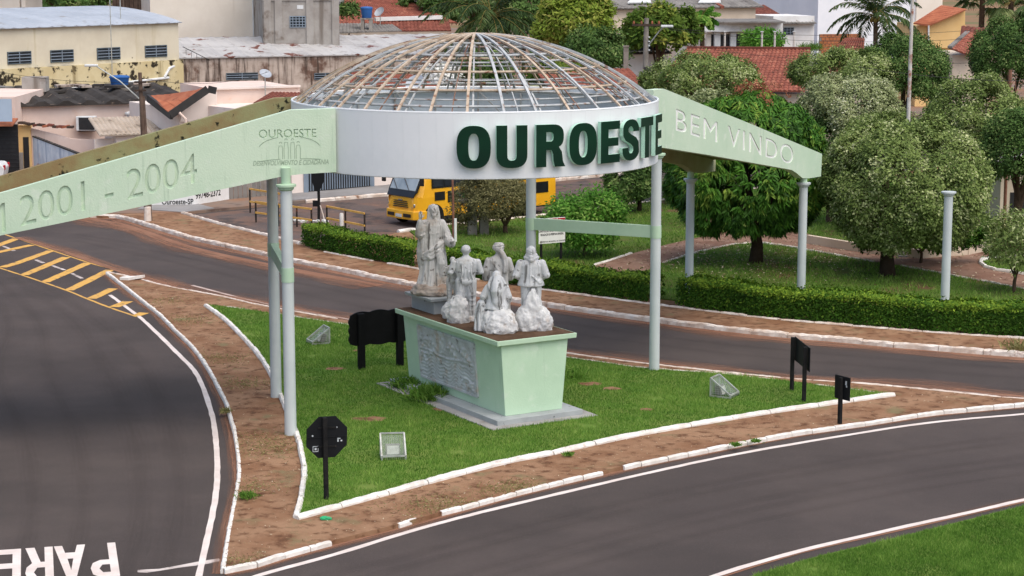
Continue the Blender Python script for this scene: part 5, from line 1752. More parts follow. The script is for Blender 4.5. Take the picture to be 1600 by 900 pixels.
MB().lathe([(.092, -.1), (.092, .12), (.086, .14)], (0, 0, 0), 12).build('foot', 'kerb_worn', st, local=True, smooth=True)

# pipe and pole by the hedge
P = G(708.5, 386, 0.14)
st = empty('rusty_pole', P, 0, 'thin rusty pole with a white sleeve behind the robed statue', 'pole')
MB().tube([(0, 0, -.1), (0.0, 0, 1.5), (-.06, 0, 4.4)], [.045, .045, .035], 8).build('shaft', 'pole_rust_brown', st, local=True, smooth=True)
MB().cyl((.08, -.04, .22), (.08, -.04, 1.12), .055, n=12).build('sleeve', 'white_paint', st, local=True, smooth=True)
st = empty('flag_pole', PY(1411, 430, 74), 0, 'tall leaning white pole flaking to rust among the round trees', 'pole')
st.location.z = 0.1
tp = PY(1427, -40, 74)
MB().tube([(0, 0, -.1), ((tp.x - st.location.x) * .5, 0, tp.z * .5), (tp.x - st.location.x, 0, tp.z)], [.085, .075, .06], 10).build('shaft', 'pole_rusty', st, local=True, smooth=True)
MB().lathe([(.2, -.1), (.2, .1), (.1, .14)], (0, 0, 0), 12).build('base', 'concrete', st, local=True)

def utility_pole(P, h, r, m, label, lean=0.0, arms=True):
    e = empty('utility_pole', P, 0, label, 'pole')
    MB().tube([(0, 0, -.2), (lean * .5, 0, h * .5), (lean, 0, h)], [r * 1.15, r, r * .8], 10).build('shaft', m, e, local=True, smooth=True)
    return e
P = PY(1005, 330, 104)
P.z = 0.12
up = utility_pole(P, PY(1006, 32, 104).z, .16, 'pole_concrete', 'concrete utility pole with street lamp behind the dome', 0.06)
hT = PY(1006, 32, 104).z
MB().box((0.06, -.1, hT - .35), (1.5, .09, .11)).build('crossarm', 'timber_dark', up, local=True)
for x in (-.6, -.2, .35, .7): MB().lathe([(.05, 0), (.06, .08), (.03, .16)], (x, -.1, hT - .3), 8).build('insulator', 'terracotta', up, local=True)
for q in range(4): MB().lathe([(.05, 0), (.05, .06)], (.2, -.12, hT - 1.0 - .22 * q), 8).build('insulator', 'plastic_white', up, local=True)
e2 = PY(1038, 42, 103)
b = MB()
b.tube([(.03, 0, hT - 1.6), ((e2.x - P.x) * .75, -.5, e2.z - P.z - .25), (e2.x - P.x, -.8, e2.z - P.z)], .035, 7)
la = b.build('lamp_arm', 'galvanised', up, local=True)
MB().box((e2.x - P.x + .15, -.85, e2.z - P.z + .03), (.62, .25, .12)).build('lamp_head', 'plastic_white', la, local=True, bevel=.03)
MB().box((.12, -.2, hT - 2.75), (.34, .22, .5)).build('meter_box', 'gutter_dark', up, local=True, bevel=.02)
# wooden pole on the left corner
P = G(230, 345, 0.1)
hT = PY(224, 117, P.y).z
ul = utility_pole(P, hT, .10, 'pole_wood', 'weathered double pole with long lamp arm in front of the pink house', -0.12)
MB().tube([(.13, .05, -.1), (.05, .05, hT * .5), (-.02, .05, hT - 1.0)], [.09, .08, .07], 8).build('second_shaft', 'pole_wood', ul, local=True, smooth=True)
MB().lathe([(.16, -.1), (.15, .6), (.12, .62)], (.03, 0, 0), 12).build('painted_foot', 'kerb_worn', ul, local=True)
e2 = PY(150, 103, P.y)
b = MB()
b.tube([(-.08, 0, hT - 1.2), ((e2.x - P.x) * .5, 0, (hT - 1.2 + e2.z - P.z) / 2 + .1), (e2.x - P.x, 0, e2.z - P.z)], .03, 7)
la = b.build('lamp_arm', 'galvanised', ul, local=True)
MB().box((e2.x - P.x - .2, 0, e2.z - P.z + .02), (.55, .2, .1)).build('lamp_head', 'plastic_white', la, local=True, bevel=.03)
for q in (.4, .75): MB().box((-.1, -.1, hT - q), (.5, .06, .08)).build('crossarm', 'timber_dark', ul, local=True)
P = PY(976, 300, 112)
P.z = .12
pp_ = empty('concrete_post', P, 0, 'short concrete post against the red tile roof behind the dome', 'post')
hT = PY(976, 78, 112).z
MB().box((0, 0, hT / 2), (.28, .22, hT + .1)).build('shaft', 'pole_concrete', pp_, local=True, bevel=.02)
MB().box((0, 0, hT + .08), (.34, .28, .08)).build('cap', 'pole_concrete', pp_, local=True)
P = PY(1571, 300, 82)
P.z = .12
pp_ = empty('iron_post', P, 0, 'rusty iron post with small loops at the right between trees', 'post')
hT = PY(1571, 114, 82).z
MB().cyl((0, 0, -.1), (0, 0, hT), .07, n=8).build('shaft', 'pole_rust_brown', pp_, local=True)
for sx in (-1, 1): MB().tube([(sx * .06, 0, hT - .6), (sx * .22, 0, hT - .35), (sx * .25, 0, hT - .9)], .02, 5).build('loop', 'pole_rust_brown', pp_, local=True)

# two stout concrete uprights under the olive tree
st = empty('pillar_pair', G(747, 366, .14), 0.15, 'pair of stout concrete uprights under the olive tree by the street', 'pillars')
for x in (-.24, .24): MB().box((x, 0, .55), (.36, .36, 1.5)).build('upright', 'pole_concrete', st, local=True, bevel=.02)
MB().box((0, 0, 1.38), (1.5, .5, .16)).build('beam', 'pole_concrete', st, local=True, bevel=.02)

# broken kerb slab and rubbish
def rubble(name, px, s, m, label, cat, seed, z=.1):
    c = Clay()
    c.rock((0, 0, 0), s, seed, .25)
    o = c.build(name, m, None)
    o.location = G(*px, z)
    return tag(o, label, cat)
rr = random.Random(9)
b = MB()
b.prism([(-.42, -.12, .1), (-.1, -.2, .1), (.35, -.08, .16), (.42, .12, .16), (.1, .1, .12), (-.35, .14, .1)], (0, 0, .09))
o = b.build('broken_kerb_slab', 'kerb_white', None)
o.location = G(207, 441, 0.0)
tag(o, 'broken white kerb slab lying loose at the island tip', 'kerb slab')
b = MB()
for q in range(14):
    b.box((rr.uniform(-.9, .9), rr.uniform(-.25, .25), .04 + rr.uniform(0, .05)), (rr.uniform(.08, .3), rr.uniform(.06, .2), rr.uniform(.03, .12)), Matrix.Rotation(rr.uniform(0, 3), 3, 'Z') @ Matrix.Rotation(rr.uniform(-.4, .4), 3, 'X'))
o = b.build('rubbish_heap', 'rubbish', None)
o.location = G(492, 347, .1)
tag(o, 'scatter of white rubbish at the foot of the battered signpost', 'rubbish', kind='stuff')
o = rubble('crushed_bottle', (509, 812), (.11, .06, .07), 'plastic_green', 'crushed green plastic bottle on the earth by the lawn corner', 'bottle', 31)
# ------------------------------------------------------------------ the town behind
def wave_roof(a, b_, c, d, period, amp, step, rows_lift=0.02, thick=0.06, kind='round'):
    """sheet or tile roof between eave a-b and ridge d-c, ribs running upslope"""
    a, b_, c, d = map(Vector, (a, b_, c, d))
    Lu = max((b_ - a).length, (c - d).length)
    Lv = ((d - a).length + (c - b_).length) / 2
    nu = max(2, int(Lu / period))
    nv = max(1, int(Lv / step))
    nrm = (b_ - a).cross(d - a).normalized()
    if nrm.z < 0: nrm = -nrm
    prof = {'round': (0, .7, 1, .7), 'trap': (0, 1, 1, 0), 'flat': (0, 0.15, 1, 0.15), 'rib': (0, 0, 0, 1)}[kind]
    m = MB()
    U = nu * 4 + 1
    vs = []
    for j in range(nv + 1):
        for half in ((0,) if j in (0, ) else ((1, 0) if j < nv else (1,))):
            v = j / nv
            for i in range(U):
                u = i / (U - 1)
                p = (a * (1 - u) + b_ * u) * (1 - v) + (d * (1 - u) + c * u) * v
                h = prof[i % 4] * amp + (rows_lift if half == 0 else 0)
                vs.append(p + nrm * (h + thick))
    R = len(vs) // U
    fs = []
    for j in range(R - 1):
        for i in range(U - 1):
            fs.append((j * U + i, j * U + i + 1, (j + 1) * U + i + 1, (j + 1) * U + i))
    m.add(vs, fs)
    m.add([a, b_, c, d], [(3, 2, 1, 0)])
    # close the rim
    m.add([a, b_] + [vs[i] for i in range(U)], [(0, 1, *range(2 + U - 1, 1, -1))])
    top = (R - 1) * U
    m.add([d, c] + [vs[top + i] for i in range(U)], [(1, 0, *range(2, 2 + U))])
    m.add([a, d, vs[top], vs[0]], [(0, 1, 2, 3)])
    m.add([b_, c, vs[top + U - 1], vs[U - 1]], [(3, 2, 1, 0)])
    return m
def lerp(a, b_, t): return Vector(a) * (1 - t) + Vector(b_) * t
class Block:
    """rectangular building: front wall from P0 to P1, going back 'depth'"""
    def __init__(self, name, label, P0, P1, depth, h, m, cat='house', z0=0.0, parts=True, group=None):
        self.P0, self.P1 = Vector((P0[0], P0[1], 0)), Vector((P1[0], P1[1], 0))
        self.d = (self.P1 - self.P0).normalized()
        self.n = Vector((-self.d.y, self.d.x, 0))
        if self.n.y < 0: self.n = -self.n
        self.L = (self.P1 - self.P0).length
        self.depth, self.h, self.z0 = depth, h, z0
        mid = (self.P0 + self.P1) / 2
        self.e = empty(name, (mid.x, mid.y, z0), 0, label, cat, group)
        if m:
            q = [self.P0, self.P1, self.P1 + self.n * depth, self.P0 + self.n * depth]
            b = MB()
            b.prism([(p.x, p.y, z0 - .1) for p in q], (0, 0, h - z0 + .1))
            self.wall = b.build('wall', m, self.e)
    def at(self, t, z, out=0.0):
        p = self.P0 + self.d * t - self.n * out
        return Vector((p.x, p.y, z))
    def tx(self, x):
        """run along the wall for picture column x"""
        k = (x - 800) / FPX
        # X = k*(Y*c - (z-h)*s), take z = 5
        A = self.P0.x - k * (self.P0.y * _c + 6.3 * _s)
        Bq = self.d.x - k * self.d.y * _c
        return -A / Bq
    def tz(self, x, y):
        t = self.tx(x)
        p = self.P0 + self.d * t
        return t, PY(x, y, p.y).z
    def panel(self, name, t0, t1, z0, z1, m, out=0.03, thick=0.06, parent=None):
        b = MB()
        a, c = self.at(t0, z0, out), self.at(t1, z0, out)
        b.prism([a, c, (c.x, c.y, z1), (a.x, a.y, z1)], self.n * thick)
        return b.build(name, m, parent or self.e)
    def window(self, t0, t1, z0, z1, slats=0, cols=1, mf='window_grey', mg='glass_dark'):
        w = self.panel('window', t0, t1, z0, z1, mg, 0.02, 0.05)
        k = 0.06
        b = MB()
        for za, zb_ in ((z0, z0 + k), (z1 - k, z1)):
            a, c = self.at(t0, za, .07), self.at(t1, za, .07)
            b.prism([a, c, (c.x, c.y, zb_), (a.x, a.y, zb_)], self.n * .06)
        for ta, tb in ((t0, t0 + k), (t1 - k, t1)):
            a, c = self.at(ta, z0 + k, .07), self.at(tb, z0 + k, .07)
            b.prism([a, c, (c.x, c.y, z1 - k), (a.x, a.y, z1 - k)], self.n * .06)
        b.build('frame', mf, w)
        for i in range(1, slats + 1):
            z = z0 + (z1 - z0) * i / (slats + 1)
            MB().bar(self.at(t0, z, .05), self.at(t1, z, .05), .05, .05).build('slat', 'gate_grey', w)
        for i in range(1, cols):
            t = t0 + (t1 - t0) * i / cols
            MB().bar(self.at(t, z0, .06), self.at(t, z1, .06), .04, .05).build('mullion', 'gate_grey', w)
        return w
    def roof(self, m, z0, z1, t0=None, t1=None, over=0.4, period=0.25, amp=0.05, step=0.4, depth=None, name='roof', kind='round', lift=0.02, out=None, hip0=0.0, hip1=0.0):
        t0 = -over if t0 is None else t0
        t1 = self.L + over if t1 is None else t1
        dp = self.depth if depth is None else depth
        o = over if out is None else out
        a, c = self.at(t0, z0, o), self.at(t1, z0, o)
        return wave_roof(a, c, self.at(t1 - hip1, z1, -dp), self.at(t0 + hip0, z1, -dp), period, amp, step, lift, kind=kind).build(name, m, self.e)

# yellow hall
B = Block('yellow_hall', 'long cream yellow hall with four barred windows and curved zinc roof', PY(-70, 130, 127), PY(281, 130, 142), 16, 6.6, 'wall_yellow', 'building')
for x0, x1, y0, y1 in ((11, 48, 101, 83), (78, 114, 98, 80), (151, 187, 94, 77), (226, 260, 90, 73)):
    t0, z0 = B.tz(x0, y0)
    t1, z1 = B.tz(x1, y1)
    B.window(t0, t1, z0, z0 + 0.82, 3, 2)
B.panel('lower_band', -.5, B.L - 0.02, 0, 4.05, 'wall_yellow_mould', 0.45, 0.44)
MB().tube([B.at(0, 2.3, .52), B.at(B.L * .5, 2.55, .52), B.at(B.L - 1.5, 2.85, .52)], .09, 8).build('drain_pipe', 'plastic_white', B.e)
MB().tube([B.at(B.L - 1.9, 2.9, .52), B.at(B.L - 1.4, 3.5, .5), B.at(B.L - .6, 3.7, .3)], .10, 8).build('drain_pipe', 'plastic_white', B.e)
n = 10
prev = None
b = MB()
for i in range(n):
    v0, v1 = i / n, (i + 1) / n
    z0, z1 = 6.62 + 1.0 * math.sin(math.pi * v0 * .5) ** .8, 6.62 + 1.0 * math.sin(math.pi * v1 * .5) ** .8
    w = wave_roof(B.at(-.3, z0, .25 - 8 * v0), B.at(B.L + .15, z0, .25 - 8 * v0), B.at(B.L + .15, z1, .25 - 8 * v1), B.at(-.3, z1, .25 - 8 * v1), 1.0, .05, 5, 0, .04, 'rib')
    b.add(w.v, w.f)
    w = wave_roof(B.at(-.3, z1, .25 - 16 + 8 * v1), B.at(B.L + .15, z1, .25 - 16 + 8 * v1), B.at(B.L + .15, z0, .25 - 16 + 8 * v0), B.at(-.3, z0, .25 - 16 + 8 * v0), 1.0, .05, 5, 0, .04, 'rib')
    b.add(w.v, w.f)
b.build('roof', 'roof_zinc', B.e)
for x, m_ in ((165, 'galvanised'), (205, 'galvanised')):
    t = B.tx(x)
    an = MB().cyl(B.at(t, 2.5 if x < 200 else 6.6, .6 if x < 200 else -1), B.at(t, 10.2, .6 if x < 200 else -1), .035, n=6).build('antenna_mast', m_, B.e)
    MB().bar(B.at(t - .5, 10.1, .6 if x < 200 else -1), B.at(t + .5, 10.1, .6 if x < 200 else -1), .04, .04).build('antenna_bar', m_, an)
for k in range(7): MB().bar(B.at(B.L + .4 + .5 * k, 4.35 - .19 * k, .3), B.at(B.L + .4 + .5 * k, 4.75 - .19 * k, .3), .025, .025).build('aerial_rod', 'gutter_dark', B.e)
MB().bar(B.at(B.L + .1, 4.95, .3), B.at(B.L + 3.9, 3.4, .3), .04, .04).build('aerial_boom', 'gutter_dark', B.e)

# long shed
P0, P1 = PY(276, 92.5, 143), PY(760, 74, 152)
B = Block('long_shed', 'long low shed with mould streaked wall under rust patched sheet roof', P0, P1, 12, P0.z, 'wall_mould', 'building')
B.roof('roof_rusty', P0.z + .02, P0.z + 1.15, over=.15, period=.9, amp=.05, step=3.2, kind='rib', depth=7)
wave_roof(B.at(-.15, P0.z + 1.16, -7), B.at(B.L + .15, P0.z + 1.16, -7), B.at(B.L + .15, P0.z + .3, -12.2), B.at(-.15, P0.z + .3, -12.2), .9, .05, 3, .02, .06, 'rib').build('roof', 'roof_rusty', B.e)
for x0, x1, y0, y1 in ((352, 402, 125, 114), (490, 524, 125, 114)):
    t0, z0 = B.tz(x0, y0)
    t1, z1 = B.tz(x1, y1)
    B.window(t0, t1, z0, z0 + .5, 2, 2)

# tall cream wall, grey block house, siding
B = Block('cream_warehouse', 'tall plain cream warehouse wall behind the yellow hall', PY(236, 60, 158), PY(410, 60, 160), 16, 13, 'wall_cream', 'building')
MB().tube([B.at(B.tx(396), 5, .1), B.at(B.tx(396), 13, .1)], .06, 6).build('down_pipe', 'plastic_white', B.e)
MB().box(B.at(B.L * .5, 13.05, -8), (B.L + .5, 17, .12), Matrix.Rotation(math.atan2(B.d.y, B.d.x), 3, 'Z')).build('coping', 'wall_cream', B.e)
B = Block('grey_block_house', 'unfinished grey concrete block building with one steel window', PY(411, 56, 150), PY(522, 56, 151), 10, 12, 'block_grey', 'building')
t0, z0 = B.tz(453, 43)
t1, z1 = B.tz(478, 25)
B.window(t0, t1, z0, z1, 3, 5, 'gate_grey')
t0, z0 = B.tz(465, 14)
t1, z1 = B.tz(475, 8)
B.panel('opening', t0, t1, z0, z1, 'plastic_white', .02, .05)
for x in (413, 430, 479, 519):
    t = B.tx(x)
    B.panel('pilaster', t, t + .55, 0, 11.9, 'block_grey', .12, .12)
B.panel('ring_beam', 0, B.L, 8.0, 8.25, 'block_grey', .10, .1)
B = Block('brown_siding_house', 'brown clad house front glimpsed above the zinc roof', PY(176, 20, 172), PY(236, 20, 172), 8, 11, 'timber_dark', 'house')
for k in range(9): B.panel('cladding_board', .02 + k * B.L / 9, (k + 1) * B.L / 9 - .03, 5, 10.9, 'pole_wood', .05, .05)
B = Block('white_porch_house', 'white house corner with flat roof at the top left', PY(-60, 20, 165), PY(31, 20, 165), 8, 9.84, 'wall_cream', 'house')
MB().box((B.e.location.x + .6, B.P0.y + 3, 10.1), (B.L + 2, 9, .5)).build('flat_roof', 'wall_cream', B.e)
MB().box((B.P1.x + .3, B.P0.y + .2, 8.6), (.3, .3, 2.9)).build('porch_post', 'wall_cream', B.e)

# pink house with big-wave fibre roof
B = Block('pink_house', 'pink walled house under blackened large wave fibre roof', PY(27, 262, 104.5), PY(300, 250, 108), 9, 3.55, 'wall_pink')
rf = B.roof('roof_fibre_black', 3.5, 3.85, over=.35, period=1.25, amp=.20, step=9, kind='trap', depth=8, lift=0)
for k in range(10):
    t = B.L * (k + .2) / 10.5
    MB().box(B.at(t, 3.95 + rr.uniform(-.05, .2), -6 + rr.uniform(-2, 1.5)), (rr.uniform(.8, 2), rr.uniform(.5, 1.2), .12), Matrix.Rotation(rr.uniform(0, 3), 3, 'Z')).build('loose_sheet', rr.choice(['roof_fibre_black', 'roof_fibre', 'wall_mould']), rf)
t, z = B.tz(78, 140)
MB().box(B.at(t, z, -5), (1.3, .9, .8)).build('chimney_block', 'block_grey', rf)
ac = empty('air_conditioner', B.at(B.tx(131), 2.15, .35), 0, 'boxy air conditioning unit mounted on the pink wall', 'air conditioner')
MB().box((0, 0, .4), (1.0, .6, .75)).build('casing', 'plastic_white', ac, local=True, bevel=.02)
MB().box((0.06, -.31, .4), (.82, .03, .64)).build('grille', 'shutter_and_shade', ac, local=True)
MB().box((0, .05, .0), (.9, .5, .05)).build('bracket', 'gutter_dark', ac, local=True)
B2 = Block('lean_to', 'small pink lean-to with tan corrugated roof in front of pink house', PY(182, 222, 100.5), PY(262, 222, 101.5), 3, 2.3, 'wall_pink_pale', 'shed')
B2.roof('roof_fibre_tan', 2.35, 3.0, over=.35, period=.22, amp=.05, step=5, kind='round', depth=2.6, lift=0, t0=-.9)
B2.panel('side_wall', -1.0, 0, 0, 2.15, 'wall_pink_pale', -.6, .1)
tk = empty('roof_vent', B.at(B.tx(200), 2.9, .3), 0, 'small white capped vent on the pink house wall', 'vent')
MB().lathe([(.22, -.25), (.22, .05), (.30, .06), (.28, .16), (.1, .2)], (0, 0, 0), 14).build('cap', 'plastic_white', tk, local=True, smooth=True)
MB().lathe([(.16, -.5), (.16, -.2)], (0, 0, 0), 12).build('duct', 'rim_grey', tk, local=True)
# garden walls
gw = empty('garden_wall', PY(50, 265, 104), 0, 'pink garden wall with a broken tile coping beside the yellow gate pillar', 'wall')
gw.location.z = .12
a, c = PY(48, 200, 103.6), PY(165, 210, 102.2)
MB().prism([(a.x, a.y, 0), (c.x, c.y, 0), (c.x, c.y, c.z - .3), (lerp(a, c, .55).x, lerp(a, c, .55).y, a.z - .5), (a.x, a.y, a.z)], (0, .18, 0)).build('wall', 'wall_pink', gw)
for k in range(11):
    p = lerp(PY(34, 193, 103.4), PY(110, 199, 103.0), k / 10)
    MB().box(p + Vector((0, 0, rr.uniform(-.03, .05))), (.3, .45, .11), Matrix.Rotation(rr.uniform(-.3, .3), 3, 'Y') @ Matrix.Rotation(rr.uniform(-.2, .2), 3, 'Z')).build('coping_tile', rr.choice(['tile_dark', 'tile_orange', 'timber_dark']), gw)
mw = empty('mural_wall', PY(50, 265, 103), 0, 'low peeling blue and white painted wall with faded red writing', 'wall')
mw.location.z = .1
a, c = PY(51, 214, 102.9), PY(150, 258, 90.5)
c.z = a.z
b = MB().prism([(a.x, a.y, 0), (c.x, c.y, 0), (c.x, c.y, c.z), (a.x, a.y, a.z)], (.12, .06, 0))
w_ = b.build('wall', 'mural', mw)
MB().bar(a + Vector((.06, .03, .03)), c + Vector((.06, .03, .03)), .18, .06).build('coping', 'roof_fibre_black', mw)
ft = (c - a).normalized()
o_ = lerp(a, c, .24)
flat_text('ARRENDAMENTO', .48, 'faded_red', mw, Vector((o_.x, o_.y, .62)) - root_origin(mw) - Vector((.035, .02, 0)), (ft.x, ft.y, 0), (0, 0, 1), off=.01, xs=1.25) if mat('faded_red', '#b58a88', '#a87d7c', 3.0, .85) else 0
gp_ = empty('gate_pillar', PY(38, 262, 103.5), 0, 'yellow and grey gate pillar with a narrow black door', 'pillar')
gp_.location.z = .12
a, c = PY(28, 262, 103.5), PY(50, 262, 103.5)
ztop = PY(30, 196, 103.5).z
MB().prism([(a.x, 103.5, 0), (c.x, 103.5, 0), (c.x, 103.5, ztop), (a.x, 103.5, ztop)], (0, .4, 0)).build('pillar', 'wall_orange', gp_)
MB().prism([(a.x, 103.47, 0), (a.x + .3, 103.47, 0), (a.x + .3, 103.47, 1.2), (a.x, 103.47, 1.2)], (0, .03, 0)).build('dado', 'concrete', gp_)
MB().prism([(a.x + .33, 103.46, 0), (a.x + .62, 103.46, 0), (a.x + .62, 103.46, 2.0), (a.x + .33, 103.46, 2.0)], (0, .04, 0)).build('door', 'shutter_and_shade', gp_)
B = Block('shuttered_shop', 'dark rolling shutter of a shop under a grey canopy at the left edge', PY(-80, 262, 103), PY(27, 262, 103), 7, 4.1, 'wall_pink', 'shop')
sh = B.panel('shutter', B.tx(-40), B.tx(25), .12, 2.7, 'shutter_and_shade', .04, .04)
for k in range(12): MB().bar(B.at(B.tx(-40), .3 + k * .2, .05), B.at(B.tx(25), .3 + k * .2, .05), .03, .05).build('slat', 'shutter_and_shade', sh)
B.panel('canopy_fascia', -.2, B.tx(26), 2.95, 4.1, 'warehouse_blue', 1.3, .08)
MB().prism([B.at(-.2, 2.7, 1.22), B.at(B.tx(26), 2.7, 1.22), B.at(B.tx(26), 2.95, 0.05), B.at(-.2, 2.95, 0.05)], (0, 0, .08)).build('canopy', 'terracotta', B.e)
# car tail at the frame edge
cr = empty('parked_car', PY(-52, 276, 99), .1, 'white car whose red tail light just shows at the left edge', 'car')
cr.location.z = .12
b = MB()
b.prism([(-2, -.85, .35), (1.9, -.85, .35), (2.0, -.85, .8), (1.8, -.85, 1.0), (.9, -.85, 1.05), (.4, -.85, 1.45), (-1.2, -.85, 1.48), (-1.9, -.85, .95)], (0, 1.7, 0))
b.build('body', 'plastic_white', cr, local=True, bevel=.06)
for x in (-1.3, 1.25):
    for y in (-.82, .82):
        w_ = MB().lathe([(.18, -.1), (.31, -.1), (.31, .1), (.18, .1)], (0, 0, 0), 18).build('wheel', 'tyre', cr, local=True)
        w_.location = (x, y, .31)
        w_.rotation_euler = (math.pi / 2, 0, 0)
for y in (-.7, .7): MB().box((1.97, y, .82), (.08, .25, .22)).build('tail_light', 'red_paint', cr, local=True)
MB().prism([(-1.1, -.86, 1.02), (.75, -.86, 1.05), (.35, -.86, 1.38), (-1.0, -.86, 1.40)], (0, 1.72, 0)).build('side_window', 'glass_dark', cr, local=True)

# gabled pink house with black barge boards
B = Block('gabled_house', 'pale pink house with orange tile gable and black barge boards', PY(282, 250, 99.5), PY(338, 250, 100.5), 7, 3.7, 'wall_pink_pale')
za, zb_ = PY(262, 178, 98.5), PY(325, 138, 99)
a = PY(235, 150, 103)
tl = MB()
w = wave_roof(PY(264, 177, 98.6), PY(232, 152, 103), PY(296, 148, 104.5), PY(322, 138, 99.5), .25, .05, .4)
w.build('roof', 'tile_orange', B.e)
MB().bar(PY(266, 180, 98.4), PY(325, 139, 98.8), .12, .38).build('barge_board', 'gutter_dark', B.e)
MB().bar(PY(231, 153, 103), PY(268, 181, 98.4), .14, .36).build('barge_board', 'gutter_dark', B.e)
MB().bar(PY(325, 139, 98.8), PY(338, 142, 98.8), .12, .34).build('barge_board', 'gutter_dark', B.e)
MB().prism([PY(282, 190, 99.4), PY(338, 190, 99.9), PY(338, 144, 99.9), PY(326, 143, 99.8), PY(284, 172, 99.4)], (0, .2, 0)).build('gable_wall', 'wall_pink_pale', B.e)
MB().tube([PY(280, 176, 98.3), PY(290, 186, 98.3), PY(292, 215, 98.3)], .07, 7).build('drain_pipe', 'wall_pink', B.e)
B = Block('pink_parapet_house', 'pink house with a flat parapet behind the gable, partly behind the ring', PY(338, 250, 101), PY(470, 250, 103), 6, PY(338, 140, 101).z, 'wall_pink')
MB().bar(B.at(0, B.h + .05, .02), B.at(B.L, B.h + .05, .02), .3, .1).build('coping', 'wall_pink_pale', B.e)
wave_roof(PY(396, 163, 99), PY(462, 158, 99), PY(470, 147, 101.5), PY(424, 146, 101.5), .25, .05, .4).build('porch_roof', 'tile_dark', B.e)
def dish(P, r, label, tilt=.7, yaw=0.6, pole=1.2):
    e = empty('satellite_dish', P, yaw, label, 'satellite dish')
    MB().cyl((0, 0, -pole), (0, 0, 0), .03, n=6).build('mast', 'galvanised', e, local=True)
    m = MB().lathe([(r * q / 6, .35 * r * (q / 6) ** 2) for q in range(1, 7)] + [(r * q / 6, .35 * r * (q / 6) ** 2 - .015) for q in range(6, 0, -1)], (0, 0, 0), 20).build('reflector', 'roof_zinc', e, local=True, smooth=True)
    m.rotation_euler = (tilt, 0, 0)
    MB().tube([(0, -.05, .1), (0, -r * .6, r * .7)], .015, 5).build('feed_arm', 'galvanised', e, local=True)
dish(PY(414, 117, 102), .32, 'grey satellite dish on a thin mast above the pink parapet')

# house with the grey gate, its roof showing through the dome
P0, P1 = G(456, 304, .1), G(720, 280, .1)
B = Block('gate_house', 'pale pink street house with grey barred gate and dark red roof', P0, P1, 9, 3.9, 'wall_pink_pale')
t0, t1 = B.tx(482), B.tx(579)
p0 = (G(482, 302, .1) - B.P0).dot(B.d)
p1 = (G(578, 293, .1) - B.P0).dot(B.d)
gt = B.panel('gate', p0, p1, .15, 3.2, 'shutter_and_shade', .02, .06)
nb = 26
for i in range(nb + 1):
    t = p0 + (p1 - p0) * i / nb
    MB().bar(B.at(t, .2, .07), B.at(t, 3.2, .07), .05, .035, (0, 1, 0)).build('bar', 'gate_grey', gt)
for q in (p0 - .12, p1 + .12): MB().bar(B.at(q, .1, .06), B.at(q, 3.3, .06), .2, .12, (0, 1, 0)).build('gate_post', 'gate_grey', gt)
B.roof('tile_red', 4.05, 5.3, over=.5, period=.25, amp=.05, step=.4, depth=6, t0=B.tx(530), hip0=5.0)
MB().bar(B.at(B.tx(518), 3.98, .6), B.at(B.L + .5, 3.98, .6), .2, .16).build('gutter', 'gutter_dark', B.e)
# the painted advert wall on the corner
aw = empty('advert_wall', G(300, 321, .1), 0, 'whitewashed corner wall with a painted telephone number', 'wall')
pa, pm_, pe = G(215, 322, .1), G(302, 321, .1), G(358, 312, .1)
for q0, q1 in ((pa, pm_), (pm_, pe)):
    MB().prism([(q0.x, q0.y, 0), (q1.x, q1.y, 0), (q1.x, q1.y, 2.2), (q0.x, q0.y, 2.2)], (0, .18, 0)).build('wall', 'wall_painted_white', aw)
ft = (pe - pm_).normalized()
o_ = lerp(pm_, pe, .42)
ow = root_origin(aw)
flat_text('99748-2372', .40, 'black_paint', aw, Vector((o_.x, o_.y - .012, .50)) - ow, (ft.x, ft.y, 0), (0, 0, 1), off=.008, xs=.92)
ft = (pm_ - pa).normalized()
o_ = lerp(pa, pm_, .72)
flat_text('Ouroeste-SP', .34, 'black_paint', aw, Vector((o_.x, o_.y - .012, .27)) - ow, (ft.x, ft.y, 0), (0, 0, 1), off=.004, xs=.8)
fw = empty('sheet_fence', G(400, 310, .1), 0, 'weathered grey sheet fence beside the painted advert wall', 'fence')
pf0, pf1 = G(358, 312, .1), G(456, 303, .1)
for k in range(14):
    q0, q1 = lerp(pf0, pf1, k / 14 + .004), lerp(pf0, pf1, (k + 1) / 14 - .004)
    MB().prism([(q0.x, q0.y, 0), (q1.x, q1.y, 0), (q1.x, q1.y, 1.5 + rr.uniform(-.06, .06)), (q0.x, q0.y, 1.5)], (0, .05, 0)).build('sheet', rr.choice(['pole_concrete', 'roof_fibre', 'wall_mould']), fw)

# roofs top centre
B = Block('tile_house', 'red tile roofed house with a blue water tank at top centre', PY(524, 50, 168), PY(700, 48, 172), 12, 5.6, 'wall_beige')
B.roof('tile_red', 5.6, 8.0, over=.6, period=.3, amp=.06, step=.45, depth=8, hip0=4.5, hip1=3)
wave_roof(PY(588, 50, 160), PY(705, 49, 162), PY(700, 30, 164), PY(590, 29, 162), .3, .06, .45).build('porch_roof', 'tile_dark', B.e)
MB().bar(PY(586, 30, 161.5), PY(690, 27, 163.5), .5, .3).build('ridge_flashing', 'wall_painted_white', B.e)
B2 = Block('grey_roof_shed', 'low grey sheet roof in front of the tile house', PY(520, 54, 156), PY(622, 50, 158), 5, 4.9, 'block_grey', 'shed')
wave_roof(PY(516, 53, 155.6), PY(628, 49, 157.5), PY(612, 38, 162), PY(522, 38, 161), .3, .05, 5, 0).build('roof', 'roof_fibre', B2.e)
B2 = Block('dark_roof_house', 'house with a wide dark grey roof at the very top behind the tile house', PY(530, 14, 190), PY(660, 10, 192), 10, 6.8, 'wall_cream')
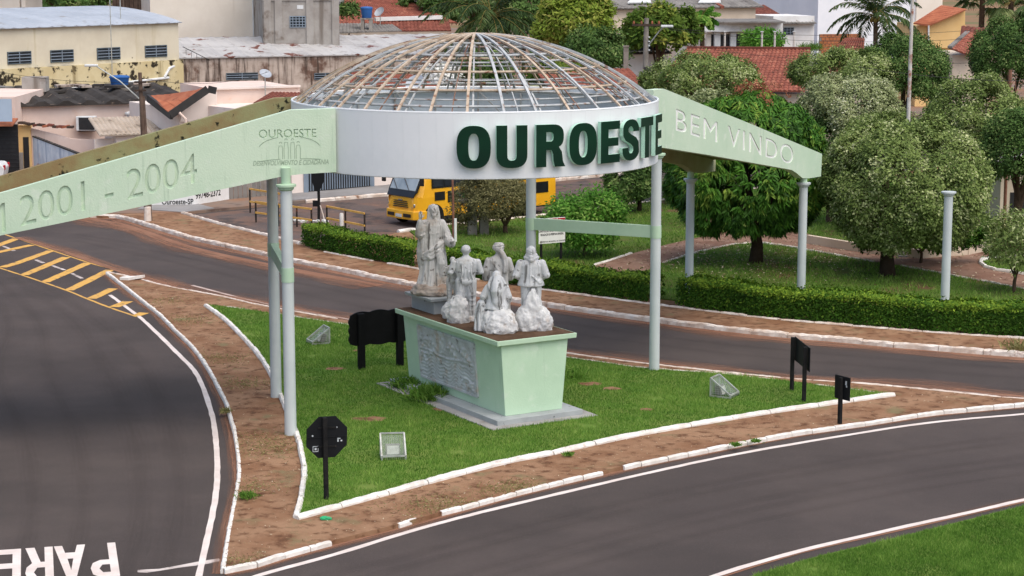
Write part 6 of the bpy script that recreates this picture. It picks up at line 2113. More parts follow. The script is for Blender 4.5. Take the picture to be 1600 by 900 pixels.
B2.roof('roof_fibre', 6.9, 9.4, over=.6, period=.4, amp=.06, step=5, depth=9, lift=0, hip0=3, hip1=3)
def water_tank(P, r, h, label, stand=.8):
    e = empty('water_tank', P, 0, label, 'water tank', 'blue water tanks')
    MB().lathe([(r * .82, 0), (r, h * .9), (r * 1.06, h * .9), (r * 1.06, h), (r * .9, h * 1.1), (r * .1, h * 1.16)], (0, 0, 0), 20).build('tank', 'tank_blue', e, local=True, smooth=True)
    for sx in (-1, 1):
        for sy in (-1, 1): MB().box((sx * r * .7, sy * r * .7, -stand / 2), (.25, .25, stand)).build('stand_leg', 'block_grey', e, local=True)
    MB().box((0, 0, -.06), (r * 2.1, r * 2.1, .12)).build('stand_slab', 'block_grey', e, local=True)
water_tank(PY(573, 28, 158), .42 * 1.1, .78, 'blue water tank on a stand above the red tile roof', 1.1)
water_tank(PY(187, 137, 113), .55, .62, 'blue water tank in front of the yellow hall', .5)
dish(PY(594, 20, 160), .45, 'white satellite dish beside the blue tank on the tile roof', .9, -.7, 1.0)
dish(PY(650, 132, 99), .5, 'grey satellite dish seen through the dome ribs', .8, -.5, .8)

# right side: roofs beyond the dome
B = Block('grey_roof_house', 'big beige house with broad grey fibre cement roof at top right', PY(944, 55, 166), PY(1180, 50, 172), 12, 6.9, 'wall_beige')
B.roof('roof_fibre', 6.95, 9.3, over=.5, period=.5, amp=.06, step=3, depth=8, lift=.01)
MB().bar(B.at(B.L * .75, 7.0, .6), B.at(B.L * .72, 9.35, -8), .35, .22).build('ridge_tiles', 'tile_red', B.e)
for tq, vq in ((.16, .25), (.62, .2), (.2, .8)):
    MB().prism([B.at(B.L * tq, 7.15 + vq, .2 - 2 * vq), B.at(B.L * tq + 2.2, 7.15 + vq, .2 - 2 * vq), B.at(B.L * tq + 2.9, 7.75 + vq, -1.6 - 2 * vq), B.at(B.L * tq + 1.8, 7.75 + vq, -1.6 - 2 * vq)], (0, 0, .12)).build('skylight_sheet', 'plastic_white', B.e)
B2 = Block('carport_house', 'house with white fascia carport and dark opening at top right', PY(1104, 62, 160), PY(1206, 60, 162), 8, 5.4, 'wall_cream')
B2.panel('opening', .4, B2.L - .5, 3.1, 5.1, 'shutter_and_shade', .03, .05)  # flat dark panel, its colour stands for the shade inside the carport
for q in (.1, .34, .6, .85): B2.panel('post', B2.L * q, B2.L * q + .5, 2.6, 5.3, 'plastic_white', .3, .2)
B2.panel('fascia', -.6, B2.L + .5, 5.35, 6.05, 'plastic_white', .9, .3)
MB().box((B2.e.location.x, B2.P0.y + 3, 6.1), (B2.L + 1, 8, .12)).build('flat_roof', 'roof_fibre', B2.e)
B2.panel('yard_wall', -1.5, B2.L + 2, 0, 3.0, 'gutter_dark', 2.0, .2)
B3 = Block('white_cottage', 'small white cottage with grey fibre roof and barred window at top right', PY(1208, 56, 172), PY(1272, 54, 173), 6, 6.2, 'wall_painted_white')
wave_roof(PY(1198, 38, 171), PY(1276, 37, 172.4), PY(1262, 26, 177), PY(1204, 27, 176), .35, .05, 5, 0).build('roof', 'roof_fibre', B3.e)
t0, z0 = B3.tz(1224, 54)
t1, z1 = B3.tz(1240, 43)
B3.window(t0, t1, z0, z1, 2, 3)
wave_roof(PY(1125, 26, 180), PY(1225, 27, 181), PY(1195, 9, 186), PY(1110, 8, 185), .35, .05, .6).build('rear_roof', 'tile_dark', B3.e)
B = Block('blue_warehouse', 'large blue grey ribbed metal warehouse at the top right', PY(1090, 40, 225), PY(1277, 40, 227), 30, 17, 'warehouse_blue', 'warehouse')
for k in range(28): B.panel('rib', B.L * k / 28 + .05, B.L * k / 28 + .2, 0, 16.9, 'warehouse_blue', .08, .08)
B = Block('white_warehouse', 'plain white warehouse wall behind the coconut palm', PY(1277, 60, 205), PY(1470, 60, 210), 25, 13, 'wall_white', 'warehouse')
MB().bar(B.at(0, 13.1, .1), B.at(B.L, 13.1, .1), .6, .3).build('coping', 'roof_fibre', B.e)
B.panel('rib_wall', B.L * .78, B.L * .99, 0, 10.3, 'wall_cream', .3, .3)
MB().bar(B.at(B.L * .7, 10.4, .5), B.at(B.L * 1.05, 10.2, .5), .8, .25).build('eave', 'roof_rusty', B.e)
bw = Block('brick_wall', 'bare orange brick yard wall below the white warehouse', PY(1280, 80, 165), PY(1345, 80, 166), .25, PY(1300, 53, 165).z, None, 'wall')
zt = PY(1300, 53, 165).z
b = MB()
MB().prism([bw.at(0, 0), bw.at(bw.L, 0), bw.at(bw.L, zt - .02), bw.at(0, zt - .02)], bw.n * .12).build('core', 'pole_concrete', bw.e)
for r_ in range(8):
    z = zt - .02 - .27 * (r_ + 1)
    nb = 11
    for k in range(nb):
        t = bw.L * (k + (.5 if r_ % 2 else 0)) / nb
        if t + bw.L / nb > bw.L: continue
        bw.panel('brick', t + .02, t + bw.L / nb - .02, z + .02, z + .25, 'brick_orange', .04, .06)
# red tile roofs in front
B = Block('long_tile_house', 'long low house with red barrel tile roof behind the round trees', PY(1015, 130, 114), PY(1345, 138, 112), 9, 3.6, 'wall_beige')
B.roof('tile_red', 3.75, 5.75, t0=B.tx(1012), t1=B.tx(1262), period=.27, amp=.06, step=.42, depth=6.5, hip0=1.6, out=.6)
MB().bar(B.at(B.tx(1012), 3.85, .6), B.at(B.tx(1012) + 1.6, 5.9, -6.5), .28, .14).build('verge_flashing', 'roof_fibre', B.e)
MB().bar(B.at(B.tx(1012) + 1.6, 5.88, -6.5), B.at(B.tx(1262), 5.88, -6.5), .3, .16).build('ridge_tiles', 'tile_dark', B.e)
B.roof('tile_dark', 4.6, 6.5, t0=B.tx(1262), t1=B.tx(1350), period=.27, amp=.06, step=.42, depth=5, hip0=2.0, out=.3)
B2 = Block('low_tile_house', 'low red tile roof right of the dome behind the concrete post', PY(880, 140, 106), PY(1012, 140, 107), 8, 3.7, 'wall_pink_pale')
B2.roof('tile_red', 3.8, 5.0, period=.27, amp=.06, step=.42, depth=5, out=.5)
B3 = Block('dark_roof_cottage', 'cottage with dark grey fibre roof between trees and tile roofs', PY(958, 100, 136), PY(1044, 100, 137), 6, 4.9, 'wall_painted_white')
wave_roof(PY(950, 86, 135.5), PY(1050, 84, 136.5), PY(1030, 68, 141), PY(962, 66, 140), .35, .05, 5, 0).build('roof', 'roof_fibre_black', B3.e)
B4 = Block('red_gable_house', 'dark red roof slope rising behind the flowering tree', PY(938, 80, 150), PY(992, 80, 150), 8, 5.6, 'wall_beige')
wave_roof(PY(935, 66, 149), PY(990, 66, 149), PY(950, 40, 154), PY(938, 38, 154), .3, .06, .45).build('roof', 'tile_dark', B4.e)
B = Block('orange_house', 'orange walled house with a sloping red tile roof at the upper right', PY(1432, 80, 150), PY(1508, 80, 150), 8, PY(1432, 40, 150).z, 'wall_orange')
MB().prism([PY(1450, 75, 149.8), PY(1508, 75, 149.8), PY(1508, 16, 149.8), PY(1450, 40, 149.8)], (0, 6, 0)).build('gable_wall', 'wall_orange', B.e)
wave_roof(PY(1427, 38, 149.3), PY(1452, 41, 149.3), PY(1510, 16, 149.3), PY(1470, 10, 156), .3, .06, .45).build('roof', 'tile_orange', B.e)
t0, z0 = B.tz(1466, 60)
t1, z1 = B.tz(1480, 51)
B.window(t0, t1, z0, z1, 0, 2)
MB().tube([PY(1451, 40, 149), PY(1451, 75, 149)], .06, 6).build('down_pipe', 'plastic_white', B.e)
B = Block('small_tile_house', 'small house with stepped red tile roofs beside the orange house', PY(1488, 110, 132), PY(1545, 110, 132), 7, PY(1500, 86, 132).z, 'wall_beige')
wave_roof(PY(1482, 76, 131.5), PY(1520, 90, 131), PY(1540, 60, 136), PY(1510, 50, 136), .3, .06, .45).build('roof', 'tile_red', B.e)
wave_roof(PY(1500, 56, 138), PY(1525, 58, 138), PY(1540, 46, 141), PY(1502, 42, 141), .3, .06, .45).build('roof', 'tile_dark', B.e)
MB().bar(PY(1484, 74, 131.4), PY(1512, 50, 136), .3, .15).build('verge_flashing', 'roof_fibre', B.e)
B = Block('park_kiosk', 'plain grey kiosk wall glimpsed under the trees at right edge', PY(1562, 330, 84), PY(1660, 330, 84), 4, 2.6, 'wall_beige', 'kiosk')
B.panel('opening', B.tx(1584), B.tx(1640), .5, 1.4, 'shutter_and_shade', .02, .05)  # dark panel painted for the shade within, wall is solid behind
MB().box((B.e.location.x, B.P0.y + 2, 2.68), (B.L + .6, 4.8, .16)).build('flat_roof', 'concrete', B.e)
# wires between the poles
def wire(a, c, sag, label, r=.012):
    a, c = Vector(a), Vector(c)
    pts = [lerp(a, c, k / 16) - Vector((0, 0, sag * 4 * (k / 16) * (1 - k / 16))) for k in range(17)]
    o = MB().tube([p - a for p in pts], r, 4).build('overhead_wire', 'gutter_dark', None)
    o.location = a
    return tag(o, label, 'wire', 'overhead wires')
wire(PY(1000, 40, 104), PY(1760, 20, 104), .8, 'upper overhead wire from the concrete pole to the right')
wire(PY(1010, 42, 104), PY(1760, 34, 104), .9, 'middle overhead wire from the concrete pole to the right')
wire(PY(1008, 60, 104), PY(1760, 80, 92), .9, 'lower overhead wire from the concrete pole to the right')
wire(PY(1340, 104, 78), PY(1700, 124, 78), .25, 'thin wire passing behind the leaning white pole', .014)
wire(PY(220, 128, 85.5), PY(-120, 80, 104), .5, 'overhead wire from the double pole towards the left')
wire(PY(222, 122, 85.5), PY(420, 112, 102), .4, 'thin wire from the double pole to the pink parapet')
# fence posts with wire in the yard
for i, (x, wh) in enumerate(((1100, 'leftmost thin pale fence post below the papaya tree'), (1132, 'thin pale fence post under the carport opening'), (1190, 'thin pale fence post right of the carport'), (1210, 'thin pale fence post left of the white cottage window'), (1240, 'rightmost thin pale fence post in front of the white cottage'))):
    P = PY(x, 85, 140)
    e = empty('yard_post', (P.x, P.y, 0), 0, wh, 'post', 'yard fence posts')
    zt_ = PY(x, 50, 140).z
    MB().cyl((0, 0, 0), (0, 0, zt_), .07, n=6).build('shaft', 'pole_rusty', e, local=True)
    MB().box((0, 0, zt_ + .03), (.2, .2, .06)).build('cap', 'plastic_white', e, local=True)
# ------------------------------------------------------------------ trees, hedges, palms
def lumps(D, rng, k=7, f=2.6):
    v = np.zeros(len(D))
    for i in range(k):
        w = rng.normal(size=3) * f
        v += np.sin(D @ w + rng.uniform(0, 6.28)) / k ** .5
    return v
def crown_mesh(name, rad, n, m, seed, leaf=(.115, .068), style='round', lump=.07, csize=.17, per=22, pale=.30, flat=-.55, depth=.16, lobe=.34):
    """lobed crown: big lobes carry leaf sprays, each spray with its own age and many small leaves facing out"""
    r = np.random.default_rng(seed)
    rad = np.array(rad, float)
    R_ = rad.mean()
    nl = int(30 * (R_ / 2.2) ** .5) + 8
    k = np.arange(nl) + .5
    ph, th = np.arccos(1 - 2 * k / nl), np.pi * (1 + 5 ** .5) * k
    LD = unit(np.column_stack([np.cos(th) * np.sin(ph), np.sin(th) * np.sin(ph), np.cos(ph)]) + r.normal(size=(nl, 3)) * .16)
    LD = LD[LD[:, 2] > flat]
    nl = len(LD)
    lr = lobe * (rad.min() * .55 + R_ * .45) * r.uniform(.75, 1.3, nl)
    lr = np.minimum(lr, rad.min() * .6)
    LC = LD * (rad - lr[:, None] * .92) * (1 + lump * r.normal(size=(nl, 1)))
    lage = r.normal(0, .07, nl)
    if style == 'round' and leaf[0] < .12: n = int(n * 1.3)
    ns = max(30, n // per)
    li = r.integers(0, nl, ns * 4)
    d = unit(LD[li] * .8 + r.normal(size=(ns * 4, 3)) * .75)
    rr_ = np.where(r.random(ns * 4) < .18, r.uniform(.6, .9, ns * 4), 1.0 - np.abs(r.normal(0, .05, ns * 4)))
    C = LC[li] + d * (lr[li] * rr_)[:, None]
    hid = np.zeros(len(C), bool)
    for j in range(nl):
        hid |= (np.linalg.norm(C - LC[j], axis=1) < lr[j] * .80) & (li != j)
    ok = np.where(~hid)[0][:ns]
    C, d, li = C[ok], d[ok], li[ok]
    ns = len(C)
    age = np.clip(.34 + lage[li] + r.normal(0, .10, ns) + pale * (r.random(ns) < .28), 0, 1)
    idx = np.repeat(np.arange(ns), per)
    q = len(idx)
    out = unit(d[idx] * .75 + unit(C / rad)[idx] * .55)
    if style == 'mango':
        rnd = r.normal(size=(q, 3))
        tan = unit(rnd - out * (rnd * out).sum(1, keepdims=True))
        D = unit(tan * .75 + out * .45 + np.array([0, 0, -.75]))
        Nn = unit(out + np.array([0, 0, .8]) + r.normal(size=(q, 3)) * .25)
        P = C[idx] + r.normal(size=(q, 3)) * .04
        V, F_, T = leaf_quads(P, D, leaf[0] * r.uniform(.7, 1.2, q), leaf[1] * r.uniform(.8, 1.2, q), np.clip(age[idx] + .08 * r.normal(size=q), 0, 1), r, .18, Nn)
    else:
        P = C[idx] + r.normal(size=(q, 3)) * csize * .62
        Nn = unit(out * .9 + np.array([0, 0, .45]) + r.normal(size=(q, 3)) * .42)
        rnd = r.normal(size=(q, 3))
        D = unit(rnd - Nn * (rnd * Nn).sum(1, keepdims=True) + out * .25)
        V, F_, T = leaf_quads(P, D, leaf[0] * r.uniform(.7, 1.3, q), leaf[1] * r.uniform(.7, 1.3, q), np.clip(age[idx] + .045 * r.normal(size=q), 0, 1), r, 0, Nn)
    return np_mesh(name, V, F_, T, m)
def trunk(e, h, r, rad, seed, m='bark', limbs=5, spread=.6, fork=.5):
    rr_ = random.Random(seed)
    b = MB()
    b.tube([(0, 0, -.15), (rr_.uniform(-.05, .05), rr_.uniform(-.05, .05), h * .5), (rr_.uniform(-.1, .1), rr_.uniform(-.1, .1), h)], [r * 1.35, r, r * .85], 10)
    o = b.build('trunk', m, e, local=True, smooth=True)
    for i in range(limbs):
        a = 2 * math.pi * (i + rr_.random() * .6) / limbs
        q = Vector((math.cos(a), math.sin(a), 0))
        b = MB()
        b.tube([(0, 0, h * fork + h * .4 * rr_.random()), tuple(q * rad[0] * spread * .4 + Vector((0, 0, h + rad[2] * .35))), tuple(q * rad[0] * spread + Vector((0, 0, h + rad[2] * .9)))], [r * .6, r * .4, r * .15], 7)
        b.build('limb', m, o, local=True, smooth=True)
    return o
def tree(name, label, px, Y, rp_, base_z, m, n, seed, cat='tree', base_x=None, group=None, ry=None, tr=.16, bark='bark', trunk_h=None, limbs=5, **k):
    """px: crown centre in the picture, rp_: half width and half height in picture pixels at distance Y"""
    C = PY(px[0], px[1], Y)
    s = FPX / Y
    rad = (rp_[0] / s * .95, (ry or rp_[0] / s * .95), rp_[1] / s * .94)
    bx = C.x if base_x is None else PY(base_x, 400, Y).x
    e = empty(name, (bx, Y, base_z), 0, label, cat, group)
    th = max(.5, C.z - base_z - rad[2] * .75) if trunk_h is None else trunk_h
    trunk(e, th, tr, rad, seed, bark, limbs)
    cm = crown_mesh('crown', rad, n, m, seed, **k)
    o = link('crown', cm, e, (C.x - bx, 0, C.z - base_z))
    return e
G1 = 'round clipped park trees'
tree('oiti_tree', 'large round tree with pale new leaves behind the lone column', (1414, 292), G(1388, 430, .14).y, (140, 114), .14, 'leaf_oiti', 62000, 1, flat=-.8, base_x=1388, group=G1, tr=.24, bark='bark_dark', lump=.07)
tree('mango_tree', 'dense dark green mango tree with drooping leaves behind the right wing', (1166, 262), G(1181, 410, .14).y, (130, 132), .14, 'leaf_mango', 52000, 2, base_x=1181, tr=.22, bark='bark_dark', style='mango', leaf=(.27, .075), per=14, lump=.06, flat=-.75)
e = bpy.data.objects['mango_tree']
fm = crown_mesh('blossom', (1.5, 1.3, .5), 900, 'flower_rust', 77, leaf=(.12, .05), csize=.12, per=30, flat=.2, lobe=.5)
link('blossom', fm, e, (PY(1195, 140, 73).x - e.location.x, -.4, PY(1195, 140, 73).z - .35))
tree('oiti_tree', 'pale silvery round tree left of the leaning white pole', (1331, 174), 84, (84, 60), .14, 'leaf_oiti_pale', 25500, 3, group=G1)
tree('oiti_tree', 'broad flat round tree in front of the red tile roof, left of dark one', (1318, 112), 93, (84, 36), .14, 'leaf_oiti', 21000, 4, group=G1)
tree('oiti_tree', 'tall dark round tree directly behind the leaning white pole', (1412, 116), 94, (74, 62), .14, 'leaf_oiti_dark', 28500, 5, group=G1)
tree('oiti_tree', 'big dark green round tree in the upper right corner', (1578, 96), 96, (62, 72), .14, 'leaf_oiti_dark', 25500, 6, group=G1)
tree('oiti_tree', 'pale green round tree right of the leaning pole, above the large one', (1530, 200), 80, (84, 82), .14, 'leaf_oiti', 27000, 7, group=G1)
tree('oiti_tree', 'dark round tree cut by the right edge, behind the large one', (1596, 238), 76, (66, 72), .14, 'leaf_oiti_dark', 18000, 8, group=G1)
tree('oiti_tree', 'wide pale round tree between the dome and the red tile roof', (1098, 130), 92, (94, 46), .14, 'leaf_oiti', 27000, 9, group=G1)
tree('oiti_tree', 'low whitish round tree peeping over the right wing', (1110, 172), 82, (42, 28), .14, 'leaf_oiti_pale', 10500, 10, group=G1)
tree('oiti_tree', 'green round tree filling the gap under the leaning pole', (1385, 215), 80, (62, 40), .14, 'leaf_oiti', 13500, 11, group=G1)
tree('oiti_tree', 'dark round tree behind the mango tree on its right', (1300, 240), 84, (70, 70), .14, 'leaf_oiti_dark', 16500, 41, group=G1)
tree('oiti_tree', 'dark low tree behind the mango tree on its left', (1070, 235), 90, (60, 50), .14, 'leaf_oiti_dark', 12000, 42, group=G1)
tree('feathery_tree', 'small light feathery tree at the right edge beside the path', (1592, 385), 66, (52, 58), .14, 'leaf_oiti', 6500, 12, base_x=1587, tr=.06, leaf=(.16, .05), csize=.22, lump=.18, pale=.4)
tree('olive_tree', 'small olive brown tree in front of the bus', (768, 312), G(790, 362, .14).y - .4, (62, 50), .14, 'leaf_olive', 15000, 13, base_x=790, tr=.09, leaf=(.13, .045), csize=.24, lump=.14, bark='bark')
tree('bushy_shrub', 'bright green leafy shrub behind the notice board', (915, 345), G(905, 400, .14).y, (56, 46), .14, 'leaf_bright', 9000, 14, cat='shrub', tr=.05, leaf=(.17, .07), csize=.30, lump=.24, pale=.3, flat=-.8, trunk_h=.5)
tree('street_tree', 'small dark rounded tree at the street corner under the ring', (986, 286), G(997, 330, .14).y, (42, 42), .14, 'leaf_oiti_dark', 9000, 15, base_x=997, tr=.10, bark='bark_dark', leaf=(.17, .08))
tree('yellow_green_tree', 'large yellow green tree rising behind the top of the dome', (897, 38), 130, (58, 62), .12, 'leaf_yellow', 15000, 16, leaf=(.34, .15), csize=.3, lump=.12)
tree('dark_shrub', 'dark green shrubby tree below the yellow green one', (930, 82), 118, (48, 36), .12, 'leaf_oiti_dark', 7000, 17, leaf=(.26, .11), csize=.3)
tree('flowering_tree', 'green tree dotted with yellow behind the concrete utility pole', (1030, 48), 136, (60, 38), .12, 'leaf_mixed', 9000, 18, leaf=(.36, .16), csize=.3, lump=.16, pale=.25)
tree('background_tree', 'dark green tree left of the feather palm at the top', (668, 6), 176, (44, 26), .12, 'leaf_oiti_dark', 5000, 19, leaf=(.4, .18), csize=.3)
tree('background_tree', 'dark tree behind the feather palm on its right', (818, 22), 166, (46, 40), .12, 'leaf_oiti_dark', 6000, 27, leaf=(.4, .18), csize=.3)
tree('background_tree', 'dark tree directly behind the feather palm crown', (738, 8), 182, (46, 34), .12, 'leaf_oiti_dark', 6000, 28, leaf=(.4, .18), csize=.3)
tree('background_tree', 'dark leafy tree line behind the zinc roof at the top left', (95, 0), 200, (66, 20), .12, 'leaf_oiti_dark', 7000, 20, leaf=(.45, .2), csize=.3, lump=.2)
tree('background_tree', 'mid green tree behind the carport house yard', (1190, 66), 146, (34, 16), .12, 'leaf_bright', 4000, 21, leaf=(.3, .12), csize=.3)
tree('background_tree', 'green garden tree seen through the right half of the dome', (868, 122), 112, (44, 26), .12, 'leaf_mixed', 5000, 22, leaf=(.26, .11), csize=.3)
tree('white_flower_shrub', 'white flowering shrub seen through the dome ribs', (688, 120), 106, (26, 16), .12, 'leaf_flower', 1800, 23, cat='shrub', leaf=(.22, .18), csize=.3, pale=.5, limbs=3, tr=.05)
tree('background_tree', 'dark green garden tree seen through the middle of the dome', (760, 108), 112, (40, 22), .12, 'leaf_oiti_dark', 4500, 24, leaf=(.26, .11), csize=.3)
tree('yard_shrub', 'small green shrub under the cottage gutter at top centre', (545, 16), 164, (14, 8), 5.0, 'leaf_oiti_dark', 1500, 25, cat='shrub', leaf=(.3, .12), csize=.3, limbs=3, tr=.05, trunk_h=.6)
tree('planter_hedge', 'bright green shrub bed behind the low park planter wall', (1440, 370), 72.5, (100, 26), .3, 'leaf_hedge', 9000, 26, cat='shrub', leaf=(.16, .07), ry=1.0, limbs=3, tr=.05, trunk_h=.4)
# planter wall
pw = empty('planter_wall', G(1400, 398, .14), 0, 'low curved pale planter wall along the park path', 'wall')
PWL = [(1262, 380), (1310, 388), (1360, 396), (1410, 402.5), (1465, 403), (1510, 398), (1552, 389)]
pts = smooth_line([G(x, y, .14).xy.to_3d() for x, y in PWL], .5)
for i in range(0, len(pts) - 3, 3):
    a, c = pts[i], pts[i + 3]
    MB().bar(a + Vector((0, 0, .29)), c + Vector((0, 0, .29)), .18, .36).build('wall_section', 'wall_beige', pw)

# clipped hedge in three lengths
def hedge(x0, x1, h, w, label, n, seed):
    r = np.random.default_rng(seed)
    pts = [p for p in hl if x0 <= p.x <= x1]
    P = np.array([(p.x, p.y) for p in pts])
    seg = np.linalg.norm(np.diff(P, axis=0), axis=1)
    cum = np.concatenate([[0], np.cumsum(seg)])
    Lh = cum[-1]
    s = r.uniform(0, Lh, n)
    px_ = np.interp(s, cum, P[:, 0])
    py_ = np.interp(s, cum, P[:, 1])
    dx = np.interp(s + .3, cum, P[:, 0]) - np.interp(s - .3, cum, P[:, 0])
    dy = np.interp(s + .3, cum, P[:, 1]) - np.interp(s - .3, cum, P[:, 1])
    nn = np.column_stack([-dy, dx])
    nn /= np.linalg.norm(nn, axis=1, keepdims=True) + 1e-9
    hv = h * (1 + .05 * np.sin(s * 1.3) + .03 * np.sin(s * 4.1))
    face = r.random(n)
    q = np.where(face < .42, np.abs(r.normal(0, .05, n)), np.where(face < .55, w - np.abs(r.normal(0, .05, n)), r.uniform(0, w, n)))
    q = q + .05 * np.sin(s * 3.3 + 1)
    z = np.where((face >= .55) & (face < .92), hv - np.abs(r.normal(0, .06, n)), r.uniform(0.05, 1, n) * hv)
    z = np.where(face >= .97, hv + r.uniform(0, .12, n), z)
    Pn = np.column_stack([px_ + nn[:, 0] * q, py_ + nn[:, 1] * q, z + .12])
    outv = np.column_stack([nn[:, 0] * np.where(q < w / 2, -1, 1), nn[:, 1] * np.where(q < w / 2, -1, 1), np.where(face >= .55, 1.2, .35)])
    d = unit(unit(outv) + r.normal(size=(n, 3)) * .6)
    tint = np.clip(.36 + .14 * r.normal(size=n) + .30 * (z > hv - .16) + .06 * np.sin(s * 2.1), 0, 1)  # leaves near the top get a paler tint than the sides
    ctr = np.array([P[:, 0].mean(), P[:, 1].mean(), .1])
    Nh = unit(unit(outv) + np.array([0, 0, .3]) + r.normal(size=(n, 3)) * .5)
    d = unit(r.normal(size=(n, 3)) + unit(outv) * .3)
    d = unit(d - Nh * (d * Nh).sum(1, keepdims=True))
    V, F_, T = leaf_quads(Pn - ctr, d, .105 * r.uniform(.7, 1.3, n), .055 * r.uniform(.7, 1.3, n), tint, r, 0, Nh)
    e = empty('hedge', ctr, 0, label, 'hedge', 'clipped hedges along the far road')
    link('foliage', np_mesh('foliage', V, F_, T, 'leaf_hedge'), e)
    b = MB()
    for t in np.arange(.4, Lh, .8):
        x, y = np.interp(t, cum, P[:, 0]) - ctr[0], np.interp(t, cum, P[:, 1]) - ctr[1] + w * .5
        b.tube([(x, y, -.05), (x + r.uniform(-.1, .1), y, .4), (x + r.uniform(-.2, .2), y, h * .85)], [.03, .025, .01], 5)
    o = b.build('stems', 'bark_dark', e, local=True)
    o['kind'] = 'stuff'
XA, XB, XC = PY(650, 400, 70).x, G(1036, 482).x, 21.0
hedge(hl[0].x, XA + .05, .78, .95, 'left length of clipped hedge, starting by the guard rails', 16000, 51)
hedge(XA, XB - .15, .80, 1.0, 'middle length of clipped hedge behind the statues', 26000, 52)
hedge(XB + .1, XC, .86, 1.1, 'right length of clipped hedge in front of the park columns', 36000, 53)

# palms
def palm(name, label, px, Y, L_, n, m, seed, h0=.12, cat='palm tree', droop=1.0, leaflet=.55, wid=.07, coco=False, elev=(-.2, 1.3)):
    r = np.random.default_rng(seed)
    T = PY(px[0], px[1], Y)
    e = empty(name, (T.x, T.y, h0), 0, label, cat)
    H_ = T.z - h0
    b = MB()
    b.tube([(0, 0, -.2), (.1, 0, H_ * .5), (0, 0, H_)], [.24, .19, .15], 10)
    b.build('trunk', 'bark', e, local=True, smooth=True)
    for i in range(n):
        a = 2 * math.pi * (i * .382 + r.uniform(0, .08))
        el = r.uniform(*elev)
        K = 14
        p = np.array([0, 0, H_])
        d = np.array([math.cos(a) * math.cos(el), math.sin(a) * math.cos(el), math.sin(el)])
        Ls = L_ * r.uniform(.8, 1.1)
        pts = [p.copy()]
        for k in range(K):
            d = d + np.array([0, 0, -1]) * droop * .115 * (.4 + k / K)
            d /= np.linalg.norm(d)
            p = p + d * Ls / K
            pts.append(p.copy())
        pts = np.array(pts)
        m_l = 46
        tt = np.repeat(np.linspace(.12, .99, m_l), 2)
        ii = np.clip((tt * K).astype(int), 0, K - 1)
        fr_ = tt * K - ii
        Q = pts[ii] * (1 - fr_)[:, None] + pts[ii + 1] * fr_[:, None]
        dr = unit(pts[ii + 1] - pts[ii])
        side = np.tile([1, -1], m_l)[:, None] * unit(np.cross(dr, np.array([0, 0, 1.])))
        dd_ = unit(side * .85 + dr * .55 + np.array([0, 0, -.35]) + r.normal(size=(len(tt), 3)) * .12)
        ll = leaflet * (np.sin(np.pi * np.clip(tt * .85 + .12, 0, 1)) ** .7)
        V, F_, T_ = leaf_quads(Q, dd_, ll, wid, np.clip(.4 + .18 * r.normal() + .1 * r.normal(size=len(tt)), 0, 1), r, .25)
        fo = link('frond', np_mesh('frond', V, F_, T_, m), e)
        MB().tube([tuple(x) for x in pts[::2]], [.035, .03, .026, .022, .018, .014, .01, .006][:len(pts[::2])], 5).build('rachis', 'coconut', fo, local=True)
    if coco:
        for i in range(7):
            a = i * .9
            c = Clay()
            c.ball((.28 * math.cos(a), .28 * math.sin(a), H_ - .25 - .1 * (i % 2)), (.13, .13, .17), 10)
            c.build('coconut', 'coconut', e, local=True, smooth=True)
    return e
palm('feather_palm', 'big dark feather palm directly above the dome', (768, 24), 150, 5.6, 44, 'leaf_palm', 61, droop=1.1, leaflet=.9, wid=.10, elev=(-.5, 1.2))
palm('coconut_palm', 'coconut palm against the white warehouse wall', (1368, 24), 140, 3.9, 22, 'leaf_palm', 62, droop=1.2, leaflet=.75, wid=.09, coco=True, elev=(-.4, 1.2))
palm('papaya_tree', 'small papaya tree in front of the grey roofed house', (1097, 26), 138, 1.3, 16, 'leaf_bright', 63, droop=.9, leaflet=.55, wid=.2, elev=(-.3, 1.1), cat='papaya tree')
def fan_palm(px, Y, label, seed):
    r = np.random.default_rng(seed)
    T = PY(px[0], px[1], Y)
    e = empty('fan_palm', (T.x, T.y, .12), 0, label, 'palm tree', 'grey green fan palms in the corner')
    H_ = T.z
    MB().tube([(0, 0, -.2), (0, 0, H_)], [.3, .22], 10).build('trunk', 'bark', e, local=True, smooth=True)
    for i in range(18):
        a, el = r.uniform(0, 6.28), r.uniform(-.7, 1.1)
        d = np.array([math.cos(a) * math.cos(el), math.sin(a) * math.cos(el), math.sin(el)])
        c = np.array([0, 0, H_]) + d * r.uniform(1.0, 1.6)
        sd2 = np.cross(d, [0, 0, 1.])
        sd2 /= np.linalg.norm(sd2)
        an = np.linspace(-1.7, 1.7, 26)
        dd_ = unit(np.outer(np.cos(an), d) + np.outer(np.sin(an), sd2) + np.array([0, 0, -.35]))
        V, F_, T_ = leaf_quads(np.repeat(c[None], 26, 0), dd_, 1.3, .16, np.full(26, np.clip(r.normal(.6, .2), 0, 1)), r, .25)
        fo = link('fan_leaf', np_mesh('fan_leaf', V, F_, T_, 'leaf_palm'), e)
        MB().tube([(0, 0, H_), tuple(c)], [.03, .02], 5).build('stalk', 'coconut', fo, local=True)
fan_palm((1535, 2), 165, 'grey green fan palm at the top right, left of its twin', 71)
fan_palm((1580, 4), 162, 'grey green fan palm in the extreme top right corner', 72)

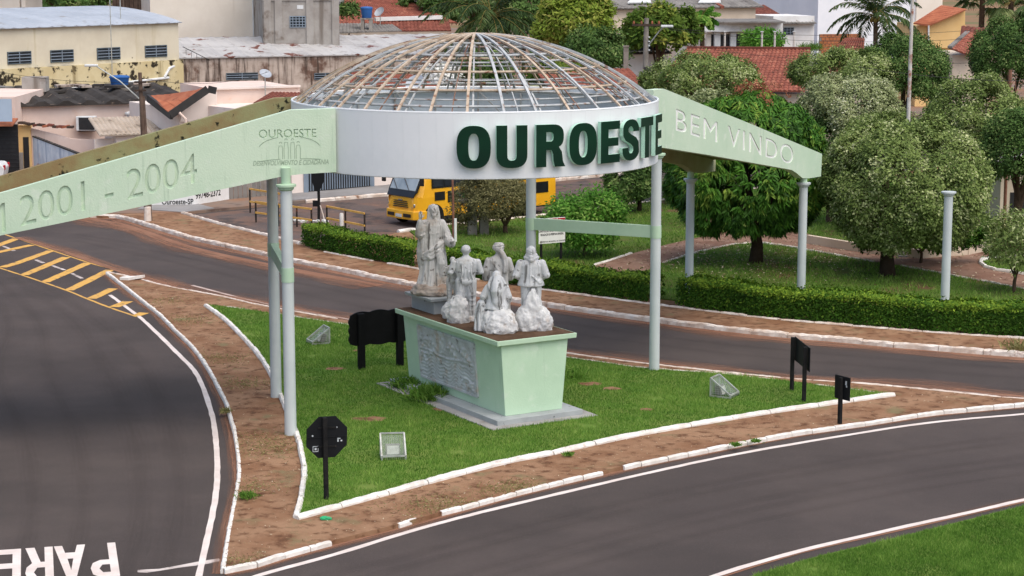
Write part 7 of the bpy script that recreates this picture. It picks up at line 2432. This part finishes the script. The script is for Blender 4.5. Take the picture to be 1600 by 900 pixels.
# tufts and weeds
def tuft(px, s, n, m, label, seed, cat='weed', z=.12):
    r = np.random.default_rng(seed)
    P = G(*px, z)
    a = r.uniform(0, 6.28, n)
    el = r.uniform(.5, 1.45, n)
    d = np.column_stack([np.cos(a) * np.cos(el), np.sin(a) * np.cos(el), np.sin(el)])
    q = r.normal(size=(n, 3)) * s * np.array([.35, .35, 0])
    V, F_, T = leaf_quads(q, d, s * r.uniform(.5, 1.1, n), .022 + .02 * s, np.clip(.4 + .2 * r.normal(size=n), 0, 1), r, .3)
    o = link('grass_tuft', np_mesh('grass_tuft', V, F_, T, m))
    o.location = P
    return tag(o, label, cat, 'weeds and tufts')
tuft((640, 607), .55, 700, 'grass', 'tall grass tuft at the far left foot of the pedestal', 81)
tuft((672, 624), .62, 1100, 'grass', 'dense dark grass tuft below the relief panel', 82)
tuft((893, 592), .55, 200, 'grass', 'arching grass clump at the right side of the pedestal', 83)
tuft((1592, 548), .55, 160, 'grass_dry', 'pale dry tuft on the far kerb at the right edge', 84)
tuft((352, 645), .22, 120, 'grass_dry', 'dry weed growing through the left island kerb', 85)
tuft((386, 778), .24, 200, 'grass', 'green weed patch beside the lower left kerb', 86)
tuft((888, 712), .16, 120, 'grass', 'dark weed in a gap of the front lawn kerb', 87)
tuft((1150, 697), .15, 160, 'grass', 'weed patch near the front road edge, left one', 88)
tuft((1180, 691), .14, 160, 'grass', 'weed patch near the front road edge, right one', 89)
tuft((150, 242), .7, 420, 'grass', 'bushy grass behind the pink garden wall', 90, cat='grass')
tuft((1290, 470), .5, 90, 'leaf_bright', 'young leafy sapling behind the hedge, left of two', 91, cat='sapling')
tuft((1400, 474), .5, 90, 'leaf_bright', 'young leafy sapling behind the hedge, right of two', 92, cat='sapling')
tuft((800, 425), .5, 120, 'leaf_bright', 'pale seedling in the park grass behind the turbaned statue', 93, cat='sapling')
tuft((1265, 80), 1.1, 300, 'grass', 'spiky green clump in the yard below the white cottage', 94, cat='shrub', z=4.6)
# ------------------------------------------------------------------ grass
# bare spots in the lawn, leaf litter, clods
bare_polys = []
for i, (x, y, rx_, ry_) in enumerate(((524, 576, .28, .2), (579, 655, .5, .28), (560, 548, .2, .15), (925, 600, .35, .25), (955, 607, .3, .2), (690, 640, .3, .2), (1010, 640, .2, .15))):
    c_ = G(x, y, .14)
    r_ = random.Random(i)
    pl_ = [(c_.x + rx_ * math.cos(a) * r_.uniform(.6, 1.2), c_.y + ry_ * math.sin(a) * r_.uniform(.6, 1.2)) for a in np.linspace(0, 6.28, 14)[:-1]]
    bare_polys.append(np.array(pl_))
    o = MB().face([(q[0], q[1], .1465) for q in pl_]).build('bare_patch', 'earth', None)
    tag(o, kind='structure')
def chips(name, Q, z, s, m, label, cat, seed):
    r = np.random.default_rng(seed)
    n = len(Q)
    Nn = unit(np.array([0, 0, 1.]) + r.normal(size=(n, 3)) * .3)
    d = r.normal(size=(n, 3))
    d = unit(d - Nn * (d * Nn).sum(1, keepdims=True))
    V, F_, T = leaf_quads(np.column_stack([Q, np.full(n, z)]), d, s * r.uniform(.5, 1.4, n), s * .5, np.clip(r.random(n), 0, 1), r, 0, Nn)
    tag(link(name, np_mesh(name, V, F_, T, m)), label, cat, kind='stuff')
rq = np.random.default_rng(77)
leaf_mat('litter', '#5a4030', '#9a8468', '#cfc2a8', 0.1, 0.9)
mt_ = bpy.data.objects['mango_tree'].location
Q = np.vstack([rq.normal(size=(1500, 2)) * (2.3, 2.3) + (mt_.x, mt_.y), scatter([(p.x, p.y) for p in path_w], 900, rq)])
chips('leaf_litter', Q, .165, .11, 'litter', 'dry fallen leaves on the park path and under the mango tree', 'leaf litter', 5)
Q = scatter([(p.x, p.y) for p in isl], 2600, rq, avoid=[np.array([(p.x, p.y) for p in lawn_poly])])
chips('gravel', Q, .108, .045, 'litter', 'loose grit and straw on the bare island earth', 'gravel', 6)
grass('lawn_grass', lawn_poly, 130000, 0.075, 0.017, 0.135, 'grass', 'short green grass on the triangular island lawn around the pedestal', 21, avoid=[np.array(ped_foot)] + bare_polys)
near = [p for p in front_poly]
vis = W2([(1180, 905), (1280, 876), (1400, 847), (1500, 822), (1600, 797), (1700, 775), (1700, 930), (1150, 930)])
grass('front_lawn_grass', vis, 60000, 0.075, 0.016, 0.065, 'grass', 'short green grass verge in the lower right corner', 22)
grass('park_grass', park_lawn, 90000, 0.12, 0.035, 0.135, 'grass_park', 'mown grass of the park behind the hedge', 23, avoid=[np.array([(p.x, p.y) for p in path_w])], bare=.45)
dry = []
r = np.random.default_rng(5)
def dry_patch(px, rx, n, seed, m='grass_dry'):
    rr_ = np.random.default_rng(seed)
    c = G(*px, .1)
    q = rr_.normal(size=(n, 2)) * rx + np.array([c.x, c.y])
    return q
Q = np.vstack([dry_patch(p, s, n, i) for i, (p, s, n) in enumerate((((690, 790), .5, 900), ((790, 765), .35, 400), ((430, 700), .5, 500), ((380, 600), .4, 500), ((345, 560), .5, 500), ((300, 500), .5, 400), ((400, 690), .6, 500), ((395, 760), .4, 300), ((380, 880), .3, 300), ((1000, 742), .3, 0), ((820, 760), .3, 300), ((260, 470), .5, 300)))])
keep = in_poly(Q[:, 0], Q[:, 1], np.array([(p.x, p.y) for p in isl])) & ~in_poly(Q[:, 0], Q[:, 1], np.array([(p.x, p.y) for p in lawn_poly]))
Q = Q[keep]
n = len(Q)
a = r.uniform(0, 6.28, n)
d = unit(np.column_stack([np.cos(a), np.sin(a), r.uniform(.2, 1.2, n)]))
V, F_, T = leaf_quads(np.column_stack([Q, np.full(n, .1)]), d, .09 * r.uniform(.5, 1.3, n), .014, np.clip(.45 + .25 * r.normal(size=n), 0, 1), r, .2)
tag(link('dry_grass', np_mesh('dry_grass', V, F_, T, 'grass_dry')), 'sparse dry grass on the bare earth of the island', 'grass', kind='stuff')
